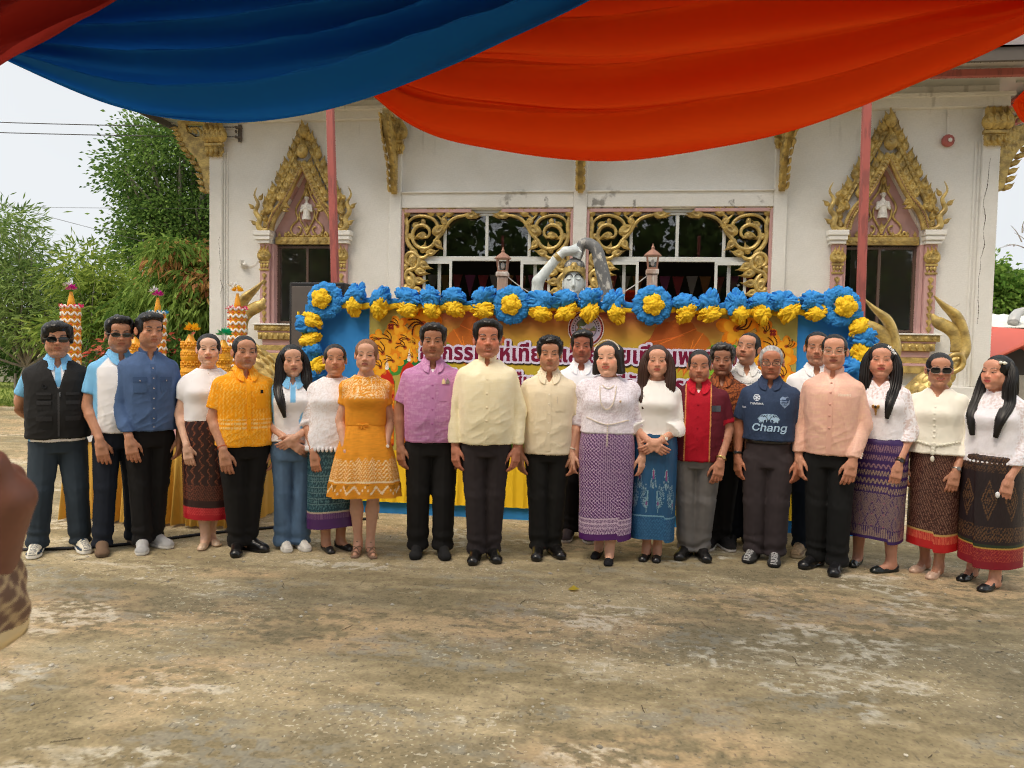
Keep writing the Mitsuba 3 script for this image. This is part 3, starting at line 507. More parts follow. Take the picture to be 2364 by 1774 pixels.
def flower(x, z, r, rot=0, seed=0):
    o = []; R_ = np.random.default_rng(seed)
    for i in range(5):
        a = rot+i*2*PI/5; pt = af.rotate(Polygon(spline([(0, 0), (r*.34, r*.45), (r*.30, r*.85), (0, r*1.05), (-r*.30, r*.85), (-r*.34, r*.45)], 16, True)), math.degrees(a), origin=(0, 0)); o.append((af.translate(pt, x, z), (244, 150+R_.integers(-14, 14), 26), 2)); o.append((af.translate(af.scale(pt, .62, .78, origin=(0, 0)), x, z), (250, 182, 44), 3))
    o.append((Point(x, z).buffer(r*.16), (196, 92, 20), 4))
    for i in range(3):
        a = rot+1.2+i*.5; o.append((LineString(spline([(x, z), (x+r*.5*math.cos(a), z+r*.35*math.sin(a)), (x+r*.85*math.cos(a+.5), z+r*.85*math.sin(a+.5))], 6)).buffer(r*.035), (96, 40, 16), 5))
    return o
def pleaf(x, z, r, rot, c): g = af.translate(af.rotate(Polygon(spline([(0, 0), (r*.42, r*.30), (r*.36, r*.66), (r*.05, r*.94), (0, r*1.15), (-r*.05, r*.94), (-r*.36, r*.66), (-r*.42, r*.30)], 20, True)), math.degrees(rot), origin=(0, 0)), x, z); l = af.translate(af.rotate(LineString([(0, 0), (0, r)]).buffer(r*.012), math.degrees(rot), origin=(0, 0)), x, z); return [(g, c, 1), (l, tuple(min(255, int(q*1.2)) for q in c), 1.5)]
def pcandle(x, zt, w, h):
    o = [(Polygon(spline([(x, zt+.13), (x+.014, zt+.05), (x+.012, zt), (x-.012, zt), (x-.012, zt+.05)], 12, True)), (250, 246, 236), 3), (Polygon([(x-w/2, zt-.13), (x+w/2, zt-.13), (x+w*.35, zt-.05), (x, zt), (x-w*.35, zt-.05)]), (206, 48, 24), 3), (sbox(x-w/2, zt-.13-h, x+w/2, zt-.13), (226, 112, 26), 3)]
    for i in range(8): o.append((LineString([(x-w*.42+w*.84*t, zt-.16-i*.075+.018*math.sin(t*18+i)) for t in np.linspace(0, 1, 26)]).buffer(.009), (186, 36, 26) if i % 2 else (246, 176, 40), 4))
    return o
art = []
for sx, x0 in ((1, 0), (-1, -.55)):
    X = lambda x: x0+x*sx
    for a, b, r, ro, c in ((-1.32, 1.78, .34, 2.0, (198, 108, 44)), (-1.38, 1.74, .36, 2.6, (206, 116, 42)), (-1.22, 1.72, .34, 1.8, (190, 96, 40)), (-1.30, 1.68, .30, 2.9, (212, 124, 46))): art += pleaf(X(a), b-.02, r, -ro*sx, c)
    for a, b, r, ro, c in ((-1.66, 1.62, .24, 2.6, (58, 150, 52)), (-1.60, 1.56, .26, 2.0, (96, 176, 48)), (-1.78, 1.52, .26, 3.2, (40, 128, 62)), (-1.56, 1.50, .24, 2.6, (136, 190, 52)), (-1.9, 1.46, .22, 3.6, (70, 150, 56)), (-2.02, 1.3, .22, 3.1, (60, 140, 50))): art += pleaf(X(a), b, r, -ro*sx, c)
    for i, (a, b, r, ro) in enumerate(((-1.66, 1.765, .17, 1.2), (-1.90, 1.74, .10, .4), (-1.97, 1.60, .12, .2), (-1.80, 1.62, .10, .9), (-1.83, 1.545, .11, .5), (-2.04, 1.49, .13, .1), (-2.08, 1.62, .09, 1.3), (-1.74, 1.585, .07, .3), (-1.94, 1.42, .10, .8), (-2.06, 1.36, .11, .2), (-1.76, 1.46, .06, .2))): art += flower(X(a), b, r, ro*sx, i)
    for a, b in ((-1.72, 1.565), (-1.68, 1.60), (-1.66, 1.55), (-1.70, 1.525), (-1.64, 1.585), (-1.69, 1.50)): art.append((Point(X(a), b).buffer(.014), (246, 178, 50), 3))
    if sx > 0: art += pcandle(X(-1.79), 1.42, .17, .62)+pcandle(X(-2.0), 1.34, .15, .56)
    else: art += [(Point(X(-1.66), 1.40).buffer(.13), (226, 150, 40), 3), (Polygon([(X(-1.60), 1.42), (X(-1.50), 1.34), (X(-1.64), 1.26), (X(-1.74), 1.32)]), (196, 60, 30), 4)]
    for i in range(4): art.append((Point(X(-1.965)+.018*math.cos(i*PI/2+.8), 1.735+.018*math.sin(i*PI/2+.8)).buffer(.013), (150, 40, 30), 6))
prnt('floral_print', art)
ex, ez = -.185, 1.745; em = [(Point(ex, ez).buffer(.160), (240, 228, 226), 2), (Point(ex, ez).buffer(.151), (120, 24, 34), 3), (Point(ex, ez).buffer(.141), (214, 120, 120), 4), (Point(ex, ez).buffer(.135), (218, 212, 236), 5), (Point(ex, ez).buffer(.096), (108, 104, 140), 6), (Point(ex, ez).buffer(.090), (206, 210, 238), 7)]
disc = Point(ex, ez).buffer(.0895)
for g, c in ((sbox(ex-.1, ez-.1, ex+.1, ez-.025), (226, 208, 216)), (Polygon([(ex-.09, ez-.02), (ex-.05, ez+.02), (ex-.01, ez-.02)]), (98, 138, 96)), (Polygon([(ex+.02, ez-.02), (ex+.07, ez+.025), (ex+.1, ez-.02)]), (120, 148, 104)), (Point(ex-.03, ez+.055).buffer(.035), (92, 108, 78)), (Point(ex-.06, ez+.04).buffer(.024), (104, 116, 84)), (sbox(ex-.072, ez-.01, ex-.062, ez+.04), (150, 100, 60)), (sbox(ex-.09, ez-.022, ex+.09, ez-.014), (214, 130, 100)), (sbox(ex-.09, ez-.006, ex+.09, ez+.0), (224, 170, 130)), (Polygon([(ex+.03, ez-.09), (ex+.055, ez-.05), (ex+.085, ez-.065), (ex+.07, ez-.09)]), (96, 160, 96))): em.append((g.intersection(disc), c, 8))
for i in range(-9, 10):
    a = math.radians(i*11)
    if abs(i) > 2: em.append((af.translate(af.rotate(sbox(-.004, -.007, .005, .007), -math.degrees(a)), ex+.115*math.sin(a), ez+.115*math.cos(a)), (60, 50, 40), 8))
prnt('emblem_print', em)
THAI = [[[[[2491,66],[2491,85],[2497,88],[2524,90],[2534,87],[2542,80],[2546,69],[2546,0],[2522,0],[2521,66],[2513,71]]],[[[2391,28],[2391,88],[2415,88],[2415,30],[2420,20],[2428,17],[2443,19],[2448,26],[2449,34],[2433,36],[2426,41],[2423,48],[2425,63],[2440,61],[2440,52],[2448,51],[2449,88],[2473,88],[2473,52],[2482,51],[2482,35],[2473,35],[2471,19],[2461,5],[2441,-2],[2413,0],[2397,11]]],[[[2302,6],[2308,25],[2332,17],[2345,18],[2350,23],[2348,30],[2314,44],[2307,51],[2304,70],[2308,79],[2317,86],[2332,90],[2367,86],[2368,67],[2336,72],[2329,69],[2328,64],[2362,48],[2370,41],[2374,31],[2370,10],[2361,2],[2347,-2],[2322,-1]]],[[[2218,6],[2224,25],[2248,17],[2261,18],[2266,23],[2264,30],[2230,44],[2223,51],[2220,70],[2224,79],[2233,86],[2248,90],[2283,86],[2284,67],[2252,72],[2245,69],[2244,64],[2278,48],[2286,41],[2290,31],[2286,10],[2277,2],[2263,-2],[2238,-1]]],[[[2116,0],[2101,88],[2125,87],[2132,38],[2146,87],[2162,88],[2177,35],[2184,88],[2207,88],[2193,1],[2168,1],[2154,53],[2139,0]]],[[[2003,24],[2003,87],[2027,87],[2027,31],[2029,24],[2038,19],[2052,22],[2058,34],[2059,87],[2083,87],[2083,0],[2065,0],[2061,12],[2048,0],[2022,-1],[2008,9]]],[[[1901,20],[1903,38],[1915,48],[1905,54],[1901,62],[1902,76],[1909,85],[1922,90],[1946,88],[1943,71],[1932,72],[1925,66],[1927,57],[1943,54],[1943,39],[1927,36],[1925,26],[1933,17],[1946,16],[1957,26],[1957,89],[1981,89],[1981,24],[1971,5],[1950,-2],[1924,-1],[1910,5]]],[[[1801,88],[1819,88],[1823,75],[1831,85],[1844,90],[1865,88],[1876,79],[1881,64],[1881,0],[1857,0],[1857,57],[1854,65],[1846,69],[1831,65],[1826,54],[1825,0],[1801,0]]],[[[1806,110],[1821,117],[1858,117],[1859,128],[1879,128],[1879,100],[1806,100]]],[[[1748,13],[1748,88],[1772,88],[1772,19],[1775,16],[1783,17],[1785,1],[1776,-2],[1760,-1],[1752,4]]],[[[1643,20],[1645,38],[1657,48],[1647,54],[1643,62],[1644,76],[1651,85],[1664,90],[1688,88],[1685,71],[1674,72],[1667,66],[1669,57],[1685,54],[1685,39],[1669,36],[1667,26],[1675,17],[1688,16],[1699,26],[1699,89],[1723,89],[1723,24],[1713,5],[1692,-2],[1666,-1],[1652,5]]],[[[1568,66],[1568,85],[1574,88],[1601,90],[1611,87],[1619,80],[1623,69],[1623,0],[1599,0],[1598,66],[1590,71]]],[[[1489,5],[1495,22],[1510,17],[1520,18],[1529,25],[1533,38],[1533,51],[1529,63],[1515,71],[1491,66],[1491,85],[1507,90],[1523,90],[1544,82],[1554,67],[1557,54],[1556,29],[1549,12],[1541,4],[1524,-2],[1504,-1]]],[[[1392,57],[1398,77],[1414,87],[1441,89],[1459,83],[1468,74],[1472,62],[1472,0],[1448,0],[1448,58],[1442,68],[1435,70],[1424,69],[1417,62],[1417,59],[1430,54],[1429,43],[1418,38],[1417,19],[1421,15],[1429,16],[1431,1],[1422,-2],[1402,1],[1394,13],[1394,34],[1397,42],[1407,50]]],[[[1333,64],[1336,80],[1353,78],[1353,71],[1357,68],[1377,68],[1377,52],[1343,53]]],[[[1333,19],[1336,35],[1353,33],[1353,26],[1357,23],[1377,23],[1377,7],[1343,8]]],[[[1237,17],[1239,35],[1246,44],[1261,51],[1292,55],[1290,66],[1280,71],[1263,70],[1245,63],[1246,83],[1268,89],[1287,89],[1299,86],[1309,79],[1316,62],[1316,0],[1292,0],[1291,36],[1270,34],[1261,26],[1264,16],[1280,15],[1279,-1],[1251,0],[1243,5]]],[[[1190,13],[1190,88],[1214,88],[1214,19],[1217,16],[1225,17],[1227,1],[1218,-2],[1202,-1],[1194,4]]],[[[1142,13],[1142,88],[1166,88],[1166,19],[1169,16],[1177,17],[1179,1],[1170,-2],[1154,-1],[1146,4]]],[[[1035,24],[1035,87],[1059,87],[1059,31],[1061,24],[1070,19],[1084,22],[1090,34],[1091,87],[1115,87],[1115,0],[1097,0],[1093,12],[1080,0],[1054,-1],[1040,9]]],[[[933,32],[937,41],[947,48],[934,59],[933,72],[936,80],[949,89],[975,89],[978,88],[975,71],[964,72],[957,66],[959,57],[975,54],[975,39],[959,36],[957,26],[968,16],[984,18],[989,26],[989,89],[1013,89],[1013,24],[1003,5],[982,-2],[952,0],[937,10]]],[[[833,0],[833,88],[851,88],[855,75],[863,85],[871,89],[889,90],[901,86],[908,79],[913,64],[913,0],[889,0],[889,57],[886,65],[878,69],[863,65],[858,54],[857,0]]],[[[838,110],[853,117],[890,117],[891,128],[911,128],[911,100],[838,100]]],[[[780,13],[780,88],[804,88],[804,19],[807,16],[815,17],[817,1],[808,-2],[792,-1],[784,4]]],[[[679,88],[703,88],[704,56],[731,88],[757,88],[735,62],[748,56],[755,46],[757,0],[733,0],[733,33],[727,43],[720,45],[703,26],[703,0],[679,0]]],[[[730,136],[752,136],[752,100],[730,100]]],[[[625,13],[625,88],[649,88],[649,19],[652,16],[660,17],[662,1],[653,-2],[637,-1],[629,4]]],[[[577,13],[577,88],[601,88],[601,19],[604,16],[612,17],[614,1],[605,-2],[589,-1],[581,4]]],[[[472,0],[472,88],[496,88],[497,34],[502,23],[511,19],[523,21],[528,31],[528,88],[552,88],[552,23],[545,6],[533,-1],[515,-2],[502,3],[494,13],[490,0]]],[[[381,6],[387,25],[411,17],[424,18],[429,23],[427,30],[393,44],[386,51],[383,70],[387,79],[396,86],[411,90],[446,86],[447,67],[415,72],[408,69],[407,64],[441,48],[449,41],[453,31],[449,10],[440,2],[426,-2],[401,-1]]],[[[297,6],[303,25],[327,17],[340,18],[345,23],[343,30],[309,44],[302,51],[299,70],[303,79],[312,86],[327,90],[362,86],[363,67],[331,72],[324,69],[323,64],[357,48],[365,41],[369,31],[365,10],[356,2],[342,-2],[317,-1]]],[[[200,58],[206,78],[222,88],[249,90],[267,84],[276,75],[280,63],[280,0],[256,0],[256,59],[250,69],[244,71],[233,70],[225,62],[239,54],[238,44],[231,42],[226,33],[226,0],[202,0],[203,38],[216,51]]],[[[109,63],[109,83],[112,85],[131,90],[150,90],[169,84],[180,72],[185,54],[184,29],[178,14],[168,5],[157,1],[121,0],[121,36],[112,37],[112,52],[143,52],[144,18],[157,25],[161,51],[157,63],[146,70],[125,70]]],[[[12,58],[18,78],[34,88],[61,90],[79,84],[88,75],[92,63],[92,0],[68,0],[68,59],[62,69],[56,71],[45,70],[37,62],[51,54],[50,44],[43,42],[38,33],[38,0],[14,0],[15,38],[28,51]]],[[[17,110],[32,117],[90,117],[90,100],[17,100]]]],[[[[2225,0],[2225,88],[2249,88],[2250,34],[2255,23],[2264,19],[2276,21],[2281,31],[2281,88],[2305,88],[2305,23],[2298,6],[2286,-1],[2268,-2],[2255,3],[2247,13],[2243,0]]],[[[2134,6],[2140,25],[2164,17],[2177,18],[2182,23],[2180,30],[2146,44],[2139,51],[2136,70],[2140,79],[2149,86],[2164,90],[2199,86],[2200,67],[2168,72],[2161,69],[2160,64],[2194,48],[2202,41],[2206,31],[2202,10],[2193,2],[2179,-2],[2154,-1]]],[[[2050,6],[2056,25],[2080,17],[2093,18],[2098,23],[2096,30],[2062,44],[2055,51],[2052,70],[2056,79],[2065,86],[2080,90],[2115,86],[2116,67],[2084,72],[2077,69],[2076,64],[2110,48],[2118,41],[2122,31],[2118,10],[2109,2],[2095,-2],[2070,-1]]],[[[1963,61],[1965,77],[1980,88],[2011,90],[2031,85],[2031,66],[2014,71],[1994,72],[1987,66],[1994,61],[2017,55],[2033,45],[2038,33],[2034,10],[2028,4],[2010,-2],[1991,-2],[1966,4],[1966,39],[1986,39],[1986,18],[1989,16],[2008,16],[2013,20],[2015,29],[2006,38],[1971,49]]],[[[1862,24],[1862,87],[1886,87],[1886,31],[1888,24],[1897,19],[1911,22],[1917,34],[1918,87],[1942,87],[1942,0],[1924,0],[1920,12],[1907,0],[1881,-1],[1867,9]]],[[[1709,34],[1710,64],[1721,85],[1741,89],[1752,80],[1759,87],[1776,89],[1784,86],[1791,76],[1793,31],[1799,21],[1809,19],[1818,29],[1818,87],[1842,87],[1842,20],[1836,5],[1827,-1],[1803,0],[1790,12],[1787,-1],[1768,-1],[1768,65],[1764,70],[1760,70],[1756,62],[1747,62],[1746,68],[1740,70],[1733,56],[1735,26],[1742,17],[1755,17],[1757,-1],[1737,-2],[1723,3],[1713,16]]],[[[1645,112],[1648,127],[1663,126],[1668,116],[1705,116],[1705,100],[1659,100],[1651,103]]],[[[1625,5],[1631,22],[1646,17],[1656,18],[1665,25],[1669,38],[1669,51],[1665,63],[1651,71],[1627,66],[1627,85],[1643,90],[1659,90],[1680,82],[1690,67],[1693,54],[1692,29],[1685,12],[1677,4],[1660,-2],[1640,-1]]],[[[1533,110],[1548,117],[1585,117],[1586,128],[1606,128],[1606,100],[1533,100]]],[[[1478,57],[1482,76],[1497,87],[1509,90],[1538,87],[1551,77],[1555,69],[1557,26],[1561,21],[1570,19],[1578,24],[1582,35],[1582,88],[1606,88],[1606,0],[1587,0],[1584,13],[1573,1],[1564,-2],[1552,-2],[1540,3],[1532,20],[1532,60],[1528,68],[1520,71],[1510,70],[1503,63],[1516,54],[1515,43],[1506,41],[1503,35],[1503,19],[1507,15],[1515,16],[1517,1],[1508,-2],[1490,0],[1480,13],[1480,35],[1482,41],[1494,50]]],[[[1373,0],[1358,88],[1382,87],[1389,38],[1403,87],[1419,88],[1434,35],[1441,88],[1464,88],[1450,1],[1425,1],[1411,53],[1396,0]]],[[[1312,13],[1312,88],[1336,88],[1336,19],[1339,16],[1347,17],[1349,1],[1340,-2],[1324,-1],[1316,4]]],[[[1247,64],[1250,80],[1267,78],[1267,71],[1271,68],[1291,68],[1291,52],[1257,53]]],[[[1247,19],[1250,35],[1267,33],[1267,26],[1271,23],[1291,23],[1291,7],[1257,8]]],[[[1163,6],[1169,25],[1193,17],[1206,18],[1211,23],[1209,30],[1175,44],[1168,51],[1165,70],[1169,79],[1178,86],[1193,90],[1228,86],[1229,67],[1197,72],[1190,69],[1189,64],[1223,48],[1231,41],[1235,31],[1231,10],[1222,2],[1208,-2],[1183,-1]]],[[[1067,28],[1067,88],[1091,88],[1092,26],[1103,17],[1113,18],[1120,23],[1122,120],[1146,120],[1146,28],[1140,11],[1125,0],[1092,-1],[1073,11]]],[[[963,24],[963,87],[987,87],[987,31],[989,24],[998,19],[1012,22],[1018,34],[1019,87],[1043,87],[1043,0],[1025,0],[1021,12],[1008,0],[982,-1],[968,9]]],[[[886,66],[886,85],[892,88],[919,90],[929,87],[937,80],[941,69],[941,0],[917,0],[916,66],[908,71]]],[[[793,17],[795,35],[802,44],[817,51],[848,55],[846,66],[836,71],[819,70],[801,63],[802,83],[824,89],[854,86],[857,93],[878,93],[876,82],[868,73],[872,62],[872,-1],[848,-1],[847,36],[826,34],[817,26],[821,16],[836,15],[836,-1],[807,0],[799,5]]],[[[697,88],[721,88],[722,26],[730,18],[740,17],[750,23],[752,30],[752,88],[776,88],[776,28],[770,11],[763,4],[751,-1],[728,-2],[710,4],[703,11],[697,28]]],[[[596,17],[598,35],[605,44],[620,51],[651,55],[649,66],[639,71],[622,70],[604,63],[605,83],[627,89],[657,86],[660,93],[681,93],[679,82],[671,73],[675,62],[675,-1],[651,-1],[650,36],[629,34],[620,26],[624,16],[639,15],[639,-1],[610,0],[602,5]]],[[[600,100],[601,111],[615,117],[634,117],[634,128],[649,128],[650,117],[659,117],[659,128],[674,128],[674,100]]],[[[512,6],[518,25],[542,17],[555,18],[560,23],[558,30],[524,44],[517,51],[514,70],[518,79],[527,86],[542,90],[577,86],[578,67],[546,72],[539,69],[538,64],[572,48],[580,41],[584,31],[580,10],[571,2],[557,-2],[532,-1]]],[[[440,85],[455,90],[473,90],[483,87],[491,80],[495,69],[495,0],[471,0],[470,65],[462,71],[440,66]]],[[[346,58],[352,78],[368,88],[395,90],[413,84],[422,75],[426,63],[426,0],[402,0],[402,59],[396,69],[390,71],[379,70],[371,62],[385,54],[384,44],[377,42],[372,33],[372,0],[348,0],[349,38],[362,51]]],[[[272,1],[248,88],[272,88],[292,19],[301,24],[305,33],[307,53],[300,68],[287,69],[283,88],[307,88],[324,76],[330,62],[331,40],[327,24],[318,10],[301,1]]],[[[169,6],[175,25],[199,17],[212,18],[217,23],[215,30],[181,44],[174,51],[171,70],[175,79],[184,86],[199,90],[234,86],[235,67],[203,72],[196,69],[195,64],[229,48],[237,41],[241,31],[237,10],[228,2],[214,-2],[189,-1]]],[[[71,60],[78,78],[90,87],[121,90],[139,84],[146,77],[152,60],[152,0],[128,0],[128,57],[125,66],[115,71],[107,71],[98,66],[95,42],[104,48],[118,49],[118,31],[109,31],[98,25],[95,0],[71,0]]],[[[7,116],[7,126],[22,133],[64,133],[64,116],[38,115],[45,102],[45,19],[50,15],[56,16],[57,0],[33,-1],[22,9],[21,103],[16,114]]]]]
def thai(j, x0, x1, zb, n):
    b = [p for g in THAI[j] for p in g[0]]; w = max(p[0] for p in b); k = (x1-x0)/w
    G_ = unary_union([Polygon([(x0+a*k, zb+c*k*1.18) for a, c in g[0]], [[(x0+a*k, zb+c*k*1.18) for a, c in h] for h in g[1:]]).buffer(0) for g in THAI[j]]); halo = G_.buffer(.022)
    halo = unary_union([Polygon(q.exterior) for q in getattr(halo, 'geoms', [halo])]); prnt(n, [(af.translate(halo, .008, -.012), (52, 44, 30), 4), (halo, (226, 220, 244), 5), (G_.buffer(.002), (124, 24, 60), 6)])
thai(0, -1.70, 1.12, 1.445, 'upper_lettering'); thai(1, -1.42, .86, 1.20, 'lower_lettering')
# ribbon and rosettes
def ribbon(p, r, mat, n, lab): k = thing('ribbon', lab, 'ribbon', 'ribbons along the garland'); scene[k] = mikit.ply(sweep(p, r, 8, flat=(.35, 1)), mat, smooth=True)
t = np.linspace(0, 1, 160); X = -2.66+4.72*t; Zt = 1.955-.018*np.abs(np.sin(t*PI*19))
ribbon(np.stack([X, BY-.05+.012*np.sin(t*90), Zt+.016], 1), .024+.006*np.sin(t*140), 'm_blue', 1, 'blue ribbon stretched along the top of the backdrop'); ribbon(np.stack([X, BY-.055+.012*np.cos(t*80), Zt-.030], 1), .024+.006*np.cos(t*130), 'm_yellow', 2, 'yellow ribbon stretched along the top of the backdrop')
for x, s, side in ((-2.80, -1, 'left'), (2.14, 1, 'right')): z = np.linspace(1.86, .85, 40); ribbon(np.stack([x+.03*np.sin(z*9)+s*.02, z*0+BY-.04, z], 1), .026+.006*np.sin(z*60), 'm_yellow', 3, f'yellow ribbon hanging down the {side} edge of the backdrop')
ICO4 = trimesh.creation.icosphere(subdivisions=3)
ICO5 = trimesh.creation.icosphere(subdivisions=4)
def puff(seed, k=9, amp=.34, ball_=False):
    """gathered cloth: a flattened ball with sharp radial folds running out from the knot"""
    M_ = ICO4 if ball_ else ICO5; v = np.array(M_.vertices); a = np.arctan2(v[:, 0], v[:, 2]); r = np.hypot(v[:, 0], v[:, 2]); w = a+.35*(nz(v*2.2, seed)-.5)*2+.25*(nz(v*5, seed+9)-.5)
    fold = np.abs(((w*k/(2*PI)+seed*.37) % 1)-.5)*2; f2 = np.abs(((w*k*2.3/(2*PI)+nz(v*3, seed+2)) % 1)-.5)*2
    d = 1-.34*np.exp(-(fold/.20)**2)*r-.16*np.exp(-(f2/.28)**2)*r+.55*(nz(v*1.7, seed+4)-.5)+.10*(nz(v*5, seed+6)-.5)
    if ball_: q = np.abs(2*nz(v*3.4, seed)-1); q2 = np.abs(2*nz(v*7.5, seed+3)-1); d = .86+.34*q**.7-.10+.16*q2
    return v*d[:, None]*[1, .62, 1], np.array(M_.faces)
PUFF = {(c, b, i): mikit.ply(puff(i*7+3, 7+i % 3, .34, b), 'm_'+c, smooth=50) for c in ('blue', 'yellow') for b in (0, 1) for i in range(3)}
def rosette(lab, bl, ye, big=0, i=0, y=BY-.07):
    k = thing('rosette', lab, 'rosette', None); rr = np.random.default_rng(i+50)
    if big:
        for q in range(11): a = q/11*2*PI; scene[newkey(k+'__blue_puff')] = {**PUFF[('blue', 1, q % 3)], 'to_world': T().translate([bl[0]+.115*math.cos(a), y, bl[1]+.115*math.sin(a)]).rotate([0, 1, 0], float(rr.uniform(0, 360))).scale([.062, .062, .062])}
        for q in range(6): a = q/5*2*PI; R_ = .0 if q == 5 else .05; scene[newkey(k+'__yellow_puff')] = {**PUFF[('yellow', 1, q % 3)], 'to_world': T().translate([ye[0]+R_*math.cos(a), y-.045-(.02 if q == 5 else 0), ye[1]+R_*math.sin(a)]).rotate([0, 1, 0], float(rr.uniform(0, 360))).scale([.048]*3)}
        return
    ex_ = rr.uniform(.9, 1.12); scene[newkey(k+'__blue_puff')] = {**PUFF[('blue', 0, i % 3)], 'to_world': T().translate([bl[0], y, bl[1]]).rotate([0, 1, 0], float(rr.uniform(0, 360))).scale([.128*ex_, .12, .092])}
    scene[newkey(k+'__blue_puff')] = {**PUFF[('blue', 1, i % 3)], 'to_world': T().translate([bl[0]+rr.uniform(-.05, .05), y-.04, bl[1]+.01]).rotate([0, 1, 0], float(rr.uniform(0, 360))).scale([.062, .07, .055])}
    scene[newkey(k+'__yellow_puff')] = {**PUFF[('yellow', 0, (i+1) % 3)], 'to_world': T().translate([ye[0], y-.015, ye[1]]).rotate([0, 1, 0], float(rr.uniform(0, 360))).scale([.110*ex_, .11, .076])}
    scene[newkey(k+'__yellow_puff')] = {**PUFF[('yellow', 1, i % 3)], 'to_world': T().translate([ye[0]+rr.uniform(-.03, .03), y-.055, ye[1]-.01]).rotate([0, 1, 0], float(rr.uniform(0, 360))).scale([.055, .06, .045])}
ORD = ['first', 'second', 'third', 'fourth', 'fifth', 'sixth', 'seventh', 'eighth', 'ninth', 'tenth', 'eleventh', 'twelfth', 'thirteenth', 'fourteenth', 'fifteenth', 'sixteenth', 'seventeenth']
SMALL = [((-2.285, 2.016), (-2.29, 1.929)), ((-2.046, 1.988), (-2.051, 1.901)), ((-1.788, 1.993), (-1.797, 1.893)), ((-1.593, 2.004), (-1.576, 1.895)), ((-1.36, 2.007), (-1.363, 1.907)), ((-1.109, 1.995), (-1.103, 1.892)), ((-0.588, 1.987), (-0.576, 1.87)), ((-0.373, 1.998), (-0.352, 1.892)), ((-0.16, 2.001), (-0.153, 1.894)), ((0.05, 1.984), (0.075, 1.888)), ((0.661, 1.973), (0.668, 1.887)), ((0.866, 1.975), (0.868, 1.885)), ((1.086, 1.982), (1.111, 1.892)), ((1.305, 1.989), (1.299, 1.904)), ((1.478, 2.0), (1.524, 1.925)), ((1.704, 1.998), (1.735, 1.906))]
BIGS = [((-2.571, 1.963), (-2.597, 1.976)), ((-0.851, 1.942), (-0.846, 1.942)), ((0.387, 1.956), (0.392, 1.956)), ((1.938, 1.961), (1.976, 1.961))]
for i, (b, y) in enumerate(SMALL): rosette(f'blue and yellow gathered cloth rosette, {ORD[i]} small one from the left along the top', b, y, 0, i)
for i, (b, y) in enumerate(BIGS): rosette(('large round rosette at the upper left corner of the backdrop', 'large round rosette below the lantern left of the statue', 'large round rosette below the lantern right of the statue', 'large round rosette at the upper right corner of the backdrop')[i], b, y, 1, i)
for i, (b, y, lab) in enumerate([((-2.728, 1.748), (-2.682, 1.773), 'rosette on the left edge of the backdrop just below the corner'), ((-2.693, 1.508), (-2.7, 1.603), 'rosette in the middle of the left edge of the backdrop'), ((-2.665, 1.262), (-2.639, 1.357), 'lowest rosette on the left edge of the backdrop'), ((2.145, 1.711), (2.098, 1.79), 'rosette on the right edge of the backdrop just below the corner'), ((2.078, 1.462), (2.112, 1.566), 'lower rosette on the right edge of the backdrop')]): rosette(lab, b, y, 0, i+30)
# ---------------------------------------------------------------- loudspeaker, tent poles, table
k = thing('loudspeaker', 'black loudspeaker behind the upper left corner of the backdrop', 'speaker'); put(k, 'cabinet', bx(-3.12, -2.56, 7.0, 7.42, 1.15, 2.17, .012), 'm_black'); put(k, 'grille', bx(-3.09, -2.59, 6.985, 6.999, 1.20, 2.13, .004), 'm_darksoffit'); put(k, 'stand', cat([sweep([(-2.84, 7.2, 0), (-2.84, 7.2, 1.15)], .02, 8), sweep([(-3.2, 7.0, 0), (-2.84, 7.2, .5)], .014, 6), sweep([(-2.5, 7.0, 0), (-2.84, 7.2, .5)], .014, 6), sweep([(-2.84, 7.6, 0), (-2.84, 7.2, .5)], .014, 6)]), 'm_black')
for x, tx, lab in ((-2.765, -2.825, 'red painted steel tent pole beside the left gilded window'), (2.345, 2.33, 'red painted steel tent pole beside the right gilded window')):
    k = thing('tent_pole', lab, 'pole'); dx = (tx-x)/1.57; q = bx(-.034, .034, -.034, .034, 0, 1, .004); v = q[0].copy(); z = v[:, 2]*4.6; v = np.c_[v[:, 0]+x+dx*(z-2.25), v[:, 1]+7.3, z]; scene[k] = mikit.ply((v, q[1]), 'm_redpaint')
k = thing('table', 'table under a gathered gold satin skirt at the left behind the people', 'table')
put(k, 'tabletop', bx(-4.62, -2.98, 5.86, 6.72, .735, .765, .006), 'm_tabletop')
def skirt_line(n=420):
    t = np.linspace(0, 1, n); return t
t = np.linspace(0, 1, 460); zz = np.linspace(.02, .73, 18); G_ = np.zeros((18, 460, 3))
for i, z in enumerate(zz):
    w = (1-z/.73); a = .045*w*np.sin(t*2*PI*11+2*np.sin(t*21)+.5*w)+.020*w*np.sin(t*2*PI*26+t*9); G_[i] = np.stack([-4.62+1.65*t, 5.855-.03-a-.05*w, np.full(460, z)], 1)
put(k, 'satin_skirt', grid(G_), 'm_satin', smooth=True); put(k, 'side_skirt', cloth_sheet(0, .86, .02, .73, 0, .02, 60, 14, 3, 6, .05) if False else (lambda m: (np.c_[np.full(len(m[0]), -2.975)-m[0][:, 1]*-1, 5.86+m[0][:, 0], m[0][:, 2]], m[1]))(cloth_sheet(0, .86, .02, .73, 0, .012, 60, 14, 3, 6, .05)), 'm_satin', smooth=True)
put(k, 'lace_trim', cat([extrude(unary_union([sbox(-4.62, .705, -2.97, .742)]+[Point(-4.60+.045*i, .706).buffer(.022) for i in range(37)]), .004, 'y', 5.812)]), 'm_lace_white')
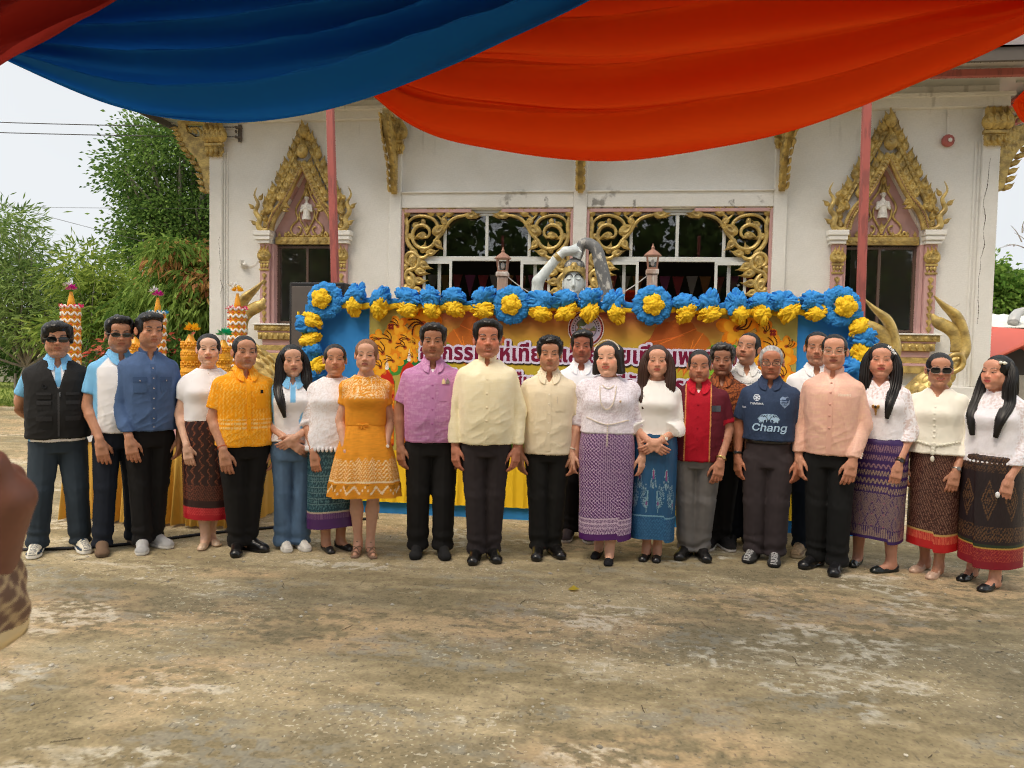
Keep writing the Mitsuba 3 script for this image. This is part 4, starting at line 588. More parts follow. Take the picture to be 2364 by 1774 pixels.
# ---------------------------------------------------------------- candle columns
scene['m_wax'] = two(princ(mikit.proc(lambda p, n, uv: mx(C3(.82, .40, .015), C3(.70, .28, .01), fb(p.x*20, p.y*20, p.z*20, octaves=3))), .35, specular=.5)); fab('m_pinkfoil', (.80, .06, .24), .3); fab('m_bluefoil', (.04, .34, .62), .3); fab('m_greenfoil', (.02, .50, .26), .3); fab('m_magenta', (.62, .03, .36), .35); fab('m_petalwhite', (.80, .76, .70)); fab('m_redthread', (.72, .08, .05)); fab('m_foilwhite', (.75, .77, .80), .2)
def tufts(c, r, n, seed, s=.03):
    R_ = np.random.default_rng(seed); ms = []
    for i in range(n):
        d = R_.normal(0, 1, 3); d[2] = abs(d[2])*.8; d /= np.linalg.norm(d); a = np.cross(d, [.3, .5, .8]); a /= np.linalg.norm(a); p = np.array(c)+d*r*.3; q = np.array(c)+d*r*R_.uniform(.8, 1.15); ms.append((np.array([p, (p+q)/2+a*s*.5, q, (p+q)/2-a*s*.5+d*.004]), np.array([[0, 1, 2], [0, 2, 3]])))
    return cat(ms)
PET = mikit.ply(ball((0, 0, 0), (.014, .010, .036), 1), 'm_petalwhite', smooth=True); BEADR = mikit.ply(ball((0, 0, 0), (.014, .010, .012), 0), 'm_redthread')
def candle(lab, x, y, zt, r, ring, tuft, seed):
    k = thing('candle_column', lab, 'candle'); put(k, 'base', lathe([(r*1.5, 0), (r*1.5, .30), (r*1.25, .36), (r*1.25, .5)], 16, (x, y, 0)), 'm_wax', smooth=30); put(k, 'shaft', lathe([(r, .5), (r, zt)], 20, (x, y, 0)), 'm_wax', smooth=True); put(k, 'foil_ring', cat([tufts((x+r*math.cos(a), y+r*math.sin(a), zt), .06, 16, int(a*9)+seed, .02) for a in np.arange(10)/10*2*PI]), ring); put(k, 'spire', lathe([(r*.5, 0), (r*.36, .10), (r*.14, .22)], 12, (x, y, zt)), 'm_wax', smooth=True); put(k, 'tassel_flower', tufts((x, y, zt+.25), .085, 90, seed, .022), tuft); put(k, 'foil_tuft', tufts((x-.05, y, zt+.30), .09, 26, seed+5, .02), 'm_foilwhite')
    n = 10; zs = np.arange(max(.72, zt-1.12), zt-.04, .098)
    for j, z in enumerate(zs):
        for i in range(n):
            a = (i+.5*(j % 2))/n*2*PI
            if math.sin(a) > .15: continue       # the side that faces the viewer
            for e in (-1, 1): kk = newkey(k+'__petal'); scene[kk] = {**PET, 'to_world': T().translate([x+(r+.012)*math.cos(a+e*.16), y+(r+.012)*math.sin(a+e*.16), z+.049]).rotate([0, 0, 1], math.degrees(a)+90).rotate([0, 1, 0], -e*34)}
            kk = newkey(k+'__red_bead'); scene[kk] = {**BEADR, 'to_world': T().translate([x+(r+.016)*math.cos(a), y+(r+.016)*math.sin(a), z]).rotate([0, 0, 1], math.degrees(a)+90)}
candle('white-and-red latticed wax candle with pink ring behind the two men in sunglasses', -7.5, 9.6, 2.02, .12, 'm_pinkfoil', 'm_magenta', 1); candle('latticed wax candle with blue ring behind the denim-shirted man', -6.19, 9.6, 1.95, .105, 'm_bluefoil', 'm_magenta', 2); candle('latticed wax candle with pink ring and yellow tuft beside the naga crest', -5.02, 9.6, 2.02, .11, 'm_pinkfoil', 'm_yellow', 3)
def carved(lab, x, y, zt, r, tuft, seed):
    k = thing('carved_candle', lab, 'candle'); z = np.linspace(0, zt, 70); rr = r*(1+.10*np.sin(z*38)*(z > .4)+.10*(np.abs((z % .26)-.13) < .02)); rr[-8:] *= np.linspace(1, .25, 8); put(k, 'shaft', lathe(np.c_[rr, z], 18, (x, y, 0)), 'm_wax', smooth=25)
    for j, zz in enumerate(np.arange(zt-.52, zt-.08, .13)):
        for i in range(8): a = (i+.5*(j % 2))/8*2*PI; kk = newkey(k+'__relief_flower'); scene[kk] = {**WAXF, 'to_world': T().translate([x+r*math.cos(a), y+r*math.sin(a), zz]).rotate([0, 0, 1], math.degrees(a)+90)}
    put(k, 'tassel_flower', tufts((x+.02, y, zt+.06), .11, 110, seed, .03), tuft)
WAXF = mikit.ply(cat([ball((.030*math.cos(a), 0, .034*math.sin(a)), (.018, .012, .020), 0) for a in np.arange(6)/6*2*PI]+[ball((0, -.006, 0), (.014, .012, .014), 0)]), 'm_wax', smooth=True)
carved('carved golden wax candle half hidden behind the denim-shirted man', -6.12, 9.0, 1.62, .12, 'm_foilwhite', 4); carved('carved golden wax candle left of the woman in the petal-sleeve blouse', -5.35, 9.0, 1.66, .11, 'm_yellow', 5); carved('carved golden wax candle with green tinsel right of the petal-sleeve woman', -4.90, 9.0, 1.60, .10, 'm_greenfoil', 6)
# ---------------------------------------------------------------- naga crests
def naga(lab, x, y, s, mirror=1, zoff=0, part=True):
    k = thing('naga_sculpture', lab, 'sculpture'); Q = lambda L_: [(x+mirror*a*s, y+b*s, zoff+c*s) for a, b, c in L_]
    bq = spline(Q([(.95, .1, 0), (.72, .05, .45), (.48, 0, .85), (.28, 0, 1.15), (.02, 0, 1.42), (-.14, 0, 1.62)]), 40); put(k, 'neck', sweep(bq, s*np.interp(np.linspace(0, 1, 40), [0, .4, .75, 1], [.36, .33, .26, .13]), 18, flat=(.75, 1)), 'm_gold', smooth=True)
    put(k, 'tall_crest', sweep(spline(Q([(-.05, 0, 1.50), (-.22, 0, 1.72), (-.20, 0, 1.98), (-.10, 0, 2.22), (.06, 0, 2.36), (.20, 0, 2.50)]), 30), s*np.interp(np.linspace(0, 1, 30), [0, .35, .7, 1], [.17, .135, .12, .02]), 10, flat=(.55, 1)), 'm_gold', smooth=True)
    put(k, 'short_crest', sweep(spline(Q([(-.16, -.02, 1.70), (-.12, -.02, 1.92), (.02, -.02, 2.06), (.16, -.02, 2.14), (.22, -.02, 2.24)]), 24), s*np.interp(np.linspace(0, 1, 24), [0, .4, .8, 1], [.12, .095, .09, .02]), 10, flat=(.55, 1)), 'm_gold', smooth=True)
    sc_ = mikit.ply(ball((0, 0, 0), (.060*s, .022*s, .085*s), 1), 'm_gold', smooth=True)
    for r in range(11):
        t = .12+.075*r; i = int(t*39); p = bq[i]; d = nrm(bq[min(i+1, 39)]-bq[i]); rad = s*np.interp(t, [0, .4, .75, 1], [.36, .33, .26, .13])
        side = nrm(np.cross(d, [0, 1, 0]))
        for q in range(6):
            a = -1.15+.46*q+.23*(r % 2); n_ = side*math.sin(a)*.75*mirror+np.array([0, -1, 0])*math.cos(a); c = p+n_*rad*np.array([1, .93, 1]); kk = newkey(k+'__scale'); scene[kk] = {**sc_, 'to_world': T().translate(c.tolist()).rotate([0, 1, 0], math.degrees(math.atan2(d[0], d[2]))).rotate([0, 0, 1], float(math.degrees(a)*.6))}
    put(k, 'jewel', ball(bq[20]+np.array([-.05*mirror*s, -.30*s, -.02]), (.12*s, .04*s, .10*s), 2), 'm_greenfoil', smooth=True); put(k, 'brow_curl', sweep(spline(Q([(.02, -.16, 1.40), (-.14, -.2, 1.52), (-.10, -.2, 1.66), (.04, -.2, 1.62), (.03, -.2, 1.52)]), 20), .035*s, 8), 'm_gold', smooth=True)
def nrm(v): v = np.asarray(v, float); return v/(np.linalg.norm(v)+1e-12)
naga('golden naga with curved crests behind the yellow-shirted man', -5.28, 10.5, 1.0); naga('golden naga crest behind the right garland', 3.62, 10.5, .93, -1, -.02); naga('golden naga at the right behind the woman in tinted sunglasses', 4.70, 11.0, .97, -1, -.02)
# ---------------------------------------------------------------- statue of the earth goddess
ST = thing('goddess_statue', 'pale goddess statue with gold crown wringing her long grey hair', 'statue'); sx0, sy0 = -.43, 9.5
Fs = Field(axis(-1.0, .75, .02, [(-.2, .2, .010)]), axis(-.35, .40, .02, [(-.22, .0, .010)]), axis(.3, 3.0, .022, [(2.15, 2.85, .010)]))
Fs.ell((0, 0, 2.46), (.135, .15, .20)); Fs.ell((0, -.04, 2.36), (.118, .12, .165), .03); Fs.ell((0, -.10, 2.235), (.045, .045, .035), .03); Fs.cone((0, .02, 2.3), (0, .03, 1.98), .07, .085, .03)
for s in (-1, 1): Fs.ell((s*.058, -.155, 2.445), (.036, .02, .016), .012, True); Fs.ell((s*.056, -.128, 2.443), (.032, .02, .014), .005); Fs.ell((s*.14, .01, 2.38), (.014, .03, .085), .01)
Fs.cone((0, -.145, 2.47), (0, -.185, 2.365), .014, .020, .012); Fs.ell((0, -.178, 2.352), (.030, .016, .012), .008); Fs.cone((-.045, -.140, 2.298), (.045, -.140, 2.298), .010, .010, .012); Fs.ell((0, -.148, 2.284), (.034, .014, .010), .006)
Fs.loft([(.5, .50, .34, 0, 0), (.9, .42, .30, 0, 0), (1.25, .22, .17, 0, 0), (1.6, .26, .19, 0, 0), (1.9, .30, .15, 0, .02), (2.0, .12, .10, 0, .02)], .04)
arm_ = [(-.30, .02, 1.88), (-.47, -.02, 2.22), (-.46, -.04, 2.42), (-.22, -.05, 2.72), (-.12, -.06, 2.80)]
for a, b, r1, r2 in zip(arm_[:-1], arm_[1:], (.085, .078, .070, .056), (.078, .072, .056, .050)): Fs.cone(a, b, r1, r2, .03)
Fs.cone((-.12, -.06, 2.80), (.02, -.07, 2.81), .062, .055, .02); Fs.cone((-.10, -.05, 2.83), (.06, -.04, 2.90), .022, .018, .01)
for i in range(4): Fs.cone((.015-.012*i, -.10+.012*i, 2.835-.028*i), (.085-.006*i, -.115+.01*i, 2.785-.025*i), .017, .014, .003)
v, f = Fs.mesh(); v = v+[sx0, sy0, -.0]
scene['m_stone'] = two(princ(mikit.proc(lambda p, n, uv: mx(C3(.62, .68, .69), C3(.40, .45, .47), sst(.45, .75, fb(p.x*9, p.y*9, p.z*7, octaves=4)))), .55)); scene['m_greyhair'] = two(princ(mikit.proc(lambda p, n, uv: mx(C3(.14, .145, .15), C3(.55, .54, .50), sst(.52, .74, fb(p.x*22, p.y*22, p.z*11, octaves=4)))), .6))
put(ST, 'figure', (v, f), 'm_stone', smooth=True); O = np.array([sx0, sy0, 0])
put(ST, 'hair', sweep(spline([O+(0, 0, 2.66), O+(.06, -.02, 2.80), O+(.10, -.03, 2.90), O+(.22, -.04, 2.88), O+(.32, -.05, 2.68), O+(.39, -.05, 2.40), O+(.41, -.05, 2.05), O+(.38, -.05, 1.5)], 50), np.interp(np.linspace(0, 1, 50), [0, .2, .4, 1], [.05, .075, .085, .10]), 18), 'm_greyhair', smooth=True)
put(ST, 'hair_bun', cat([ball(O+(0, .02, 2.62), (.135, .14, .10), 2), lathe([(.135, 0), (.12, .05), (.08, .09), (.055, .12)], 20, (sx0, sy0+.02, 2.60))]), 'm_greyhair', smooth=True)
cr = []; tt_ = np.linspace(-1.35, 1.35, 41)
top_ = .030+.060*np.exp(-(tt_/.35)**2)+.018*np.abs(np.sin(tt_*8)); low = -.004-.125*(np.abs(tt_)/1.35)**2.0
Pc = np.stack([np.stack([.142*np.sin(tt_), -.158*np.cos(tt_)-.004, 2.545+low+.028*np.exp(-(tt_/.25)**2)*-0], 1), np.stack([.150*np.sin(tt_), -.170*np.cos(tt_)-.006, 2.545+low*.5], 1), np.stack([.146*np.sin(tt_), -.160*np.cos(tt_)-.004, 2.555+top_*.4], 1), np.stack([.128*np.sin(tt_), -.138*np.cos(tt_), 2.560+top_], 1)], 0)+O
put(ST, 'crown', cat([grid(Pc), ball(O+(0, -.172, 2.60), (.020, .014, .034), 1), sweep(O+np.array([(.036*math.cos(a), -.168, 2.60+.045*math.sin(a)) for a in np.arange(16)/16*2*PI]), .007, 5, closed=True)]), 'm_gold', smooth=30); put(ST, 'bracelet', sweep([O+(-.235, -.05, 2.705), O+(-.190, -.053, 2.745)], .064, 14), 'm_gold', smooth=30); put(ST, 'hair_band', lathe([(.062, 0), (.066, .02), (.062, .045)], 16, (sx0, sy0+.01, 2.655)), 'm_gold', smooth=30)
for s in (-1, 1):
    put(ST, 'eyebrow', sweep(spline([O+(s*.012, -.163, 2.468), O+(s*.040, -.150, 2.506), O+(s*.080, -.128, 2.500), O+(s*.108, -.098, 2.462)], 12), .0055, 5), 'm_black', smooth=True); put(ST, 'eyelid_line', sweep(spline([O+(s*.030, -.147, 2.442), O+(s*.058, -.150, 2.435), O+(s*.088, -.128, 2.440)], 8), .0035, 5), 'm_black')
    put(ST, 'earring', ball(O+(s*.142, -.01, 2.27), (.014, .014, .03), 1), 'm_gold', smooth=True)
put(ST, 'pedestal', cat([lathe([(.62, 0), (.62, .25), (.52, .32), (.52, .48), (.60, .55), (.3, .56)], 20, (sx0, sy0, 0))]), 'm_white', smooth=30)
# ---------------------------------------------------------------- lamp posts and the cable between
scene['m_wood'] = two(princ(mikit.proc(lambda p, n, uv: mx(C3(.40, .28, .22), C3(.62, .58, .54), sst(.45, .7, fb(p.x*14, p.y*14, p.z*4, octaves=4)))*(.8+.3*nse(p.x*90, p.y*90, p.z*8))), .8)); scene['m_copper'] = two(princ((.33, .17, .12), .5, metallic=.3)); scene['m_post'] = two(princ((.56, .56, .54), .7))
for x, zt, lab in ((-1.21, 2.71, 'garden lantern on a wooden post left of the goddess statue'), (.49, 2.75, 'garden lantern on a wooden post right of the goddess statue')):
    k = thing('garden_lantern', lab, 'lantern'); Y = 8.5
    put(k, 'post', bx(x-.046, x+.046, Y-.046, Y+.046, 0, zt-.56, .004), 'm_post'); put(k, 'wooden_sleeve', bx(x-.056, x+.056, Y-.056, Y+.056, zt-.52, zt-.33, .006), 'm_wood'); put(k, 'cap_block', bx(x-.070, x+.070, Y-.07, Y+.07, zt-.33, zt-.275, .006), 'm_wood')
    fr = [(lambda a, b: sweep([a, b], .008, 6))((x+sx*.046, Y+sy*.046, zt-.275), (x+sx*.062, Y+sy*.062, zt-.12)) for sx in (-1, 1) for sy in (-1, 1)]; put(k, 'cage', cat(fr+[bx(x-.056, x+.056, Y-.056, Y+.056, zt-.274, zt-.255), ]), 'm_copper')
    put(k, 'glass', (lambda v: (v, np.array([[0, 1, 5], [0, 5, 4], [1, 2, 6], [1, 6, 5], [2, 3, 7], [2, 7, 6], [3, 0, 4], [3, 4, 7]])))(np.array([[x+a*r, Y+b*r, z] for z, r in ((zt-.25, .044), (zt-.125, .056)) for a, b in ((-1, -1), (1, -1), (1, 1), (-1, 1))])), 'm_pane'); put(k, 'bulb', ball((x, Y, zt-.20), (.022, .022, .04), 1), 'm_post', smooth=True)
    put(k, 'roof', lathe([(.098, 0), (.098, .010), (.062, .045), (.020, .075), (.018, .085), (.022, .095), (.010, .115), (.004, .14)], 8, (x, Y, zt-.125)), 'm_copper', smooth=20)
    for dz in (.40+.22, .46+.22): put(k, 'bolt', ball((x+.01-.03*(dz > .65), Y-.05, zt-dz), (.011, .006, .011), 1), 'm_copper', smooth=True)
k = thing('sagging_cable', 'pale cable sagging between the two garden lanterns', 'cable'); scene[k] = mikit.ply(cat([sweep(sag((-1.16, 8.5, 2.39), (.44, 8.5, 2.41), .34, 40), .006, 5), sweep([(.375, 8.5, 2.26), (.372, 8.49, 2.02)], .004, 5)]), 'm_post')
# ---------------------------------------------------------------- hanging cloths of the tent and its roof
def swag_bsdf(n, c): scene[n] = {'type': 'principledthin', 'base_color': rgb(c), 'roughness': .6, 'diff_trans': 1.05, 'spec_trans': 0.0, 'sheen': .3}
swag_bsdf('m_swag_blue', (.018, .20, .62)); swag_bsdf('m_swag_orange', (.88, .085, .010)); swag_bsdf('m_swag_red', (.42, .04, .03))
def swag(name, lab, low, top, Y, mat, folds, seed, amp=.05, n=150, m=170, lean=.30):
    """a gathered cloth: rows run from the straight top edge to the sagging lower edge; folds follow the rows"""
    a, b = spline(low, n), spline(top, n); t = np.linspace(0, 1, m)[:, None]; u = np.linspace(0, 1, n)[None]
    tt = t+.020*np.sin(2*PI*folds*t+1.5*np.sin(3*u+seed)); pinch = (.35+.65*np.sin(PI*np.clip(u, .02, .98)))
    tt = np.clip(tt, 0, 1); x = b[None, :, 0]*(1-tt)+a[None, :, 0]*tt; z = b[None, :, 1]*(1-tt**1.15)+a[None, :, 1]*tt**1.15
    ph = folds*t+.25*nz(np.stack([u*2.4+t*0, t*3+u*0, u*0+t*0+seed], -1), seed)+.10*np.sin(5*u+seed)
    y = Y+lean*(1-t)-amp*pinch*(np.abs(((ph) % 1)-.5)*2)**2.2-.040*pinch*(np.abs(((ph*2.6+.3*np.sin(4*u)) % 1)-.5)*2)**1.5+.06*(fbm(np.stack([u*4+t*0, t*9+u*0, u*0+t*0], -1), 3, seed)-.5)+.05*pinch*(nz(np.stack([u*3.5+t*0, t*38+2*np.sin(3*u)+u*0, u*0+t*0+2], -1), seed+3)-.5)
    hem = .02*np.exp(-((1-t)/.02)**2); v, f = grid(np.stack([x, y-hem, z+0*u], -1)); k = thing(name, lab, 'drape'); scene[k] = mikit.ply((v, f), mat, smooth=True); return k
swag('hanging_cloth', 'deep blue cloth swag hanging from the tent at the upper left', [(-2.75, 2.82), (-2.34, 2.64), (-2.06, 2.54), (-1.8, 2.49), (-1.55, 2.47), (-1.28, 2.49), (-1.0, 2.55), (-.73, 2.65), (-.46, 2.76), (-.2, 2.87), (.05, 3.0), (.25, 3.12)], [(-2.95, 2.95), (-2.4, 3.25), (-1.9, 3.35), (-1.3, 3.40), (-.7, 3.40), (0, 3.35), (.35, 3.2)], 3.0, 'm_swag_blue', 6.5, 3, .24)
swag('hanging_cloth', 'bright orange red cloth swag hanging from the tent across the middle', [(-1.35, 2.92), (-1.2, 2.76), (-1.06, 2.65), (-.94, 2.55), (-.8, 2.47), (-.56, 2.41), (-.25, 2.37), (.07, 2.37), (.39, 2.42), (.71, 2.48), (.97, 2.56), (1.22, 2.66), (1.47, 2.77), (1.71, 2.90), (1.9, 3.02)], [(-1.5, 3.1), (-.9, 3.45), (-.2, 3.5), (.6, 3.5), (1.3, 3.4), (1.95, 3.15)], 3.3, 'm_swag_orange', 5.5, 8, .27)
swag('hanging_cloth', 'dark red cloth hanging nearest at the upper left corner', [(-2.7, 2.30), (-2.34, 2.48), (-2.23, 2.53), (-2.07, 2.6), (-1.92, 2.68), (-1.76, 2.77), (-1.60, 2.87), (-1.5, 2.95)], [(-2.9, 2.9), (-2.4, 3.0), (-1.9, 3.05), (-1.5, 3.05)], 2.5, 'm_swag_red', 3.5, 5, .12, 120, 80)
swag('hanging_cloth', 'red cloth tip hanging at the right edge beside the eave', [(1.575, 2.56), (1.60, 2.49), (1.70, 2.44), (1.95, 2.42), (2.3, 2.5)], [(1.62, 2.60), (1.75, 2.75), (2.0, 2.95), (2.4, 3.0)], 3.2, 'm_swag_orange', 2.5, 4, .03, 60, 40, .1)
scene['m_tarp'] = two(princ((.30, .31, .33), .6)); k = thing('tent_roof', 'tarpaulin tent roof above the hanging cloths', 'tent'); scene[k] = mikit.ply(grid(np.array([[[x, y, 3.53+.03*math.sin(x)] for x in np.linspace(-4, 3.2, 20)] for y in (1.8, 2.3, 2.8, 3.4)])), 'm_tarp')
# ---------------------------------------------------------------- trees, bushes and the far roofs
scene['m_bark'] = two(princ(mikit.proc(lambda p, n, uv: mx(C3(.22, .19, .15), C3(.38, .35, .30), fb(p.x*12, p.y*12, p.z*3, octaves=4))), .9))
def leaves(C, D, Ln, Wd, col, droop, R_, fold=.35):
    """folded diamond leaves: centres C, directions D"""
    n = len(C); D = D+np.array([0, 0, -1.0])*droop; D /= np.linalg.norm(D, axis=1, keepdims=True)+1e-9; s = np.cross(D, R_.normal(0, 1, (n, 3))); s /= np.linalg.norm(s, axis=1, keepdims=True)+1e-9; u = np.cross(s, D)
    L_ = Ln*R_.uniform(.7, 1.25, n)[:, None]; W = Wd*R_.uniform(.8, 1.2, n)[:, None]; m_ = C+D*L_*.45
    V = np.stack([C, m_+s*W+u*W*fold, C+D*L_-np.array([0, 0, 1])*L_*.12*droop, m_-s*W+u*W*fold], 1).reshape(-1, 3); i = np.arange(n)*4
    return V, np.vstack([np.stack([i, i+1, i+2], 1), np.stack([i, i+2, i+3], 1)]), np.repeat(col, 4, 0)
def tree(name, lab, catg, base, h, lobes, ncl, per, Ln, Wd, c0, c1, droop=.3, seed=1, spread=.5, tr=.2, group=None, young=None, out=.6):
    R_ = np.random.default_rng(seed); k = thing(name, lab, catg, group); cs = []; vol = np.array([a[3]*a[4]*a[5] for a in lobes]); pr = vol/vol.sum()
    for i in R_.choice(len(lobes), ncl, p=pr):
        x, y, z, rx, ry, rz = lobes[i]; d = R_.normal(0, 1, 3); d /= np.linalg.norm(d); r = R_.uniform(.45, 1)**.5; cs.append((np.array([x, y, z])+d*r*[rx, ry, rz], d, i))
    V = []; cc = []
    for c, d, i in cs:
        n = int(per*R_.uniform(.6, 1.4)); p = c+R_.normal(0, 1, (n, 3))*spread*np.array([1, 1, .7]); dd = (p-c)/spread*.8+d*out+R_.normal(0, .5, (n, 3)); t = np.clip(R_.uniform(0, 1)+R_.normal(0, .18, n), 0, 1); col = mixc(np.array(c0), np.array(c1), t)
        if young is not None and R_.uniform() < young[0] and d[2] > .0: col = mixc(np.array(young[1]), np.array(young[2]), R_.uniform(0, 1, n))
        V.append(leaves(p, dd, Ln, Wd, col, droop, R_))
    v, f, c_ = catc(V); put(k, 'crown', (v, f), 'm_leaf', color=c_)
    b = np.array(base, float); ms = []; top = np.mean([c for c, _, _ in cs], 0); fork = b+(top-b)*[.4, .4, 0]+[0, 0, h]
    ms.append(sweep(spline([b, b+(fork-b)*.5+R_.normal(0, .08, 3), fork], 10), np.linspace(tr*1.25, tr*.8, 10), 9))
    for c, d, i in cs[:max(8, ncl//4)]:
        ms.append(sweep(spline([fork, fork+(c-fork)*.5+R_.normal(0, .2, 3)+[0, 0, .1], c], 8), np.linspace(tr*.45, tr*.06, 8), 6))
    put(k, 'trunk', cat(ms), 'm_bark', smooth=True); return k
DG0, DG1 = (.075, .16, .045), (.26, .40, .10)
tree('broadleaf_tree', 'tall dark green tree rising beside the hall at left', 'tree', (-13.2, 22, 0), 3.4, [(-13.6, 22, 6.9, 1.7, 1.8, 1.5), (-12.2, 22, 7.6, 1.7, 1.8, 1.3), (-14.6, 22, 6.5, 1.1, 1.2, .55), (-13.3, 22, 5.2, 1.9, 1.8, 1.2), (-14.2, 22, 4.0, 1.4, 1.5, 1.0), (-12.4, 22, 4.5, 1.5, 1.6, 1.5), (-14.9, 22, 4.9, .7, .8, .45), (-14.0, 22, 7.9, .9, .9, .45)], 330, 110, .14, .038, DG0, DG1, .35, 2, .34, .26)
tree('broadleaf_tree', 'rounded lime green tree below the tall dark tree', 'tree', (-11.6, 18.5, 0), 1.6, [(-11.3, 18.5, 3.4, .9, .9, .75), (-11.9, 18.5, 2.6, .9, .9, .8), (-10.9, 18.5, 2.4, 1.0, .9, .9)], 90, 90, .14, .045, (.12, .25, .04), (.34, .50, .09), .3, 6, .22, .1)
tree('mango_tree', 'mango tree with drooping leaves and pinkish young shoots beside the wall', 'tree', (-9.25, 15.2, 0), 1.2, [(-9.2, 15, 3.0, 1.0, .9, .75), (-9.6, 15, 2.3, .8, .8, .7), (-8.6, 15, 2.4, .9, .8, .9), (-9.0, 15, 1.7, 1.1, .9, .5)], 150, 60, .24, .032, (.11, .21, .045), (.33, .46, .11), 1.5, 3, .17, .09, None, (.16, (.50, .20, .12), (.62, .42, .14)), .3)
tree('slender_leaf_bush', 'tall feathery green bush at the far left', 'bush', (-13.7, 16, 0), .9, [(-14.2, 16, 3.9, 1.0, .9, .7), (-13.2, 16, 2.9, 1.0, .9, .75), (-14.3, 16, 2.5, 1.2, 1, .8), (-13.2, 16, 1.9, 1.3, 1, .5), (-12.2, 16, 2.2, .8, .8, .6), (-14.9, 16.3, 4.4, .5, .5, .5)], 210, 52, .22, .021, (.12, .22, .06), (.38, .50, .17), .35, 4, .24, .08, None, None, .5)
tree('slender_leaf_bush', 'light green feathery bush with bare twigs behind the candles', 'bush', (-11.5, 15.6, 0), .8, [(-11.9, 15.6, 3.2, .55, .6, .55), (-11.3, 15.6, 2.4, .8, .7, .7), (-10.5, 15.6, 1.9, .6, .6, .6), (-11.9, 15.6, 1.8, .9, .8, .4)], 120, 52, .21, .023, (.13, .25, .045), (.42, .52, .12), .5, 5, .20, .06, None, None, .5)
tree('shrub', 'low dark shrub behind the vest man', 'bush', (-17.5, 21.5, 0), .3, [(-18.4, 21.6, 1.1, 1.5, .7, .7), (-16.3, 21.5, 1.3, 1.4, .7, .7), (-20.6, 21.8, 1.2, 1.4, .7, .7)], 90, 60, .18, .03, (.03, .075, .02), (.12, .19, .05), .4, 7, .2, .04)
tree('shrub', 'shrub with coral red blossom behind the candle columns', 'bush', (-8.9, 13.2, 0), .4, [(-9.0, 13.2, 1.25, .65, .5, .45), (-8.4, 13.3, 1.4, .45, .4, .4)], 60, 50, .15, .028, (.035, .09, .02), (.13, .22, .05), .7, 8, .16, .04, None, (.22, (.62, .10, .07), (.78, .24, .16)), .3)
k = thing('banana_plant', 'banana plant with broad pale leaves behind the second man', 'plant')
for i, (a, l, tl) in enumerate(((.5, .9, .5), (1.4, .8, .9), (2.4, .95, .55), (3.6, .7, .7), (5.2, .75, .6))):
    t = np.linspace(0, 1, 14); r = l*t*math.cos(.4); zc = .75+l*(t*tl*1.1-.55*t*t); mid = np.stack([-9.2+r*math.cos(a), 12.6+.3*r*math.sin(a), zc], 1); w = .13*np.sin(PI*np.clip(t*.96+.04, 0, 1))**.7; sd = np.array([-math.sin(a)*.4, .5, .8]); put(k, 'leaf', grid(np.stack([mid+sd*w[:, None], mid-[0, 0, .02], mid-sd*w[:, None]], 1)), 'm_leaf', smooth=True, color=(.20, .34, .07))
put(k, 'stem', sweep([(-9.2, 12.6, 0), (-9.2, 12.6, .8)], .06, 8), 'm_leaf', color=(.22, .30, .10), smooth=True)
tree('broadleaf_tree', 'leafy tree beyond the roofs at the right edge', 'tree', (16.3, 34, 0), 2.2, [(16.0, 34, 4.4, 1.0, 1.2, 1.3), (17.3, 34.5, 3.9, 1.3, 1.2, 1.0), (18.6, 35, 4.0, 1.4, 1.2, 1.1)], 160, 80, .22, .07, (.08, .18, .03), (.28, .42, .09), .5, 9, .35, .2)
tree('broadleaf_tree', 'darker tree behind the white roof at the right edge', 'tree', (15.6, 36, 0), 2.2, [(15.4, 36, 4.0, 1.3, 1.2, 1.5), (17.8, 37, 4.2, 1.5, 1.2, 1.0)], 110, 80, .22, .07, (.03, .08, .02), (.11, .19, .05), .5, 10, .35, .2)
k = thing('bare_tree', 'leafless branch reaching in at the right edge', 'tree'); R_ = np.random.default_rng(4); ms = [sweep(spline([(13.4, 22, 0), (12.8, 22, 3.0), (11.9, 22, 4.25), (11.35, 22, 4.55)], 16), np.linspace(.13, .022, 16), 7)]
for a, b in (((11.35, 4.55), (10.75, 4.66)), ((11.35, 4.55), (11.0, 5.0)), ((11.5, 4.45), (11.2, 5.25)), ((11.2, 4.75), (10.9, 5.2)), ((11.9, 4.25), (11.75, 5.3)), ((11.0, 4.64), (10.62, 4.58)), ((11.75, 4.9), (11.55, 5.35)), ((11.2, 5.0), (11.3, 5.45))): ms.append(sweep(spline([(a[0], 22, a[1]), ((a[0]+b[0])/2+R_.normal(0, .04), 22+R_.normal(0, .1), (a[1]+b[1])/2+R_.normal(0, .04)), (b[0], 22, b[1])], 8), np.linspace(.018, .005, 8), 5))
put(k, 'trunk', cat(ms), 'm_bark')
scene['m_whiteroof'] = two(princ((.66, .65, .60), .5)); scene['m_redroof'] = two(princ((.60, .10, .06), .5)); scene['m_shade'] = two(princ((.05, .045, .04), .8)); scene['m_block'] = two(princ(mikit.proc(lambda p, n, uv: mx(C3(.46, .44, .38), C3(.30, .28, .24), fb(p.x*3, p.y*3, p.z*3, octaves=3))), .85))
def corr(x0, x1, y0, y1, z0, z1, n=40):
    X = np.linspace(x0, x1, n*4); w = .02*np.sin(np.arange(n*4)*PI/2); return grid(np.stack([np.stack([X, np.full(n*4, y), z+w], 1) for y, z in ((y0, z0), (y1, z1))], 0))
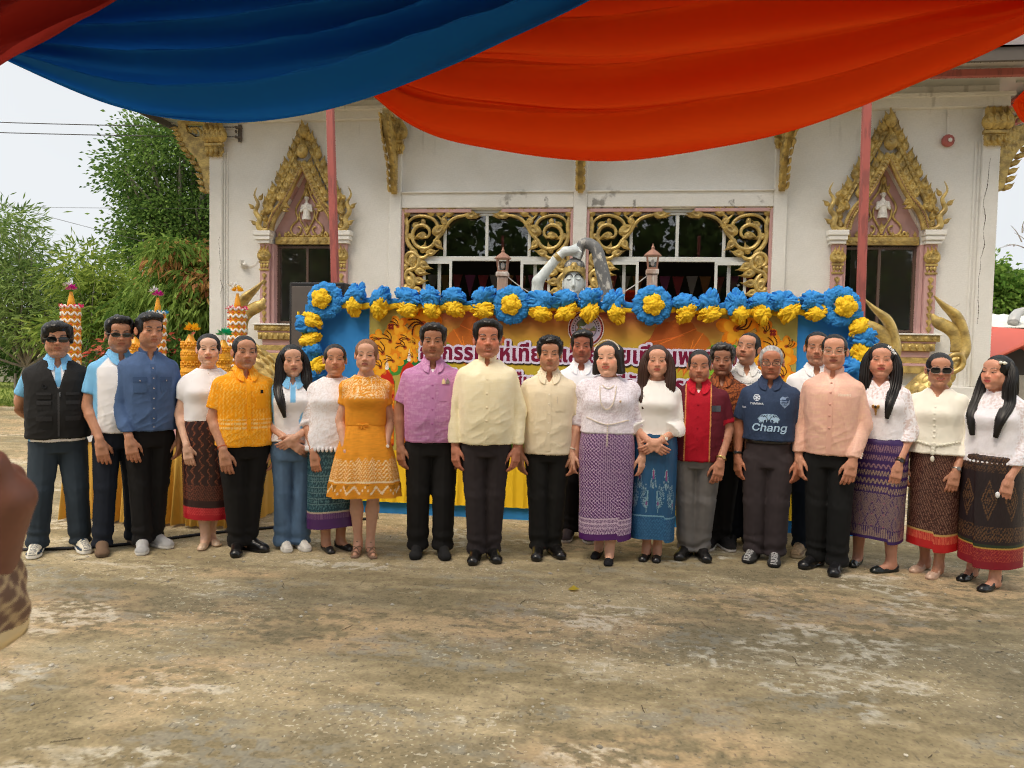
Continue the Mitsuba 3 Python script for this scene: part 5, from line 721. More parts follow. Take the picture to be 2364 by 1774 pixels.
k = thing('long_shed', 'low shed with a white corrugated roof at the right edge', 'shed'); put(k, 'roof', corr(10.9, 24, 23.4, 27, 2.45, 3.05), 'm_whiteroof', smooth=True); put(k, 'fascia', bx(10.9, 24, 23.36, 23.40, 2.30, 2.47), 'm_bronzeframe'); put(k, 'wall', bx(11.1, 23.8, 24.4, 24.6, 0, 2.4), 'm_shade'); put(k, 'skylight_hood', (lambda m: m)(sweep(spline([(12.1, 24.0, 2.64), (12.4, 24.4, 2.95), (13.6, 24.4, 2.98), (15, 24.4, 2.98)], 12), .16, 10, flat=(1, .8))), 'm_steelroof', smooth=True)
for x in np.arange(11.3, 23, 1.6): put(k, 'post', bx(x, x+.1, 23.5, 23.6, 0, 2.32), 'm_white')
k = thing('red_roof_shed', 'small shed with a red metal roof and grey block wall at the right edge', 'shed'); v = np.array([[9.3, 19.4, 1.55], [10.6, 19.4, 2.24], [12.0, 19.4, 1.55], [9.3, 23, 1.75], [10.6, 23, 2.5], [12.0, 23, 1.75]]); put(k, 'roof', cat([(v, np.array([[0, 1, 4], [0, 4, 3], [1, 2, 5], [1, 5, 4]]))]), 'm_redroof'); put(k, 'fascia', cat([sweep([(9.3, 19.38, 1.52), (10.6, 19.38, 2.20)], .05, 4), sweep([(10.6, 19.38, 2.20), (12, 19.38, 1.52)], .05, 4)]), 'm_swag_or' if False else 'm_redroof'); put(k, 'wall', bx(9.5, 11.9, 19.9, 20.0, 0, 1.15), 'm_block'); put(k, 'wire_mesh', bx(9.5, 11.9, 19.92, 19.96, 1.152, 1.7), 'm_shade'); put(k, 'rail', bx(9.4, 12, 19.7, 19.8, .06, .16), 'm_redroof')
k = thing('red_roof_house', 'far house with a red roof behind the mango tree', 'house'); put(k, 'roof', corr(-13.6, -9.3, 20.2, 23, 1.75, 2.75), 'm_redroof', smooth=True); put(k, 'wall', bx(-13.3, -9.5, 20.8, 23, 0, 1.9), 'm_shade'); 
for x in (-13, -11.8, -10.6): put(k, 'post', bx(x, x+.1, 20.4, 20.5, 0, 1.8), 'm_bark')
k = thing('boundary_wall', 'low grey block wall behind the lawn at far left', 'wall'); 
for i in range(30):
    for j in range(3): put(k, 'block', bx(-26+.62*i+.31*(j % 2), -26+.62*i+.60+.31*(j % 2), 24, 24.2, .02+.24*j, .02+.24*j+.225, .01), 'm_block')
k = thing('fence_post', 'thin weathered wooden post on the lawn', 'post'); scene[k] = mikit.ply(sweep([(-13.9, 15.9, 0), (-13.88, 15.9, .75)], .03, 7), 'm_bark')

R_ = np.random.default_rng(12); V = []
for i in range(16):
    cx = -34+4.4*i+R_.uniform(-1.5, 1.5)
    for j in range(34): c = np.array([cx, -26, 6.4])+R_.normal(0, 1, 3)*[1.8, 1.6, 3.0]; p = c+R_.normal(0, .7, (60, 3)); V.append(leaves(p, R_.normal(0, 1, (60, 3)), .75, .30, mixc(np.array([.03, .08, .02]), np.array([.12, .19, .05]), R_.uniform(0, 1, 60)), .3, R_))
    V.append((*sweep([(cx, -26, 0), (cx, -26, 5)], .25, 7), np.array([.1, .09, .07])))
m = catc(V); labels['treeline'] = {'label': 'trees across the yard mirrored darkly in the window glass', 'category': 'trees', 'kind': 'stuff'}; scene['treeline'] = mikit.ply((m[0], m[1]), 'm_leaf', color=m[2])
# ---------------------------------------------------------------- people
def nrm(v): v = np.asarray(v, float); return v/(np.linalg.norm(v)+1e-12)
BLACK = lin((22, 19, 19))
HAIRC = {'black': (16, 14, 14), 'soft': (27, 23, 22), 'brown': (58, 38, 30), 'fair': (126, 86, 56), 'grey': (150, 148, 146), 'pepper': (58, 57, 57)}
class Person: pass

def hand(F, W, d, n, side, sc=1.0, curl=1.0, spread=1.0):
    d = nrm(d); n = nrm(np.asarray(n)-d*np.dot(n, d)); w = -side*np.cross(d, n); K = .004*sc
    at = lambda a, l, o=0: W+sc*(d*a+w*l+n*o)
    F.cone(at(-.02, 0), at(.03, 0), .024*sc, .027*sc, .012*sc, sy=1)
    for l0, l1 in ((.018, .027), (.006, .010), (-.007, -.009), (-.017, -.026)):
        F.cone(at(.012, l0), at(.085, l1, -.002), .0165*sc, .0125*sc, .009*sc)
    for i, (l, ln, r) in enumerate(((.028, .96, 1.0), (.0095, 1.06, 1.02), (-.0095, .99, 1.0), (-.027, .78, .88))):
        p = at(.086, l, -.001); a = [14, 26, 20]; cu = curl*(1+.22*i)
        dr_ = nrm(d+w*.07*spread*(1.5-i)); ang = 0
        for sgm, (le, r0, r1) in enumerate(((.043, .0102, .0092), (.027, .0092, .0083), (.021, .0083, .0066))):
            ang += math.radians(a[sgm])*cu; q = p+sc*ln*le*(dr_*math.cos(ang)+n*math.sin(ang))
            F.cone(p, q, r0*r*sc, r1*r*sc, .0025*sc); p = q
    p = at(.022, .022, .004); d1 = nrm(d*.75+w*.62+n*.28); q = p+d1*.046*sc; F.cone(p, q, .0155*sc, .0115*sc, .01*sc)
    d2 = nrm(d*.92+w*.22+n*.36); r_ = q+d2*.036*sc; F.cone(q, r_, .0115*sc, .0105*sc, .003*sc)
    F.cone(r_, r_+nrm(d*.95+n*.3)*.024*sc, .0105*sc, .008*sc, .003*sc)

def head_sdf(F, P):
    """head, ears and face in the head's own frame (front -y), placed at P.C with rotation P.R and scale P.hs"""
    C, R, h, f, hv = P.C, P.R, P.hs, P.face, P.hv
    at = lambda *v: C+R@(np.array(v)*hv)
    E = lambda c, r, k=.012, cut=False, rot=None: F.ell(at(*c), np.array(r)*hv, k*h, cut, R if rot is None else R@rot)
    Cn = lambda a, b, r1, r2, k=.006, cut=False: F.cone(at(*a), at(*b), r1*h, r2*h, k*h, cut)
    fat, jaw, ln, fem = f.get('fat', 0), f.get('jaw', 0), f.get('long', 0), P.fem
    E((0, .014, .034), (.0755, .094, .090))
    E((0, -.028, -.034-.004*ln), (.0615+.005*fat+.002*jaw, .062, .082+.006*ln), .02)
    E((0, -.062, .050), (.056, .026, .040), .02)
    for s in (-1, 1):
        E((s*(.041+.004*jaw+.003*fat), -.012, -.062-.004*ln), (.021+.002*fat, .032, .028), .028)
        E((s*.0405, -.0615, -.020), (.023+.004*fat, .021, .021+.003*fat), .014)
        E((s*(.032+.002*fat), -.060, -.050), (.020+.004*fat, .020+.003*fat, .023), .022)
        E((s*.027, -.0805, .0235), (.024, .0085 if not fem else .006, .0075), .012)
    E((0, -.066-.002*jaw, -.100-.006*ln), (.022+.006*jaw, .021, .018), .022)
    if fat > .5: E((0, -.030, -.104), (.046, .040, .022), .02)
    for s in (-1, 1):
        E((s*.0315, -.095, .0035), (.0185, .0125, .0105), .010, True)
        E((s*.0310, -.0745, .0035), (.0150, .0135, .0110), .004)
        Cn((s*.0165, -.083, .0100), (s*.0455, -.0755, .0095), .0042, .0040, .005)
        Cn((s*.0180, -.0825, -.0065), (s*.0440, -.0760, -.0055), .0036, .0036, .006)
    nw = f.get('nose', 1.0)
    Cn((0, -.0795, .0200), (0, -.0975, -.0240), .0085, .0105*nw, .010)
    E((0, -.1000, -.0280), (.0120*nw, .0105, .0100), .006)
    for s in (-1, 1):
        E((s*.0135*nw, -.0915, -.0315), (.0085, .0095, .0080), .006)
        E((s*.0068, -.0980, -.0385), (.0042, .0050, .0036), .003, True)
    E((0, -.0765, -.0590), (.030, .0145, .022), .014)
    mw = .0215+f.get('smile', 0)*.004; up = f.get('smile', 0)*.0045
    for s in (-1, 1):
        Cn((0, -.0890, -.0555), (s*mw, -.0785, -.0605+up), .0046, .0024, .005)
        Cn((0, -.0870, -.0658), (s*mw*.82, -.0785, -.0628+up*.8), .0060, .0028, .005)
        Cn((0, -.0950, -.0605), (s*mw, -.0835, -.0612+up), .0016, .0010, .004, True)
        a = f.get('age', .5)
        if a > .3: Cn((s*.0215, -.0955, -.0330), (s*(.0315+f.get('smile', 0)*.003), -.0850, -.0640), .0013*a+.0008, .0008, .005, True)
    E((0, -.0850, -.0800), (.018, .0050, .0040), .006, True)
    if f.get('open'): E((0, -.0900, -.0612), (.0115, .008, .0034), .003, True)
    er = rotz(.35)
    for s in (-1, 1):
        r2 = rotz(-s*.42); E((s*.0790, .016, -.004), (.0075, .0200, .0315), .004, False, r2)
        E((s*.0870, .011, -.001), (.0045, .0110, .0175), .004, True, r2)

def head_color(q, P):
    """pigment of skin, lips, brows and eyes, plus shade painted into mouth line and nostrils; q in the head's frame"""
    x, y, z = q.T; f = P.face; base = np.tile(P.skin, (len(q), 1)); ax = np.abs(x)
    n = fbm(q*55, 3, P.seed)[:, None]; n2 = fbm(q*190, 2, P.seed+3)[:, None]
    base = base*(1+.18*(n-.5)+.07*(n2-.5))
    front = smooth01(-.045, -.065, y)
    red = np.clip(np.exp(-((ax-.043)/.02)**2-((z+.025)/.02)**2)+np.exp(-(x/.014)**2-((z+.028)/.014)**2)+.8*(ax > .078), 0, 1)*np.maximum(front, ax > .078)
    base = base*(1+red[:, None]*np.array([.10, -.06, -.08])*(1+P.blush))
    if not P.fem:   # shaved beard
        b = front*smooth01(-.038, -.050, z)*smooth01(.075, .045, ax); base = mixc(base, base*np.array([.86, .89, .95]), b*.7)
    mw = .0215+f.get('smile', 0)*.004; up = f.get('smile', 0)*.0045*(ax/mw)**2
    lz = z-up; t = 1-(ax/(mw+.002))**2
    lip = front*smooth01(0, .25, t)*smooth01(-.0605-.0125*np.maximum(t, 0)**.5-.001, -.0605-.0115*np.maximum(t, 0)**.5+.001, lz)*smooth01(-.0605+.0105*np.maximum(t, 0)**.6+.001, -.0605+.0090*np.maximum(t, 0)**.6, lz)
    base = mixc(base, P.lip, lip*.85)
    mid = front*np.exp(-((lz+.0608)/.0013)**2)*(ax < mw); base = mixc(base, P.lip*.25, mid*.8)  # shade of the crease between the lips, put into the colour
    if f.get('open'):
        teeth = front*(ax < .0125)*(np.abs(lz+.0600) < .0030); base = mixc(base, lin((215, 205, 195)), teeth*.9)
    # brows
    bz = .0245+.0075*(1-((ax-.036)/.022)**2)+(0 if not P.fem else .001)
    th = (.0056 if not P.fem else .0034)*(1-.45*smooth01(.03, .055, ax))
    brow = front*smooth01(th*1.25, th*.55, np.abs(z-bz))*smooth01(.0115, .0165, ax)*smooth01(.0570, .0500, ax)
    brow *= .75+.5*nz(q*[420, 60, 260], P.seed)
    base = mixc(base, P.browc, np.clip(brow, 0, 1)*(.92 if not P.fem else .85))
    # eyes
    op = f.get('eye', .0034); ex = (ax-.0312)/.0150; alm = 1-np.abs(ex)**2.2
    ez = z-.0035-.0012*ex
    inside = front*(np.abs(ez) < op*np.maximum(alm, 0)**.75)*(alm > 0)
    base = mixc(base, lin((140, 126, 118)), inside*.9)
    iris = inside*(((ax-.0312-np.sign(x)*f.get('gaze', 0))/.0072)**2+((ez-.0003)/.0072)**2 < 1); base = mixc(base, lin((26, 17, 14)), iris*.95)
    lash = front*np.exp(-((ez-op*np.maximum(alm, 0)**.75-.0006)/(.0015 if not P.fem else .0021))**2)*(alm > -.06); base = mixc(base, lin((20, 15, 14)), lash*.88)
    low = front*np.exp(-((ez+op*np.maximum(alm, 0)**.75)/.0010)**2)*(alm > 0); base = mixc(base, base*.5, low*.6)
    nost = front*np.exp(-((ax-.0068)/.0036)**2-((z+.0385)/.0026)**2); base = mixc(base, base*.18, nost*.9)  # dark of the nostril hollows painted as shade into the skin colour
    return base

TORSO_M = [(.78, .160, .116, .004), (.90, .160, .116, 0), (1.02, .156, .112, -.004), (1.15, .166, .116, -.006), (1.25, .172, .118, 0), (1.315, .160, .104, .008), (1.360, .112, .082, .014), (1.405, .066, .060, .018)]
TORSO_F = [(.78, .174, .122, .006), (.90, .168, .118, .004), (1.03, .138, .102, 0), (1.13, .142, .104, -.004), (1.225, .150, .122, -.014), (1.30, .138, .100, .002), (1.365, .100, .076, .012), (1.410, .060, .056, .016)]
def torso(P, ease=0., z0=None, z1=None):
    s, w, bl = P.s, P.w, P.belly; out = []
    for z, a, b, cy in (TORSO_F if P.fem else TORSO_M):
        g = math.exp(-((z-1.02)/.14)**2)*bl
        out.append((z*s, a*w+ease+.030*g, b*(.55+.45*w)+ease+.040*g, 0, cy-.030*g))
    if z0 is not None:
        t = np.array(out); row = [np.interp(z0, t[:, 0], t[:, i]) for i in range(1, 5)]; out = [(z0, *row)]+[r for r in out if r[0] > z0+.02]
    return out

def arm_pose(P, side, spec):
    s, w = P.s, P.w; sx = (.128 if P.fem else .148)*w
    sh = np.array([side*sx, .014, (1.300 if P.fem else 1.300)*s]); o = lambda d, y, z: np.array([side*(sx+d), y, z*s])
    k = spec if isinstance(spec, str) else spec.get('k', 'down'); q = {} if isinstance(spec, str) else spec
    inn = np.array([-side, 0, 0.]); bk = np.array([0, 1., 0])
    if k == 'down':
        el, wr = o(.066+(.012 if P.w > 1.05 else 0), .030, 1.050), o(.066, -.025, .820); hd = np.array([-side*.06, -.12, -1]); n = inn*.75+bk*.65
    elif k == 'out':
        el, wr = o(.085, .03, 1.06), o(.115, -.03, .84); hd = np.array([side*.02, -.10, -1]); n = inn*.6+bk*.8
    elif k == 'front':      # in front of the thigh, back of the hand towards the viewer
        el, wr = o(.062, .015, 1.050), o(.015, -.115, .825); hd = np.array([-side*.15, -.12, -1]); n = inn*.25+bk*.95
    elif k == 'behind':
        el, wr = o(.095, .09, 1.07), o(-.02, .16, .93); hd = np.array([-side*.9, .1, -.45]); n = -bk
    elif k == 'claspA':     # forearm across the belly, hand lying on the other one
        el, wr = o(.058, .02, 1.045), o(-.080, -.158, .955); hd = np.array([-side*.75, -.12, -.52]); n = bk*.9+inn*.2
    elif k == 'claspB':
        el, wr = o(.058, .02, 1.045), o(-.085, -.150, .915); hd = np.array([-side*.75, -.05, -.55]); n = bk*.95
    el, wr = np.array(q.get('el', el), float), np.array(q.get('wr', wr), float)
    return Person_arm(sh, el, wr, nrm(q.get('hd', hd)), nrm(q.get('n', n)), q.get('curl', 1.0))
class Person_arm:
    def __init__(s, sh, el, wr, hd, n, curl): s.sh, s.el, s.wr, s.hd, s.n, s.curl = sh, el, wr, hd, n, curl

def make_person(label, x, y, yaw, H, sex='m', w=1.0, belly=0., skin=(150, 105, 80), head=(0, 0, 0), face=None, arms=('down', 'down'), legs=None, seed=1, lip=None, blush=0, neckopen=None, bare=0.0, feet=None, hscale=1.0, longsl=False):
    """feet: [(x, y, toe-out degrees), ...] in the person's frame"""
    P = Person(); P.key = thing('person', label, 'person', 'people lined up in front of the banner'); P.x, P.y, P.yaw = x, y, yaw
    P.M = mat4(rotz(math.radians(yaw)), (x, y, 0)); P.TW = mi.ScalarTransform4f(P.M)
    P.H, P.s, P.w, P.belly, P.fem, P.seed = H, H/1.70, w, belly, sex == 'f', seed
    P.face = dict(age=.5); P.face.update(face or {}); P.skin = lin(skin); P.blush = blush
    P.lip = lin(lip) if lip is not None else P.skin*np.array([.80, .52, .52]); P.browc = lin((26, 21, 20))
    P.hs = 1.02*(H/1.70)**.4*hscale*(1.0 if sex == 'm' else .97)
    hy, hp, ht = (math.radians(a) for a in head); P.R = rotz(hy)@roty(ht)@rotx(hp)
    P.hv = P.hs*np.array([1.075, 1.0, .985])
    P.C = np.array([0, -.016, H-.018-.124*P.hs])+np.array([-.5*math.sin(ht)*-.12, 0, 0])
    s = P.s; P.arms = [arm_pose(P, sd, a) for sd, a in zip((-1, 1), arms)]
    P.feet = feet or ([(-.085, .03, -8), (.085, .03, 8)] if P.fem else [(-.115, .03, -12), (.115, .03, 12)])
    # grid
    hz = [a.wr[2] for a in P.arms]; hx = [a.wr[0] for a in P.arms]
    xm = max(abs(a.wr[0]) for a in P.arms)+.13
    fx = [(-.094, .094, .0043)]+[(v-.06, v+.06, .0060) for v in hx]; xs = axis(-xm, xm, .009, fx)
    ylo = min(-.17, min(a.wr[1] for a in P.arms)-.09, min(f[1] for f in P.feet)-.20); yhi = max(.15, max(a.wr[1] for a in P.arms)+.09, max(f[1] for f in P.feet)+.08)
    ys = axis(ylo, yhi, .009, [(-.13, -.03, .0045)]+[(a.wr[1]-.06, a.wr[1]+.04, .0058) for a in P.arms])
    zs = axis(-.01, H+.03, .013, [(P.C[2]-.132*P.hs, P.C[2]+.065*P.hs, .0041), (P.C[2]+.06*P.hs, P.C[2]+.14*P.hs, .007)]+[(v-.19, v+.01, .0050) for v in hz]+[(-.01, .10, .008)])
    F = Field(xs, ys, zs); sh = s
    head_sdf(F, P)
    nb = np.array([0, .022, 1.40*s]); nr = (.046 if P.fem else .055)*(.8+.2*w)
    F.cone(P.C+P.R@np.array([0, .018, -.055])*P.hs, nb, nr, nr*1.06, .022)
    # hidden core of the trunk and the bare part of the chest
    F.cone(nb, (0, .01, .95*s), .05, .05, .03)
    cz = 1.30*s
    F.loft([(r[0], r[1]-.016, r[2]-.016, r[3], r[4]) for r in torso(P) if r[0] > 1.2*s], .03)
    for sd, A in zip((-1, 1), P.arms):
        ra = (.040 if P.fem else .046)*(.65+.35*w)
        F.cone((sd*.040, .022, 1.385*s), A.sh, .022, ra*.86, .03)
        F.cone(A.sh, A.el, ra*1.08, ra*.90, .02); m = A.el+(A.wr-A.el)*.30; F.cone(A.el, m, ra*.86, ra*.88, .012); F.cone(m, A.wr, ra*.86, ra*.58, .012)
        hand(F, A.wr+A.hd*.018*s, A.hd, A.n, sd, (1.0 if P.fem else 1.10)*(s**.5), A.curl)
    for sd, (fx_, fy_, fa) in zip((-1, 1), P.feet):
        hip = np.array([sd*.085, .01, .90*s]); kn = np.array([(fx_+hip[0])*.5, -.015+fy_*.5, .48*s]); an = np.array([fx_, fy_+.012, .085])
        rl = (.050 if bare else .030)
        F.cone((0, .01, .95*s), hip, .05, rl*1.2, .03); F.cone(hip, kn, rl*1.25, rl*.95, .03)
        if bare:
            c = kn+(an-kn)*.33+[0, .008, 0]; F.cone(kn, c, .046*w, .051*w, .02); F.cone(c, an, .050*w, .031*w, .02)
        else: F.cone(kn, an, .028, .028, .02)
        c_, s_ = math.cos(math.radians(fa)), math.sin(math.radians(fa)); fw = np.array([s_, -c_, 0])
        F.cone(an, an+fw*.02+[0, 0, -.035], .033, .030, .012); F.cone(an+fw*.0+[0, 0, -.045], an+fw*.135+[0, 0, -.066], .033, .017, .02)
        if bare: F.cone(an-fw*.035+[0, 0, -.055], an, .024, .026, .02)
    v, f = F.mesh()
    # what clothes hide is kept coarse
    far = np.full(len(v), 9.)
    for A in P.arms:
        for a, b in ((A.sh+(A.el-A.sh)*.55, A.el), (A.el, A.wr), (A.wr, A.wr+A.hd*.2))[(2 if longsl else 0):]:
            t = np.clip((v-a)@(b-a)/((b-a)@(b-a)), 0, 1); far = np.minimum(far, np.linalg.norm(v-a-t[:, None]*(b-a), axis=1))
    hid = (v[:, 2] < 1.24*s) & (v[:, 2] > (bare*s if bare else .16)) & (far > .062)
    q0 = (v-P.C)@P.R/P.hv; back = (q0[:, 1] > .035) & (q0[:, 2] > -.05) | (q0[:, 2] > .10)
    key = np.where(back[:, None], np.floor(v/.014)+300, np.floor(v/.028)).astype(np.int64)@np.array([1, 1000, 1000000]); key = np.where(hid | back, key, -1-np.arange(len(v))-10**9)
    u, inv = np.unique(key, return_inverse=True); cnt = np.bincount(inv); v = np.stack([np.bincount(inv, v[:, i])/cnt for i in range(3)], 1); f = inv[f]
    f = f[(f[:, 0] != f[:, 1]) & (f[:, 1] != f[:, 2]) & (f[:, 0] != f[:, 2])]
    q = (v-P.C)@P.R/P.hv
    col = np.tile(P.skin, (len(v), 1))*(1+.22*(fbm(v*40, 3, seed)-.5)+.06*(fbm(v*150, 2, seed+1)-.5))[:, None]
    tips = np.zeros(len(v))
    for A in P.arms: tips = np.maximum(tips, smooth01(.06, .17, (v-A.wr)@A.hd)*(np.linalg.norm(v-A.wr, axis=1) < .23))
    col = mixc(col, col*np.array([.97, .86, .84]), tips)
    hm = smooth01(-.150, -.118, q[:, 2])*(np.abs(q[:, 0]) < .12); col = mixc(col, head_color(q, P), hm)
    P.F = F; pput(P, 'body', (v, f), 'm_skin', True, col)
    return P
def pput(P, name, mesh, mat, smooth=True, color=(.5, .5, .5), label=None):
    k = newkey(P.key+'__'+name); v, f = mesh[0], mesh[1]
    c = np.broadcast_to(np.asarray(mesh[2] if len(mesh) > 2 else color, float), (len(v), 3))
    scene[k] = mikit.ply((v, f), mat, smooth=smooth, color=c, to_world=P.TW)
    if label: labels[k] = {'label': label}
    return k

# ---------------------------------------------------------------- hair (in the head's frame)
def hair(P, style, colour='black', name='hair'):
    f = Field(axis(-.125, .125, .0060), axis(-.15, .17, .0068), axis(-.16, .20, .0062)); col = lin(HAIRC[colour]); P.browc = P.browc
    th = {'bald': -.001, 'receding': .004, 'crop': .005}.get(style, .009)
    fem = style in ('bun', 'tail', 'long', 'bob', 'fronttail', 'slick')
    if fem: th = .006
    f.ell((0, .014, .034), (.0755+th, .094+th, .090+th), .01)
    f.ell((0, .050, -.015), (.066+th*.6, .055+th, .070), .02)
    if style == 'quiff':
        f.ell((0, -.024, .104), (.066, .062, .034), .025); f.ell((0, -.058, .105), (.048, .024, .022), .02)
        for s in (-1, 1): f.ell((s*.070, -.012, .060), (.020, .050, .046), .02)
    elif style == 'spiky':
        f.ell((0, -.010, .106), (.066, .080, .034), .025)
        for s in (-1, 1): f.ell((s*.072, .0, .055), (.018, .055, .046), .02)
    elif style == 'fringe':
        f.ell((0, -.020, .090), (.076, .085, .042), .02)
        for s in (-1, 1): f.ell((s*.066, -.034, .046), (.026, .048, .050), .02); f.ell((s*.078, .0, -.004), (.016, .030, .046), .02)
        f.ell((-.02, -.074, .072), (.036, .020, .022), .015)
    elif style == 'side':
        f.ell((.012, -.030, .098), (.066, .066, .036), .025); f.ell((-.022, -.070, .088), (.046, .024, .026), .015)
    elif style in ('bob',):
        for s in (-1, 1): f.cone((s*.062, .006, .055), (s*.082, -.004, -.095), .030, .027, .04, sy=1.6)
        f.cone((0, .06, .0), (0, .07, -.105), .075, .06, .03)
    elif style in ('bun', 'slick'):
        f.ell((0, .115, .055), (.038, .034, .038), .012)
    elif style == 'tail':
        f.cone((.02, .100, .030), (.05, .125, -.02), .024, .020, .012)
    # carve the face out
    if style == 'bald': f.ell((0, -.072, .045), (.060, .105, .095), .01, True); f.ell((0, -.1, -.03), (.082, .088, .10), .006, True)
    elif style == 'receding': f.ell((0, -.108, .010), (.080, .092, .098), .01, True); [f.ell((s*.045, -.085, .075), (.026, .05, .035), .012, True) for s in (-1, 1)]
    elif fem: f.ell((.004 if style != 'long' else .0, -.114, -.014), (.0710, .088, .085), .012, True); f.cone((0, -.13, -.02), (0, -.12, -.2), .078, .078, .01, True)
    elif style == 'fringe': f.ell((.012, -.122, -.022), (.070, .088, .085), .008, True); f.cone((0, -.14, -.05), (0, -.12, -.2), .095, .095, .01, True)
    else: f.ell((0, -.112, -.010), (.0800, .094, .086), .010, True); f.ell((0, -.108, .02), (.062, .09, .068), .02, True); f.cone((0, -.13, -.05), (0, -.12, -.2), .088, .088, .01, True)
    if style != 'bob': f.plane((0, -.55, -1), (0, .0, -.030 if not fem else -.042), .008)
    else: f.plane((0, .1, -1), (0, 0, -.108), .006)
    if not fem:
        for s in (-1, 1): f.ell((s*.086, .014, -.012), (.018, .021, .034), .005, True)
    v, t = f.mesh(); n = vnormals(v, t)
    if fem: st = np.stack([np.arctan2(v[:, 0], v[:, 2]+.03)*9, np.arctan2(v[:, 0], -v[:, 1])*9, v[:, 1]*4+v[:, 2]*3], 1)
    else: st = np.stack([v[:, 0]*95+v[:, 1]*18, v[:, 1]*16, v[:, 2]*20], 1)
    a = (nz(st, P.seed)-.5)*.0045+(nz(st*2.3, P.seed+1)-.5)*.0025
    if style == 'spiky': a += np.clip(nz(v*[150, 150, 90], P.seed)-.35, 0, 1)*.018*smooth01(.05, .10, v[:, 2])
    if style in ('quiff', 'side', 'fringe'): a += np.clip(nz(np.stack([v[:, 0]*80, v[:, 1]*22, v[:, 2]*22], 1), P.seed)-.35, 0, 1)*.012*smooth01(.06, .10, v[:, 2])
    if th < .004: a *= .35
    v = v+n*a[:, None]
    ns = nz(st*2.0, P.seed+7); c = col*(.75+.6*ns)[:, None]
    if colour == 'pepper': c = mixc(lin((30, 29, 29)), lin((120, 118, 116)), smooth01(.45, .85, nz(st*3, P.seed+2))*(.5+.5*smooth01(.06, .0, v[:, 2])))
    if colour == 'grey': c = mixc(lin((92, 90, 88)), lin((190, 188, 186)), nz(st*2.2, P.seed+2))
    if style in ('receding', 'bald', 'crop'): c = mixc(c, c*1.25, nz(v*300, 3))
    w = (v*P.hv)@P.R.T+P.C
    k = pput(P, name, (w, t), 'm_hair', True, c)
    return k
def lock(P, path, r, colour='black', flat=(1, .5), n=22, name='hair', m=20):
    """a fall of long hair: a core and many tapering strands along a path in the person's frame"""
    p = spline(path, n); t = np.linspace(0, 1, n); rr = np.interp(t, np.linspace(0, 1, len(r)), r); R_ = np.random.default_rng(P.seed*7+len(path)); ms = []
    tg = np.gradient(p, axis=0); tg /= np.linalg.norm(tg, axis=1, keepdims=True); a = np.cross(tg, [0, 1.0, .15]); a /= np.linalg.norm(a, axis=1, keepdims=True)+1e-9; b = np.cross(tg, a); base = lin(HAIRC[colour])
    v, f = sweep(p, rr*.80, 14, flat=flat); ms.append((v, f, base*.8))
    for i in range(m):
        th = i/m*2*PI; e = R_.uniform(.80, 1.0); k = max(6, int(n*e)); w = R_.uniform(-.25, .25)*t; q = p+(rr*.74)[:, None]*(np.cos(th+w)[:, None]*a*flat[0]+np.sin(th+w)[:, None]*b*flat[1])+R_.normal(0, .004, 3)*t[:, None]
        v, f = sweep(q[:k], np.interp(np.linspace(0, 1, k), [0, .1, .7, 1], [.5, 1, .8, .12])*rr[:k].mean()*.27, 5); ms.append((v, f, base*R_.uniform(.75, 1.45)))
    pput(P, name, catc(ms), 'm_hair', True)

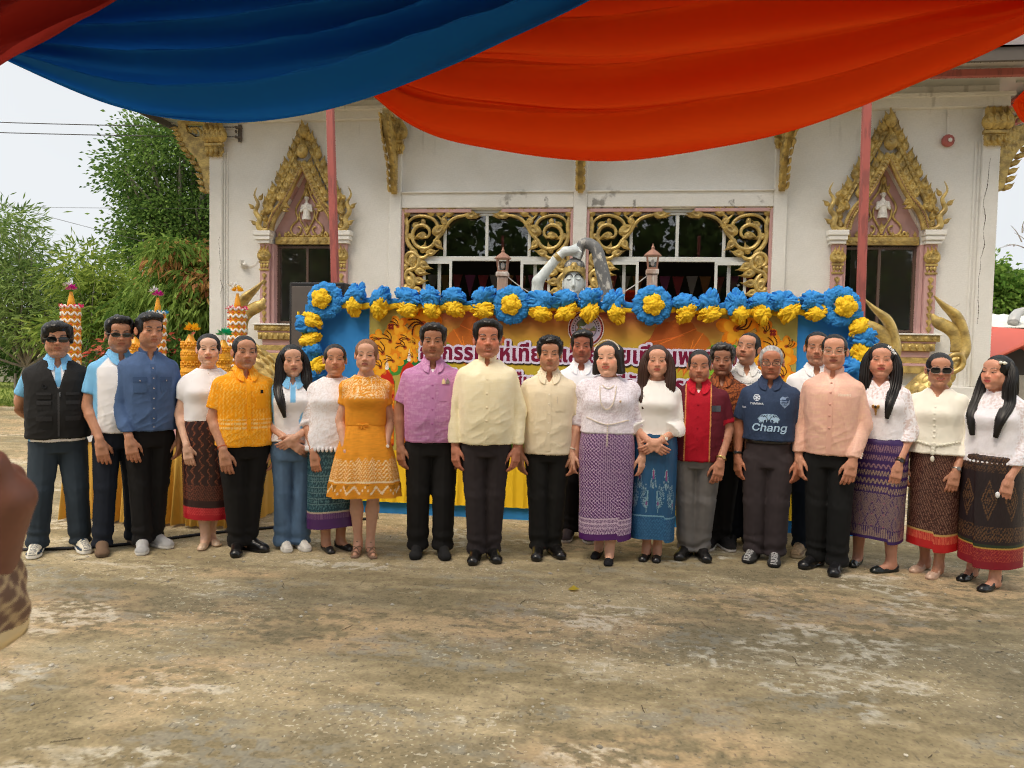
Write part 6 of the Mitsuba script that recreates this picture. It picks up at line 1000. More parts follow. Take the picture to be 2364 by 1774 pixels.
# ---------------------------------------------------------------- clothes
def wrinkle(v, n, amp, seed, P, along=None):
    x, y, z = v.T
    a = fbm(np.stack([x*8, y*7, z*4.5+x*3], 1), 3, seed)-.5
    r = lambda k, sx, sz, o: (1-np.abs(2*nz(np.stack([x*sx+z*o, y*sx, z*sz-x*o*1.5], 1), seed+k)-1))**3-.3
    up = smooth01(1.02*P.s, 1.3*P.s, z); sg = np.sign(x)
    d = np.abs(x)*.8-(z-1.27*P.s); arm = np.exp(-(d/.12)**2)*up
    return v+n*(amp*(1.3*a+.80*r(5, 13, 5, 3)*(1-.4*up)+.60*r(9, 8, 17, 6)*smooth01(1.25*P.s, .92*P.s, z)+.45*r(13, 10, 10, 0)*up+.5*arm*(nz(np.stack([d*0, (x*np.sign(x)+z)*26, d*8], 1), seed)-.5)))[:, None]
def garment(P, name, mat, colour, ease=.014, hem=.80, sleeve='short', sl=None, vneck=.05, neck_r=.058, amp=.006, res=.0078, tail=.0, puff=0., cuffr=None, label=None, slit=None, extra=None, flare=0.0, neckz=None, frontcut=None):
    """shirt, blouse or jacket: an implicit shell round the trunk with sleeves; hem and lengths in fractions of a 1.70 m figure"""
    s, w = P.s, P.w; hz = hem*s
    xm = max(max(abs(a.el[0]), abs(a.wr[0])) for a in P.arms)+.10; ylo = min(-.24, min(a.wr[1] for a in P.arms)-.10)-.03*P.belly
    F = Field(axis(-xm, xm, res), axis(ylo, max(.20, max(a.wr[1] for a in P.arms)+.1), res), axis(hz-.04, 1.50*s, res))
    tb = [(r[0], r[1]+flare*max(0, 1-(r[0]-hz)/.25), r[2]+flare*max(0, 1-(r[0]-hz)/.25), r[3], r[4]) for r in torso(P, ease, hz)]
    F.loft(tb, .02, 2.35)
    for sd, A in zip((-1, 1), P.arms):
        F.cone((sd*.050, .022, 1.368*s), A.sh+[-sd*.004, 0, .004], .028+ease*.4, .046*(.6+.4*w)+ease*.4, .045)
        if sleeve == 'none': continue
        r0 = (.047 if P.fem else .054)*(.6+.4*w)+ease*.5; r1 = r0*.92; fr = {'short': .62, 'elbow': 1.0, 'long': 1.0, 'cap': .40}[sleeve] if sl is None else sl
        if sleeve in ('short', 'cap'):
            e = A.sh+(A.el-A.sh)*fr; r2 = r1+(cuffr or .004); F.cone(A.sh, e, r0, r2, .012, cap=True)
            if puff: F.ell(A.sh+[sd*.012, 0, .0], (.058+puff, .066+puff*.6, .062+puff), .03)
        else:
            if puff: F.ell(A.sh+(A.el-A.sh)*.12+[sd*.006, 0, .012], (.055+puff, .064+puff*.5, .075+puff), .03)
            F.cone(A.sh, A.el, r0, r1, .012); end = A.el+(A.wr-A.el)*(1.0 if sleeve == 'long' else (sl or .12)); re = cuffr or (.042 if sleeve == 'long' else r1*.95)
            F.cone(A.el, end, r1*.97, re, .014, cap=True)
    if extra: extra(F, P)
    F.op(lambda x, y, z: np.maximum(hz-z, 0)*-1+np.where(z > hz, z-hz, 0)*1.0, [-9, -9, hz-.05], [9, 9, hz+.02], .002, .0, True)
    # neck opening
    nzp = (neckz or 1.398)*s; F.cone((0, .022, nzp+.012), (0, .012, nzp+.2), neck_r, neck_r+.03, .006, True)
    if vneck > 0:
        zt, zb = nzp+.03, nzp-vneck
        def V(x, y, z):
            hw = np.clip((z-zb)/(zt-zb), -.5, 1.4)*(neck_r*.80); return np.maximum(np.abs(x)-hw, y+.0)*.8+np.where(z < zb, .02, 0)
        F.op(V, [-.08, -.2, zb], [.08, 0, zt+.03], .004, .0, True)
    v, f = F.mesh(); n = vnormals(v, f)
    v2 = wrinkle(v, n, amp, P.seed*3+1, P)
    c = colour(v, P) if callable(colour) else np.tile(np.asarray(colour, float), (len(v), 1))
    k = pput(P, name, (v2, f), mat, True, c, label)
    P.top = F; P.hem = hz; P.nz = nzp; P.nr = neck_r
    return k
def drape(P, xz, off=.004, F=None):
    """flat (x, z) points -> points just above the garment's front"""
    xz = np.asarray(xz, float); y = (F or P.top).front(xz[:, 0], xz[:, 1]); return np.stack([xz[:, 0], y-off, xz[:, 1]], 1)
def decal(P, name, poly, colour, mat='m_cloth', off=.004, cell=.016, label=None):
    """a piece (pocket, badge, print) with an edge, laid on the garment's front; polygon(s) in (x, z)"""
    ms = []
    for g in getattr(poly, 'geoms', [poly]):
        if g.is_empty or g.area < 1e-7: continue
        x0, z0, x1, z1 = g.bounds; cx, cz = np.linspace(x0, x1, max(1, round((x1-x0)/cell))+1), np.linspace(z0, z1, max(1, round((z1-z0)/cell))+1)
        for a, b in zip(cx[:-1], cx[1:]):
            for c, d in zip(cz[:-1], cz[1:]):
                h = g.intersection(sbox(a, c, b, d))
                for q in getattr(h, 'geoms', [h]):
                    if q.geom_type != 'Polygon' or q.area < 1e-8: continue
                    v, f = trimesh.creation.triangulate_polygon(q, engine='earcut'); ms.append((drape(P, v, off), np.asarray(f)))
        for ring in [g.exterior, *g.interiors]:
            r = np.array(ring.segmentize(cell).coords)[:-1]; t = drape(P, r, off); u = t+[0, .0035, 0]; m = len(r); i = np.arange(m); k = (i+1) % m; ms.append((np.vstack([t, u]), np.vstack([np.stack([i, k, k+m], 1), np.stack([i, k+m, i+m], 1)])))
    if ms: pput(P, name, cat(ms), mat, False, colour, label)
def buttons(P, zs, x=0.0, r=.0055, colour=(.6, .6, .55), mat='m_cloth', off=.003, name='button'):
    for z in zs:
        c = drape(P, [(x, z)], off)[0]; pput(P, name, ball(c, (r, r*.55, r), 1), mat, True, colour)
def collar(P, colour, h=.034, drop=.030, pt=.045, gap=.30, lean=.030, mat='m_cloth', stand=False, name='collar', rx=None):
    """turned-down collar (or a stand collar) swept round the neck"""
    n = 56; th = np.linspace(gap, 2*PI-gap, n); rx = rx or P.nr*.98; ry = rx*1.05; nz0 = P.nz
    fr = np.cos(th); near = smooth01(.0, 1.0, fr)**1.5    # 1 towards the front gap
    cx, cy = np.sin(th), -np.cos(th); zb = nz0+.020-lean*near
    rows = []
    prof = [(-.004, -.012, 0), (-.003, h*.5, 0), (.000, h, 0), (.005, h*1.04, 0)] if stand else [(-.004, -.012, 0), (-.002, h*.55, 0), (.003, h, 0), (.009, h*1.04, 0), (.015, h*.7, 0)]
    prof += [(.009, h, 0), (.011, h*.4, 0), (.011, -.014, 0)] if stand else [(.024, h*.7-drop*.55, .55), (.034, h*.7-drop, 1), (.031, h*.7-drop-.003, 1), (.014, h*.5-drop*.5, .4)]
    for dr_, dz, fl in prof:
        r = rx+dr_+fl*.020*near; rr = ry+dr_+fl*.034*near
        rows.append(np.stack([cx*r+fl*pt*.25*near*np.sign(cx)*0, cy*rr+.016, zb+dz-fl*pt*near], 1))
    if not stand:       # let the flap lie on the shirt
        from scipy.interpolate import RegularGridInterpolator
        D = RegularGridInterpolator(P.top.ax, P.top.F, bounds_error=False, fill_value=.1); w = np.clip(near*1.3, 0, 1)
        for (dr_, dz, fl), r in zip(prof, rows):
            if fl > 0:
                for _ in range(4): e = np.clip((.012 if fl > .6 else .007)-D(r), 0, .03); r[:, 1] -= e*w; r[:, 2] += e*(1-.6*w)
    G = np.stack(rows, 1); v, f = grid(G)
    pput(P, name, (v, f), mat, True, colour(v, P) if callable(colour) else colour)
def trousers(P, colour, waist=1.0, mat='m_cloth', r=(.098, .076, .066), amp=.008, res=.0105, flare=0., crease=.004, name='trousers', hemz=.045, label=None):
    s = P.s; F = Field(axis(-.32, .32, res), axis(-.22, .24, res), axis(0, (waist+.03)*s, res))
    tb = [(z, a-.004, b-.004, cx, cy) for z, a, b, cx, cy in torso(P) if z > .74*s and z < (waist+.05)*s]
    tb = [(.74*s, tb[0][1]*.93, tb[0][2]*.95, 0, .004)]+tb; F.loft(tb, .02); F.plane((0, 0, 1), (0, 0, waist*s), .004)
    k = .6+.4*P.w
    for sd, (fx, fy, fa) in zip((-1, 1), P.feet):
        hip = np.array([sd*.084*P.w, .006, .80*s]); kn = np.array([(fx+hip[0])*.5, -.010+fy*.5, .47*s]); an = np.array([fx, fy+.012, hemz+.02])
        F.cone(hip, kn, r[0]*k, r[1]*k, .012, sy=1.06); F.cone(kn, an, r[1]*k, r[2]*(1+flare), .012, sy=1.12)
    F.op(lambda x, y, z: hemz-z+0*x+0*y, [-9, -9, -.1], [9, 9, hemz+.03], .003, 0, True) if False else F.plane((0, 0, -1), (0, 0, hemz), .003)
    v, f = F.mesh(); n = vnormals(v, f)
    lo = smooth01(.30, .06, v[:, 2]); bz = np.sin(v[:, 2]*70+6*nz(v*9, P.seed))*lo*.006
    kne = np.exp(-((v[:, 2]-.50*s)/.10)**2)+np.exp(-((v[:, 2]-.80*s)/.07)**2)
    a = amp*(1.4*(fbm(np.stack([v[:, 0]*9, v[:, 1]*9, v[:, 2]*5], 1), 3, P.seed)-.5)+.9*kne*(nz(np.stack([v[:, 0]*14, v[:, 1]*12, v[:, 2]*26+v[:, 0]*16], 1), P.seed+2)-.5))+bz
    for sd, (fx, fy, fa) in zip((-1, 1), P.feet):
        t = np.clip((.80*s-v[:, 2])/(.80*s), 0, 1); xl = sd*.084*P.w*(1-t)+fx*t; a = a+crease*np.exp(-((v[:, 0]-xl)/.008)**2)*(v[:, 1] < -.01)*smooth01(.92*s, .8*s, v[:, 2])
    c = colour(v, P) if callable(colour) else np.tile(np.asarray(colour, float), (len(v), 1))*(.85+.3*fbm(v*30, 2, P.seed))[:, None]
    pput(P, name, (v+n*a[:, None], f), mat, True, c, label)
def skirt(P, colour, waist=1.03, hem=.20, hip=(.186, .138), bottom=(.178, .150), fold=.35, mat='m_silk', res=.0060, name='skirt', pleat=0., flare=0., label=None, waistr=None, nfold=5, foldamp=.006, cyb=.0):
    """wrapped tube skirt as a dense sheet; colour(u, z01, z) with u in metres round from the front"""
    s = P.s; z0, z1 = hem*s, waist*s; tw = torso(P); t = np.array(tw)
    wa, wb = waistr or (np.interp(z1, t[:, 0], t[:, 1])+.008, np.interp(z1, t[:, 0], t[:, 2])+.008)
    from scipy.interpolate import PchipInterpolator
    ctr = np.interp(z1, t[:, 0], t[:, 4])-.004
    zz = [z0, z0+(.86*s-z0)*.45, .86*s, .95*s, z1]; k = P.w; ha, hb = hip[0]*k, hip[1]*(.5+.5*k)
    if flare: A = lambda Z_: bottom[0]+(wa-bottom[0])*((Z_-z0)/(z1-z0))+.022*np.sin(PI*(Z_-z0)/(z1-z0)); B = lambda Z_: bottom[1]+(wb-bottom[1])*((Z_-z0)/(z1-z0))+.03*np.sin(PI*(Z_-z0)/(z1-z0))
    elif 0: zz = [z0, z0+(z1-z0)*.4, z0+(z1-z0)*.7, z0+(z1-z0)*.9, z1]; A = PchipInterpolator(zz, [bottom[0], bottom[0]*.82, ha, (ha+wa)/2, wa]); B = PchipInterpolator(zz, [bottom[1], bottom[1]*.84, hb, (hb+wb)/2, wb])
    else: A = PchipInterpolator(zz, [bottom[0]*k, (bottom[0]*k+ha)/2, ha, ha*.96, wa]); B = PchipInterpolator(zz, [bottom[1], (bottom[1]+hb)/2, hb, hb*.97, wb])
    nth = int(2*PI*.165*k/res); nzr = int((z1-z0)/res); th = np.linspace(-PI, PI, nth, endpoint=False); z = np.linspace(z0, z1, nzr)
    TH, Z = np.meshgrid(th, z); a, b = A(Z), B(Z); q = (Z-z0)/(z1-z0)
    e = 2.25; r0 = (np.abs(np.sin(TH))**e+np.abs(np.cos(TH))**e)**(-1/e)
    edge = fold+.05*(1-q); R = np.ones_like(TH)
    R += (.020*smooth01(edge-.004, edge+.004, TH)*smooth01(edge+1.9, edge+.3, TH))
    R += foldamp*(1-q)**.7*6*(np.sin(TH*nfold+3*nz(np.stack([TH, Z*2, Z*0], -1), P.seed)+P.seed)*.5)*(1 if not flare else 0)
    if pleat: R += pleat*(1-q)**.8*np.sin(TH*nfold+1.2*np.sin(TH*3+P.seed))
    R += .035*(fbm(np.stack([np.sin(TH)*3, np.cos(TH)*3, Z*4], -1), 3, P.seed)-.5)
    X = a*r0*R*np.sin(TH); Y = -b*r0*R*np.cos(TH)+.006+(ctr-.006)*q; zd = Z+(1-q)*.010*np.sin(TH*2+P.seed)-.018*(1-q)*smooth01(edge-.004, edge+.004, TH)*smooth01(edge+.9, edge, TH)*(0 if flare else 1)
    u = TH*.17*k; c = colour(u, q, Z, TH > edge)
    G = np.stack([X, Y, zd], -1); v, f = grid(G, True); f = f[:, ::-1] if trimesh.Trimesh(v, f, process=False).volume < 0 else f
    inner = v.copy(); n_ = vnormals(v, f); cc = c.reshape(-1, 3)
    band = np.stack([G[0], G[0]*[.985, .985, 1]+[0, 0, .004], G[0]*[.97, .97, 1]+[0, 0, .10]], 0); bv, bf = grid(band, True)
    k_ = pput(P, name, catc([(v, f, cc), (bv, bf[:, ::-1], cc[:nth].mean(0)*.6)]), mat, True, label=label)
    return k_
# ---------------------------------------------------------------- shoes and accessories
def shoe_mesh(kind):
    F = Field(axis(-.058, .058, .0064), axis(-.21, .10, .0080), axis(-.004, .13, .0056))
    def sole(x, y, z, w=.046, z1=.022, y0=-.188, y1=.075, h=0):
        t = (y-y0)/(y1-y0); hw = w*np.interp(t, [0, .08, .3, .55, .8, 1], [.45, .78, 1, .80, .78, .5]); return np.maximum(np.maximum(np.abs(x)-hw, np.abs(z-z1*.5-.001)-z1*.5), np.maximum(y0-y, y-y1))
    if kind in ('loafer', 'sneaker', 'slip', 'runner'):
        F.op(lambda x, y, z: sole(x, y, z, .047 if kind != 'loafer' else .044, .030 if kind in ('sneaker', 'slip', 'runner') else .020), [-.06, -.2, 0], [.06, .09, .04], 0, .02)
        tz = .012 if kind == 'loafer' else .016
        F.cone((0, -.140, .028+tz*.4), (0, -.055, .055), .034, .038, .012); F.ell((0, -.150, .030), (.041, .040, .026 if kind == 'loafer' else .032), .012); F.cone((0, -.05, .055), (0, .035, .058), .040, .037, .012); F.cone((0, .035, .03), (0, .035, .060), .036, .036, .01)
        F.plane((0, 0, -1), (0, 0, .002), .002); F.cone((0, .018, .085), (0, .03, .2), .032, .06, .006, True)
    elif kind in ('flat', 'heel'):
        h = .045 if kind == 'heel' else .0
        lift = lambda y: h*smooth01(-.09, .04, y)
        F.op(lambda x, y, z: sole(x, y, z-lift(y), .038, .013, -.182, .068), [-.05, -.2, 0], [.05, .08, .07], 0, .02)
        F.cone((0, -.150, .018), (0, -.110, .026), .029, .032, .012); F.ell((0, -.150, .017), (.034, .034, .018), .01); F.cone((0, .030, .028+h), (0, .034, .040+h), .034, .033, .01); F.cone((0, -.1, .018+h*.1), (0, .02, .022+h), .032, .032, .012)
        F.cone((0, -.085, .058+h*.2), (0, .020, .060+h), .030, .031, .006, True); F.ell((0, -.085, .046+h*.1), (.029, .032, .026), .006, True)
        if h: F.cone((0, .045, .04), (0, .045, -.01), .016, .009, .006)
        F.plane((0, 0, -1), (0, 0, .001), .001)
    elif kind == 'sandal':
        F.op(lambda x, y, z: sole(x, y, z-.030*smooth01(-.09, .04, y), .040, .018, -.19, .070), [-.05, -.2, 0], [.05, .08, .07], 0, .02); F.cone((0, .045, .03), (0, .045, -.01), .022, .018, .006); F.plane((0, 0, -1), (0, 0, .001), .001)
    return F.mesh()
SHOES = {}
def shoes(P, kind, colour, mat='m_gloss', sole=None, accent=None, name='shoe', size=1.0, label=None):
    if kind not in SHOES: SHOES[kind] = shoe_mesh(kind)
    v, f = SHOES[kind]; c = np.tile(np.asarray(colour, float), (len(v), 1)).copy(); x, y, z = v.T
    if sole is not None: c[z < (.026 if kind in ('sneaker', 'slip', 'runner') else .013)] = sole
    if accent is not None: m = (z > .03) & (y < -.02) & (np.abs(((y*1.2+z*1.1)*55) % 1-.5) < .22) & (np.abs(x) < .022); c[m] = accent
    if kind == 'sneaker' and accent is not None: m = (np.abs(x) > .030) & (z > .028) & (z < .045); c[m] = accent
    if kind == 'loafer': m = (np.abs(np.hypot(x*1.15, (y+.135))-.030) < .003) & (z > .035); c[m] *= 1.9; m = (np.abs(y+.075) < .008) & (z > .05); c[m] *= 1.6
    shape = mikit.ply((v, f), mat, smooth=True, color=c)
    for sd, (fx, fy, fa) in zip((-1, 1), P.feet):
        k = newkey(P.key+'__'+name); M = P.M@mat4(rotz(math.radians(fa)), (fx, fy+.012, 0), size*(1.04 if not P.fem else .92))
        scene[k] = {**shape, 'to_world': mi.ScalarTransform4f(M)}
        if label: labels[k] = {'label': label}
def hl(P, *v): return P.C+P.R@(np.array(v)*P.hv)
def hlm(P, v): return (np.asarray(v)*P.hv)@P.R.T+P.C
def glasses(P, frame=(.02, .02, .02), dark=True, w=.026, h=.019, wire=.0013, tint=None):
    ms, ln = [], []
    for s in (-1, 1):
        a = np.linspace(0, 2*PI, 24, endpoint=False); e = 2.8
        rr = (np.abs(np.cos(a))**e+np.abs(np.sin(a))**e)**(-1/e)
        px, pz = s*.0325+w*rr*np.cos(a), .001+h*rr*np.sin(a); py = -.1005+.22*(np.abs(px)-.03)**1+0*px
        ring = np.stack([px, py, pz], 1); ms.append(sweep(hlm(P, ring), wire*P.hs if not dark else .0022, 6, closed=True))
        ctr = ring.mean(0)+[0, -.001, 0]; v = np.vstack([ring, ctr, ring+[0, .002, 0], ctr+[0, .002, 0]]); i = np.arange(24); j = (i+1) % 24
        ln.append((hlm(P, v), np.vstack([np.stack([i, j, i*0+24], 1), np.stack([j+25, i+25, i*0+49], 1), np.stack([i, i+25, j], 1), np.stack([j, i+25, j+25], 1)])))
        ms.append(sweep(hlm(P, [(s*(.0325+w), -.098, .006), (s*.079, -.06, .010), (s*.083, .0, .006), (s*.083, .02, -.004)]), .0016 if not dark else .0028, 6))
    ms.append(sweep(hlm(P, spline([(-.0085, -.1045, .004), (0, -.106, .007), (.0085, -.1045, .004)], 6)), .0015 if not dark else .0024, 6))
    k = pput(P, 'sunglasses' if dark else 'spectacles', cat(ms), 'm_gloss', True, frame)
    lk = newkey(k+'__lens')
    for i, m in enumerate(ln):
        kk = k+'__lens'+('' if i == 0 else '_001')
        scene[kk] = mikit.ply(m, 'm_lens' if dark and tint is None else (tint or 'm_clear'), smooth=False, to_world=P.TW)
def wristband(P, side, colour, mat='m_metal', r=.004, up=.035, name='bracelet', face=None, rr=None):
    A = P.arms[0 if side < 0 else 1]; d = nrm(A.wr-A.el); c = A.wr-d*up; a = nrm(np.cross(d, [0, 1, .1])); b = np.cross(d, a); R = rr or ((.026 if P.fem else .031)*(.65+.35*P.w)+.003)
    t = np.linspace(0, 2*PI, 22, endpoint=False); ring = c+R*(np.cos(t)[:, None]*a+np.sin(t)[:, None]*b); ms = [sweep(ring, r, 6, closed=True, flat=(.5, 1.0))]
    k = pput(P, name, cat(ms), mat, True, colour)
    if face is not None:
        fd = nrm(np.array([side*.45, -1, 0])-d*np.dot([side*.45, -1, 0], d)); m = trimesh.creation.cylinder(.013, .007, sections=18); M = np.eye(4); M[:3, :3] = np.stack([np.cross(fd, d), d, fd], 1).T.T; M[:3, 2] = fd; M[:3, 0] = np.cross(d, fd); M[:3, 1] = d; M[:3, 3] = c+fd*(R+.001)
        kk = k+'__dial'; v, f = xf(m, M); scene[kk] = mikit.ply((v, f), 'm_gloss', smooth=30, to_world=P.TW) if False else mikit.ply((v, f), 'm_gloss', smooth=False, color=np.tile(face, (len(v), 1)), to_world=P.TW)
def beads(P, pts, r, colour, name='necklace', mat='m_gloss', n=None):
    p = spline(pts, 400); L_ = np.r_[0, np.cumsum(np.linalg.norm(np.diff(p, axis=0), axis=1))]; n = n or int(L_[-1]/(2*r)); t = np.linspace(0, L_[-1], n)
    q = np.stack([np.interp(t, L_, p[:, i]) for i in range(3)], 1); pput(P, name, cat([ball(c, r, 0 if r < .004 else 1) for c in q]), mat, True, colour)
# ---------------------------------------------------------------- the people, from left to right
def stand(label, toes, yaw, H, outs=(-10, 10), back=.15, **k):
    """toes: the two toe points on the ground; the figure stands over its ankles"""
    A = []
    for (tx, ty), o in zip(toes, outs):
        a = math.radians(yaw+o); A.append(np.array([tx, ty])-back*np.array([math.sin(a), -math.cos(a)]))
    c = sum(A)/2; a = math.radians(yaw); R2 = np.array([[math.cos(a), math.sin(a)], [-math.sin(a), math.cos(a)]])
    off = k.pop('shift', (0, 0)); c = c+np.array(off)-np.array([-math.sin(a), math.cos(a)])*.03
    feet = [(*(R2@(q-c)), o) for q, o in zip(A, outs)]
    return make_person(label, c[0], c[1], yaw, H, feet=feet, **k)
def tw(u, p): return np.abs(((u/p) % 1)-.5)*2          # triangle wave 1..0..1
def sleeve_mask(v, P, m=.0):
    d = np.full(len(v), 9.); t = np.array(torso(P)); a = np.interp(v[:, 2], t[:, 0], t[:, 1])
    return smooth01(-.004, .004, np.abs(v[:, 0])-np.minimum(a, .146*P.w+.02)-.006-m)
def plain(c, var=.10, seed=0): return lambda v, P: np.tile(lin(c), (len(v), 1))*(1-var/2+var*fbm(v*26, 3, P.seed))[:, None]
def slub(c, c2, amt=.5): return lambda v, P: mixc(lin(c), lin(c2), amt*smooth01(.42, .75, nz(np.stack([v[:, 0]*28+v[:, 1]*28, v[:, 1]*28, v[:, 2]*330], 1), 3)*.6+.4*nz(v*[300, 300, 40], 5)))
def lace(c=(238, 238, 244), under=(196, 160, 142), sheer=None, sc=62, amt=.30):
    def f(v, P):
        q = np.stack([np.arctan2(v[:, 0], -v[:, 1]-.0)*.17+v[:, 0]*.3, v[:, 2]], 1)*sc; n = nz(np.c_[q, q[:, 0]*0], 3); m = nz(np.c_[q*2.1+7, q[:, 0]*0], 9)
        flo = np.abs(n-.5) < .075; dots = m > .62; hole = np.clip(.9*(~(flo | dots)).astype(float)*smooth01(.2, .5, nz(np.c_[q*1.7, q[:, 0]*0+4], 2)), 0, 1)
        sh = sheer(v, P) if sheer else 0; return mixc(lin(c)*np.ones((len(v), 1)), lin(under), hole*np.clip(amt+sh, 0, .8))
    return f
WHITE = (236, 236, 240); SKY = (122, 186, 232)
def polo(v, P):
    x, y, z = v.T; s = P.s; b = sleeve_mask(v, P, -.006)
    edge = .045+.10*((z/s-1.06)/.16)**2; pan = (x > edge)*(z < 1.14*s)*(y < .10); pl = (np.abs(x-.002) < .018)*(z > 1.22*s)*(y < 0)
    return mixc(lin(WHITE)*np.ones((len(v), 1)), lin(SKY), np.clip(b+pan+pl, 0, 1))*(1-.05+.1*fbm(v*22, 3, 5))[:, None]
def denim(c, fade=.5):
    def f(v, P):
        n = fbm(v*[30, 30, 9], 3, P.seed+4); t = nz(v*[420, 420, 160], 2); k = fade*(np.exp(-((v[:, 2]-.62*P.s)/.22)**2)*smooth01(.0, -.06, v[:, 1])*.8+.5*smooth01(.5, .8, n))
        return lin(c)*(.80+.3*n+.16*t+.9*k)[:, None]
    return f
DARK = lambda c: (lambda v, P: lin(c)*(.85+.3*fbm(v*28, 2, P.seed))[:, None])
SK = dict(dark=(166, 116, 90), tan=(190, 138, 110), mid=(206, 158, 132), fair=(222, 180, 156))
B_ = lambda *c: lin(c)

# 1 ---- sunglasses, black vest
P = stand('man in sunglasses and black utility vest over a pale blue polo shirt', [(-3.73, 4.90), (-4.0, 4.72)][::-1], 40, 1.70, sex='m', w=1.03, belly=.45, skin=SK['tan'], face=dict(fat=.7, jaw=.5, nose=1.15, age=.4), arms=(dict(k='behind', el=(-.245, .09, 1.07), wr=(-.14, .19, .95)), 'behind'), seed=1)
hair(P, 'fringe')
garment(P, 'polo_shirt', 'm_cloth', polo, hem=.83, vneck=.05, sl=.62); collar(P, B_(*SKY), gap=.26)
def vest_open(F, P):
    pass
garment(P, 'vest', 'm_cloth', plain((34, 34, 35), .3), ease=.030, hem=.85, sleeve='none', vneck=.20, neck_r=.088, amp=.006, flare=.006)
for sx in (-1, 1):
    for zz, h, w_ in ((1.16, .035, .052), (1.09, .055, .052), (.97, .075, .060)):
        decal(P, 'pocket', sbox(sx*.088-w_*.5-.012, zz*P.s-h*.5, sx*.088+w_*.5+.012, zz*P.s+h*.5).buffer(.006), B_(30, 30, 31)); decal(P, 'pocket_flap', sbox(sx*.088-w_*.5-.014, zz*P.s+h*.22, sx*.088+w_*.5+.014, zz*P.s+h*.55).buffer(.004), B_(44, 44, 46), off=.0075)
decal(P, 'zip', sbox(-.006, .87*P.s, .006, 1.18*P.s), B_(62, 62, 64)); decal(P, 'zip_pull', sbox(.004, 1.155*P.s, .012, 1.185*P.s), B_(150, 150, 152), 'm_metal', .008)
decal(P, 'ring', Point(-.085, 1.225*P.s).buffer(.014).difference(Point(-.085, 1.228*P.s).buffer(.009)), B_(70, 70, 74), 'm_metal', .006)
trousers(P, denim((44, 54, 64), .55), name='jeans', r=(.100, .080, .072)); glasses(P, w=.027, h=.019)
shoes(P, 'sneaker', B_(222, 216, 200), 'm_cloth', B_(236, 236, 234), B_(44, 62, 84))
# 2
P = stand('man in wire sunglasses and white polo shirt with pale blue sleeves', [(-3.56, 4.85), (-3.42, 5.12)], 50, 1.75, outs=(-14, 8), sex='m', w=1.0, belly=.35, skin=SK['tan'], head=(-8, 4, 0), face=dict(fat=.4, jaw=.5, nose=1.15, long=.4), arms=('front', 'down'), seed=2)
hair(P, 'quiff')
garment(P, 'polo_shirt', 'm_cloth', polo, hem=.86, vneck=.055, sl=.66); collar(P, B_(*SKY), gap=.28); buttons(P, [1.31*P.s, 1.27*P.s], .002, .005, B_(150, 190, 220))
trousers(P, DARK((26, 32, 44))); glasses(P, (.10, .09, .08), w=.026, h=.0145, wire=.0016)
shoes(P, 'slip', B_(118, 96, 78), 'm_cloth', B_(96, 80, 66))
# 3
P = stand('man in long-sleeved denim shirt with a band collar', [(-3.32, 4.95), (-3.24, 5.14)], 46, 1.78, outs=(-14, 24), sex='m', w=.98, belly=.1, skin=SK['tan'], head=(8, 2, 0), face=dict(jaw=.3, long=.3, age=.6), arms=('front', 'down'), longsl=True, seed=3)
hair(P, 'side')
garment(P, 'denim_shirt', 'm_cloth', denim((74, 98, 138), .12), hem=.86, sleeve='long', vneck=.05, ease=.018, amp=.008); collar(P, B_(70, 93, 132), stand=True, h=.026, gap=.32)
decal(P, 'placket', sbox(-.016, .87*P.s, .016, 1.33*P.s), B_(68, 91, 130)); buttons(P, [z*P.s for z in (1.30, 1.23, 1.16, 1.09, 1.02, .95, .89)], 0, .005, B_(210, 190, 180))
for sx in (-.09, .088):
    decal(P, 'pocket', sbox(sx-.042, 1.13*P.s, sx+.042, 1.235*P.s), B_(70, 94, 133)); decal(P, 'pocket_flap', sbox(sx-.044, 1.205*P.s, sx+.044, 1.24*P.s), B_(62, 85, 124), off=.0068); buttons(P, [1.214*P.s], sx, .0045, B_(215, 190, 180), off=.009)
trousers(P, DARK((24, 23, 24))); shoes(P, 'slip', B_(176, 176, 176), 'm_cloth', B_(226, 226, 224))

# 4
def ik4(u, q, Z, ov):
    c = lin((50, 27, 28))*np.ones(u.shape+(1,)); n = nz(np.stack([u*300, Z*90, u*0], -1), 4)
    d = tw(u, .058)+tw(Z+(np.floor(u/.029) % 2)*.04, .08)*1.3; c = mixc(c, lin((150, 84, 58)), ((np.abs(d-1.72) < .20) | (d > 2.12))*(q > .34)*.8*(n > .3))
    m = (q < .34)*(q > .19); zg = tw(u, .05)*.055; c = mixc(c, lin((140, 76, 54)), m*(np.abs(((Z+zg) % .030)-.015) < .0050)*.85)
    h = q < .125; c = mixc(c, lin((176, 24, 40)), h*1.0); c = mixc(c, lin((222, 84, 84)), h*(q > .055)*(np.abs(((Z+tw(u, .036)*.035) % .024)-.012) < .004)*.8)
    c = mixc(c, lin((170, 26, 44)), (q > .975)*1.0); return c
P = stand('woman in white petal-sleeve blouse and brown skirt with red hem', [(-2.96, 5.12), (-2.90, 5.25)], 32, 1.64, outs=(-14, 16), sex='f', w=1.10, belly=.2, skin=SK['fair'], lip=(176, 92, 88), head=(-4, 0, 0), face=dict(fat=.9, smile=.3, age=.1, nose=1.05), arms=('front', 'down'), seed=4, bare=.36, blush=.6)
hair(P, 'bun', 'soft')
def petals(F, P):
    for sd, A in zip((-1, 1), P.arms): F.ell(A.sh+[sd*.02, .0, -.06], (.066, .078, .098), .012)
garment(P, 'blouse', 'm_cloth', plain((238, 238, 243), .06), hem=1.0, sleeve='cap', sl=.55, vneck=0, neck_r=.074, extra=petals, amp=.004)
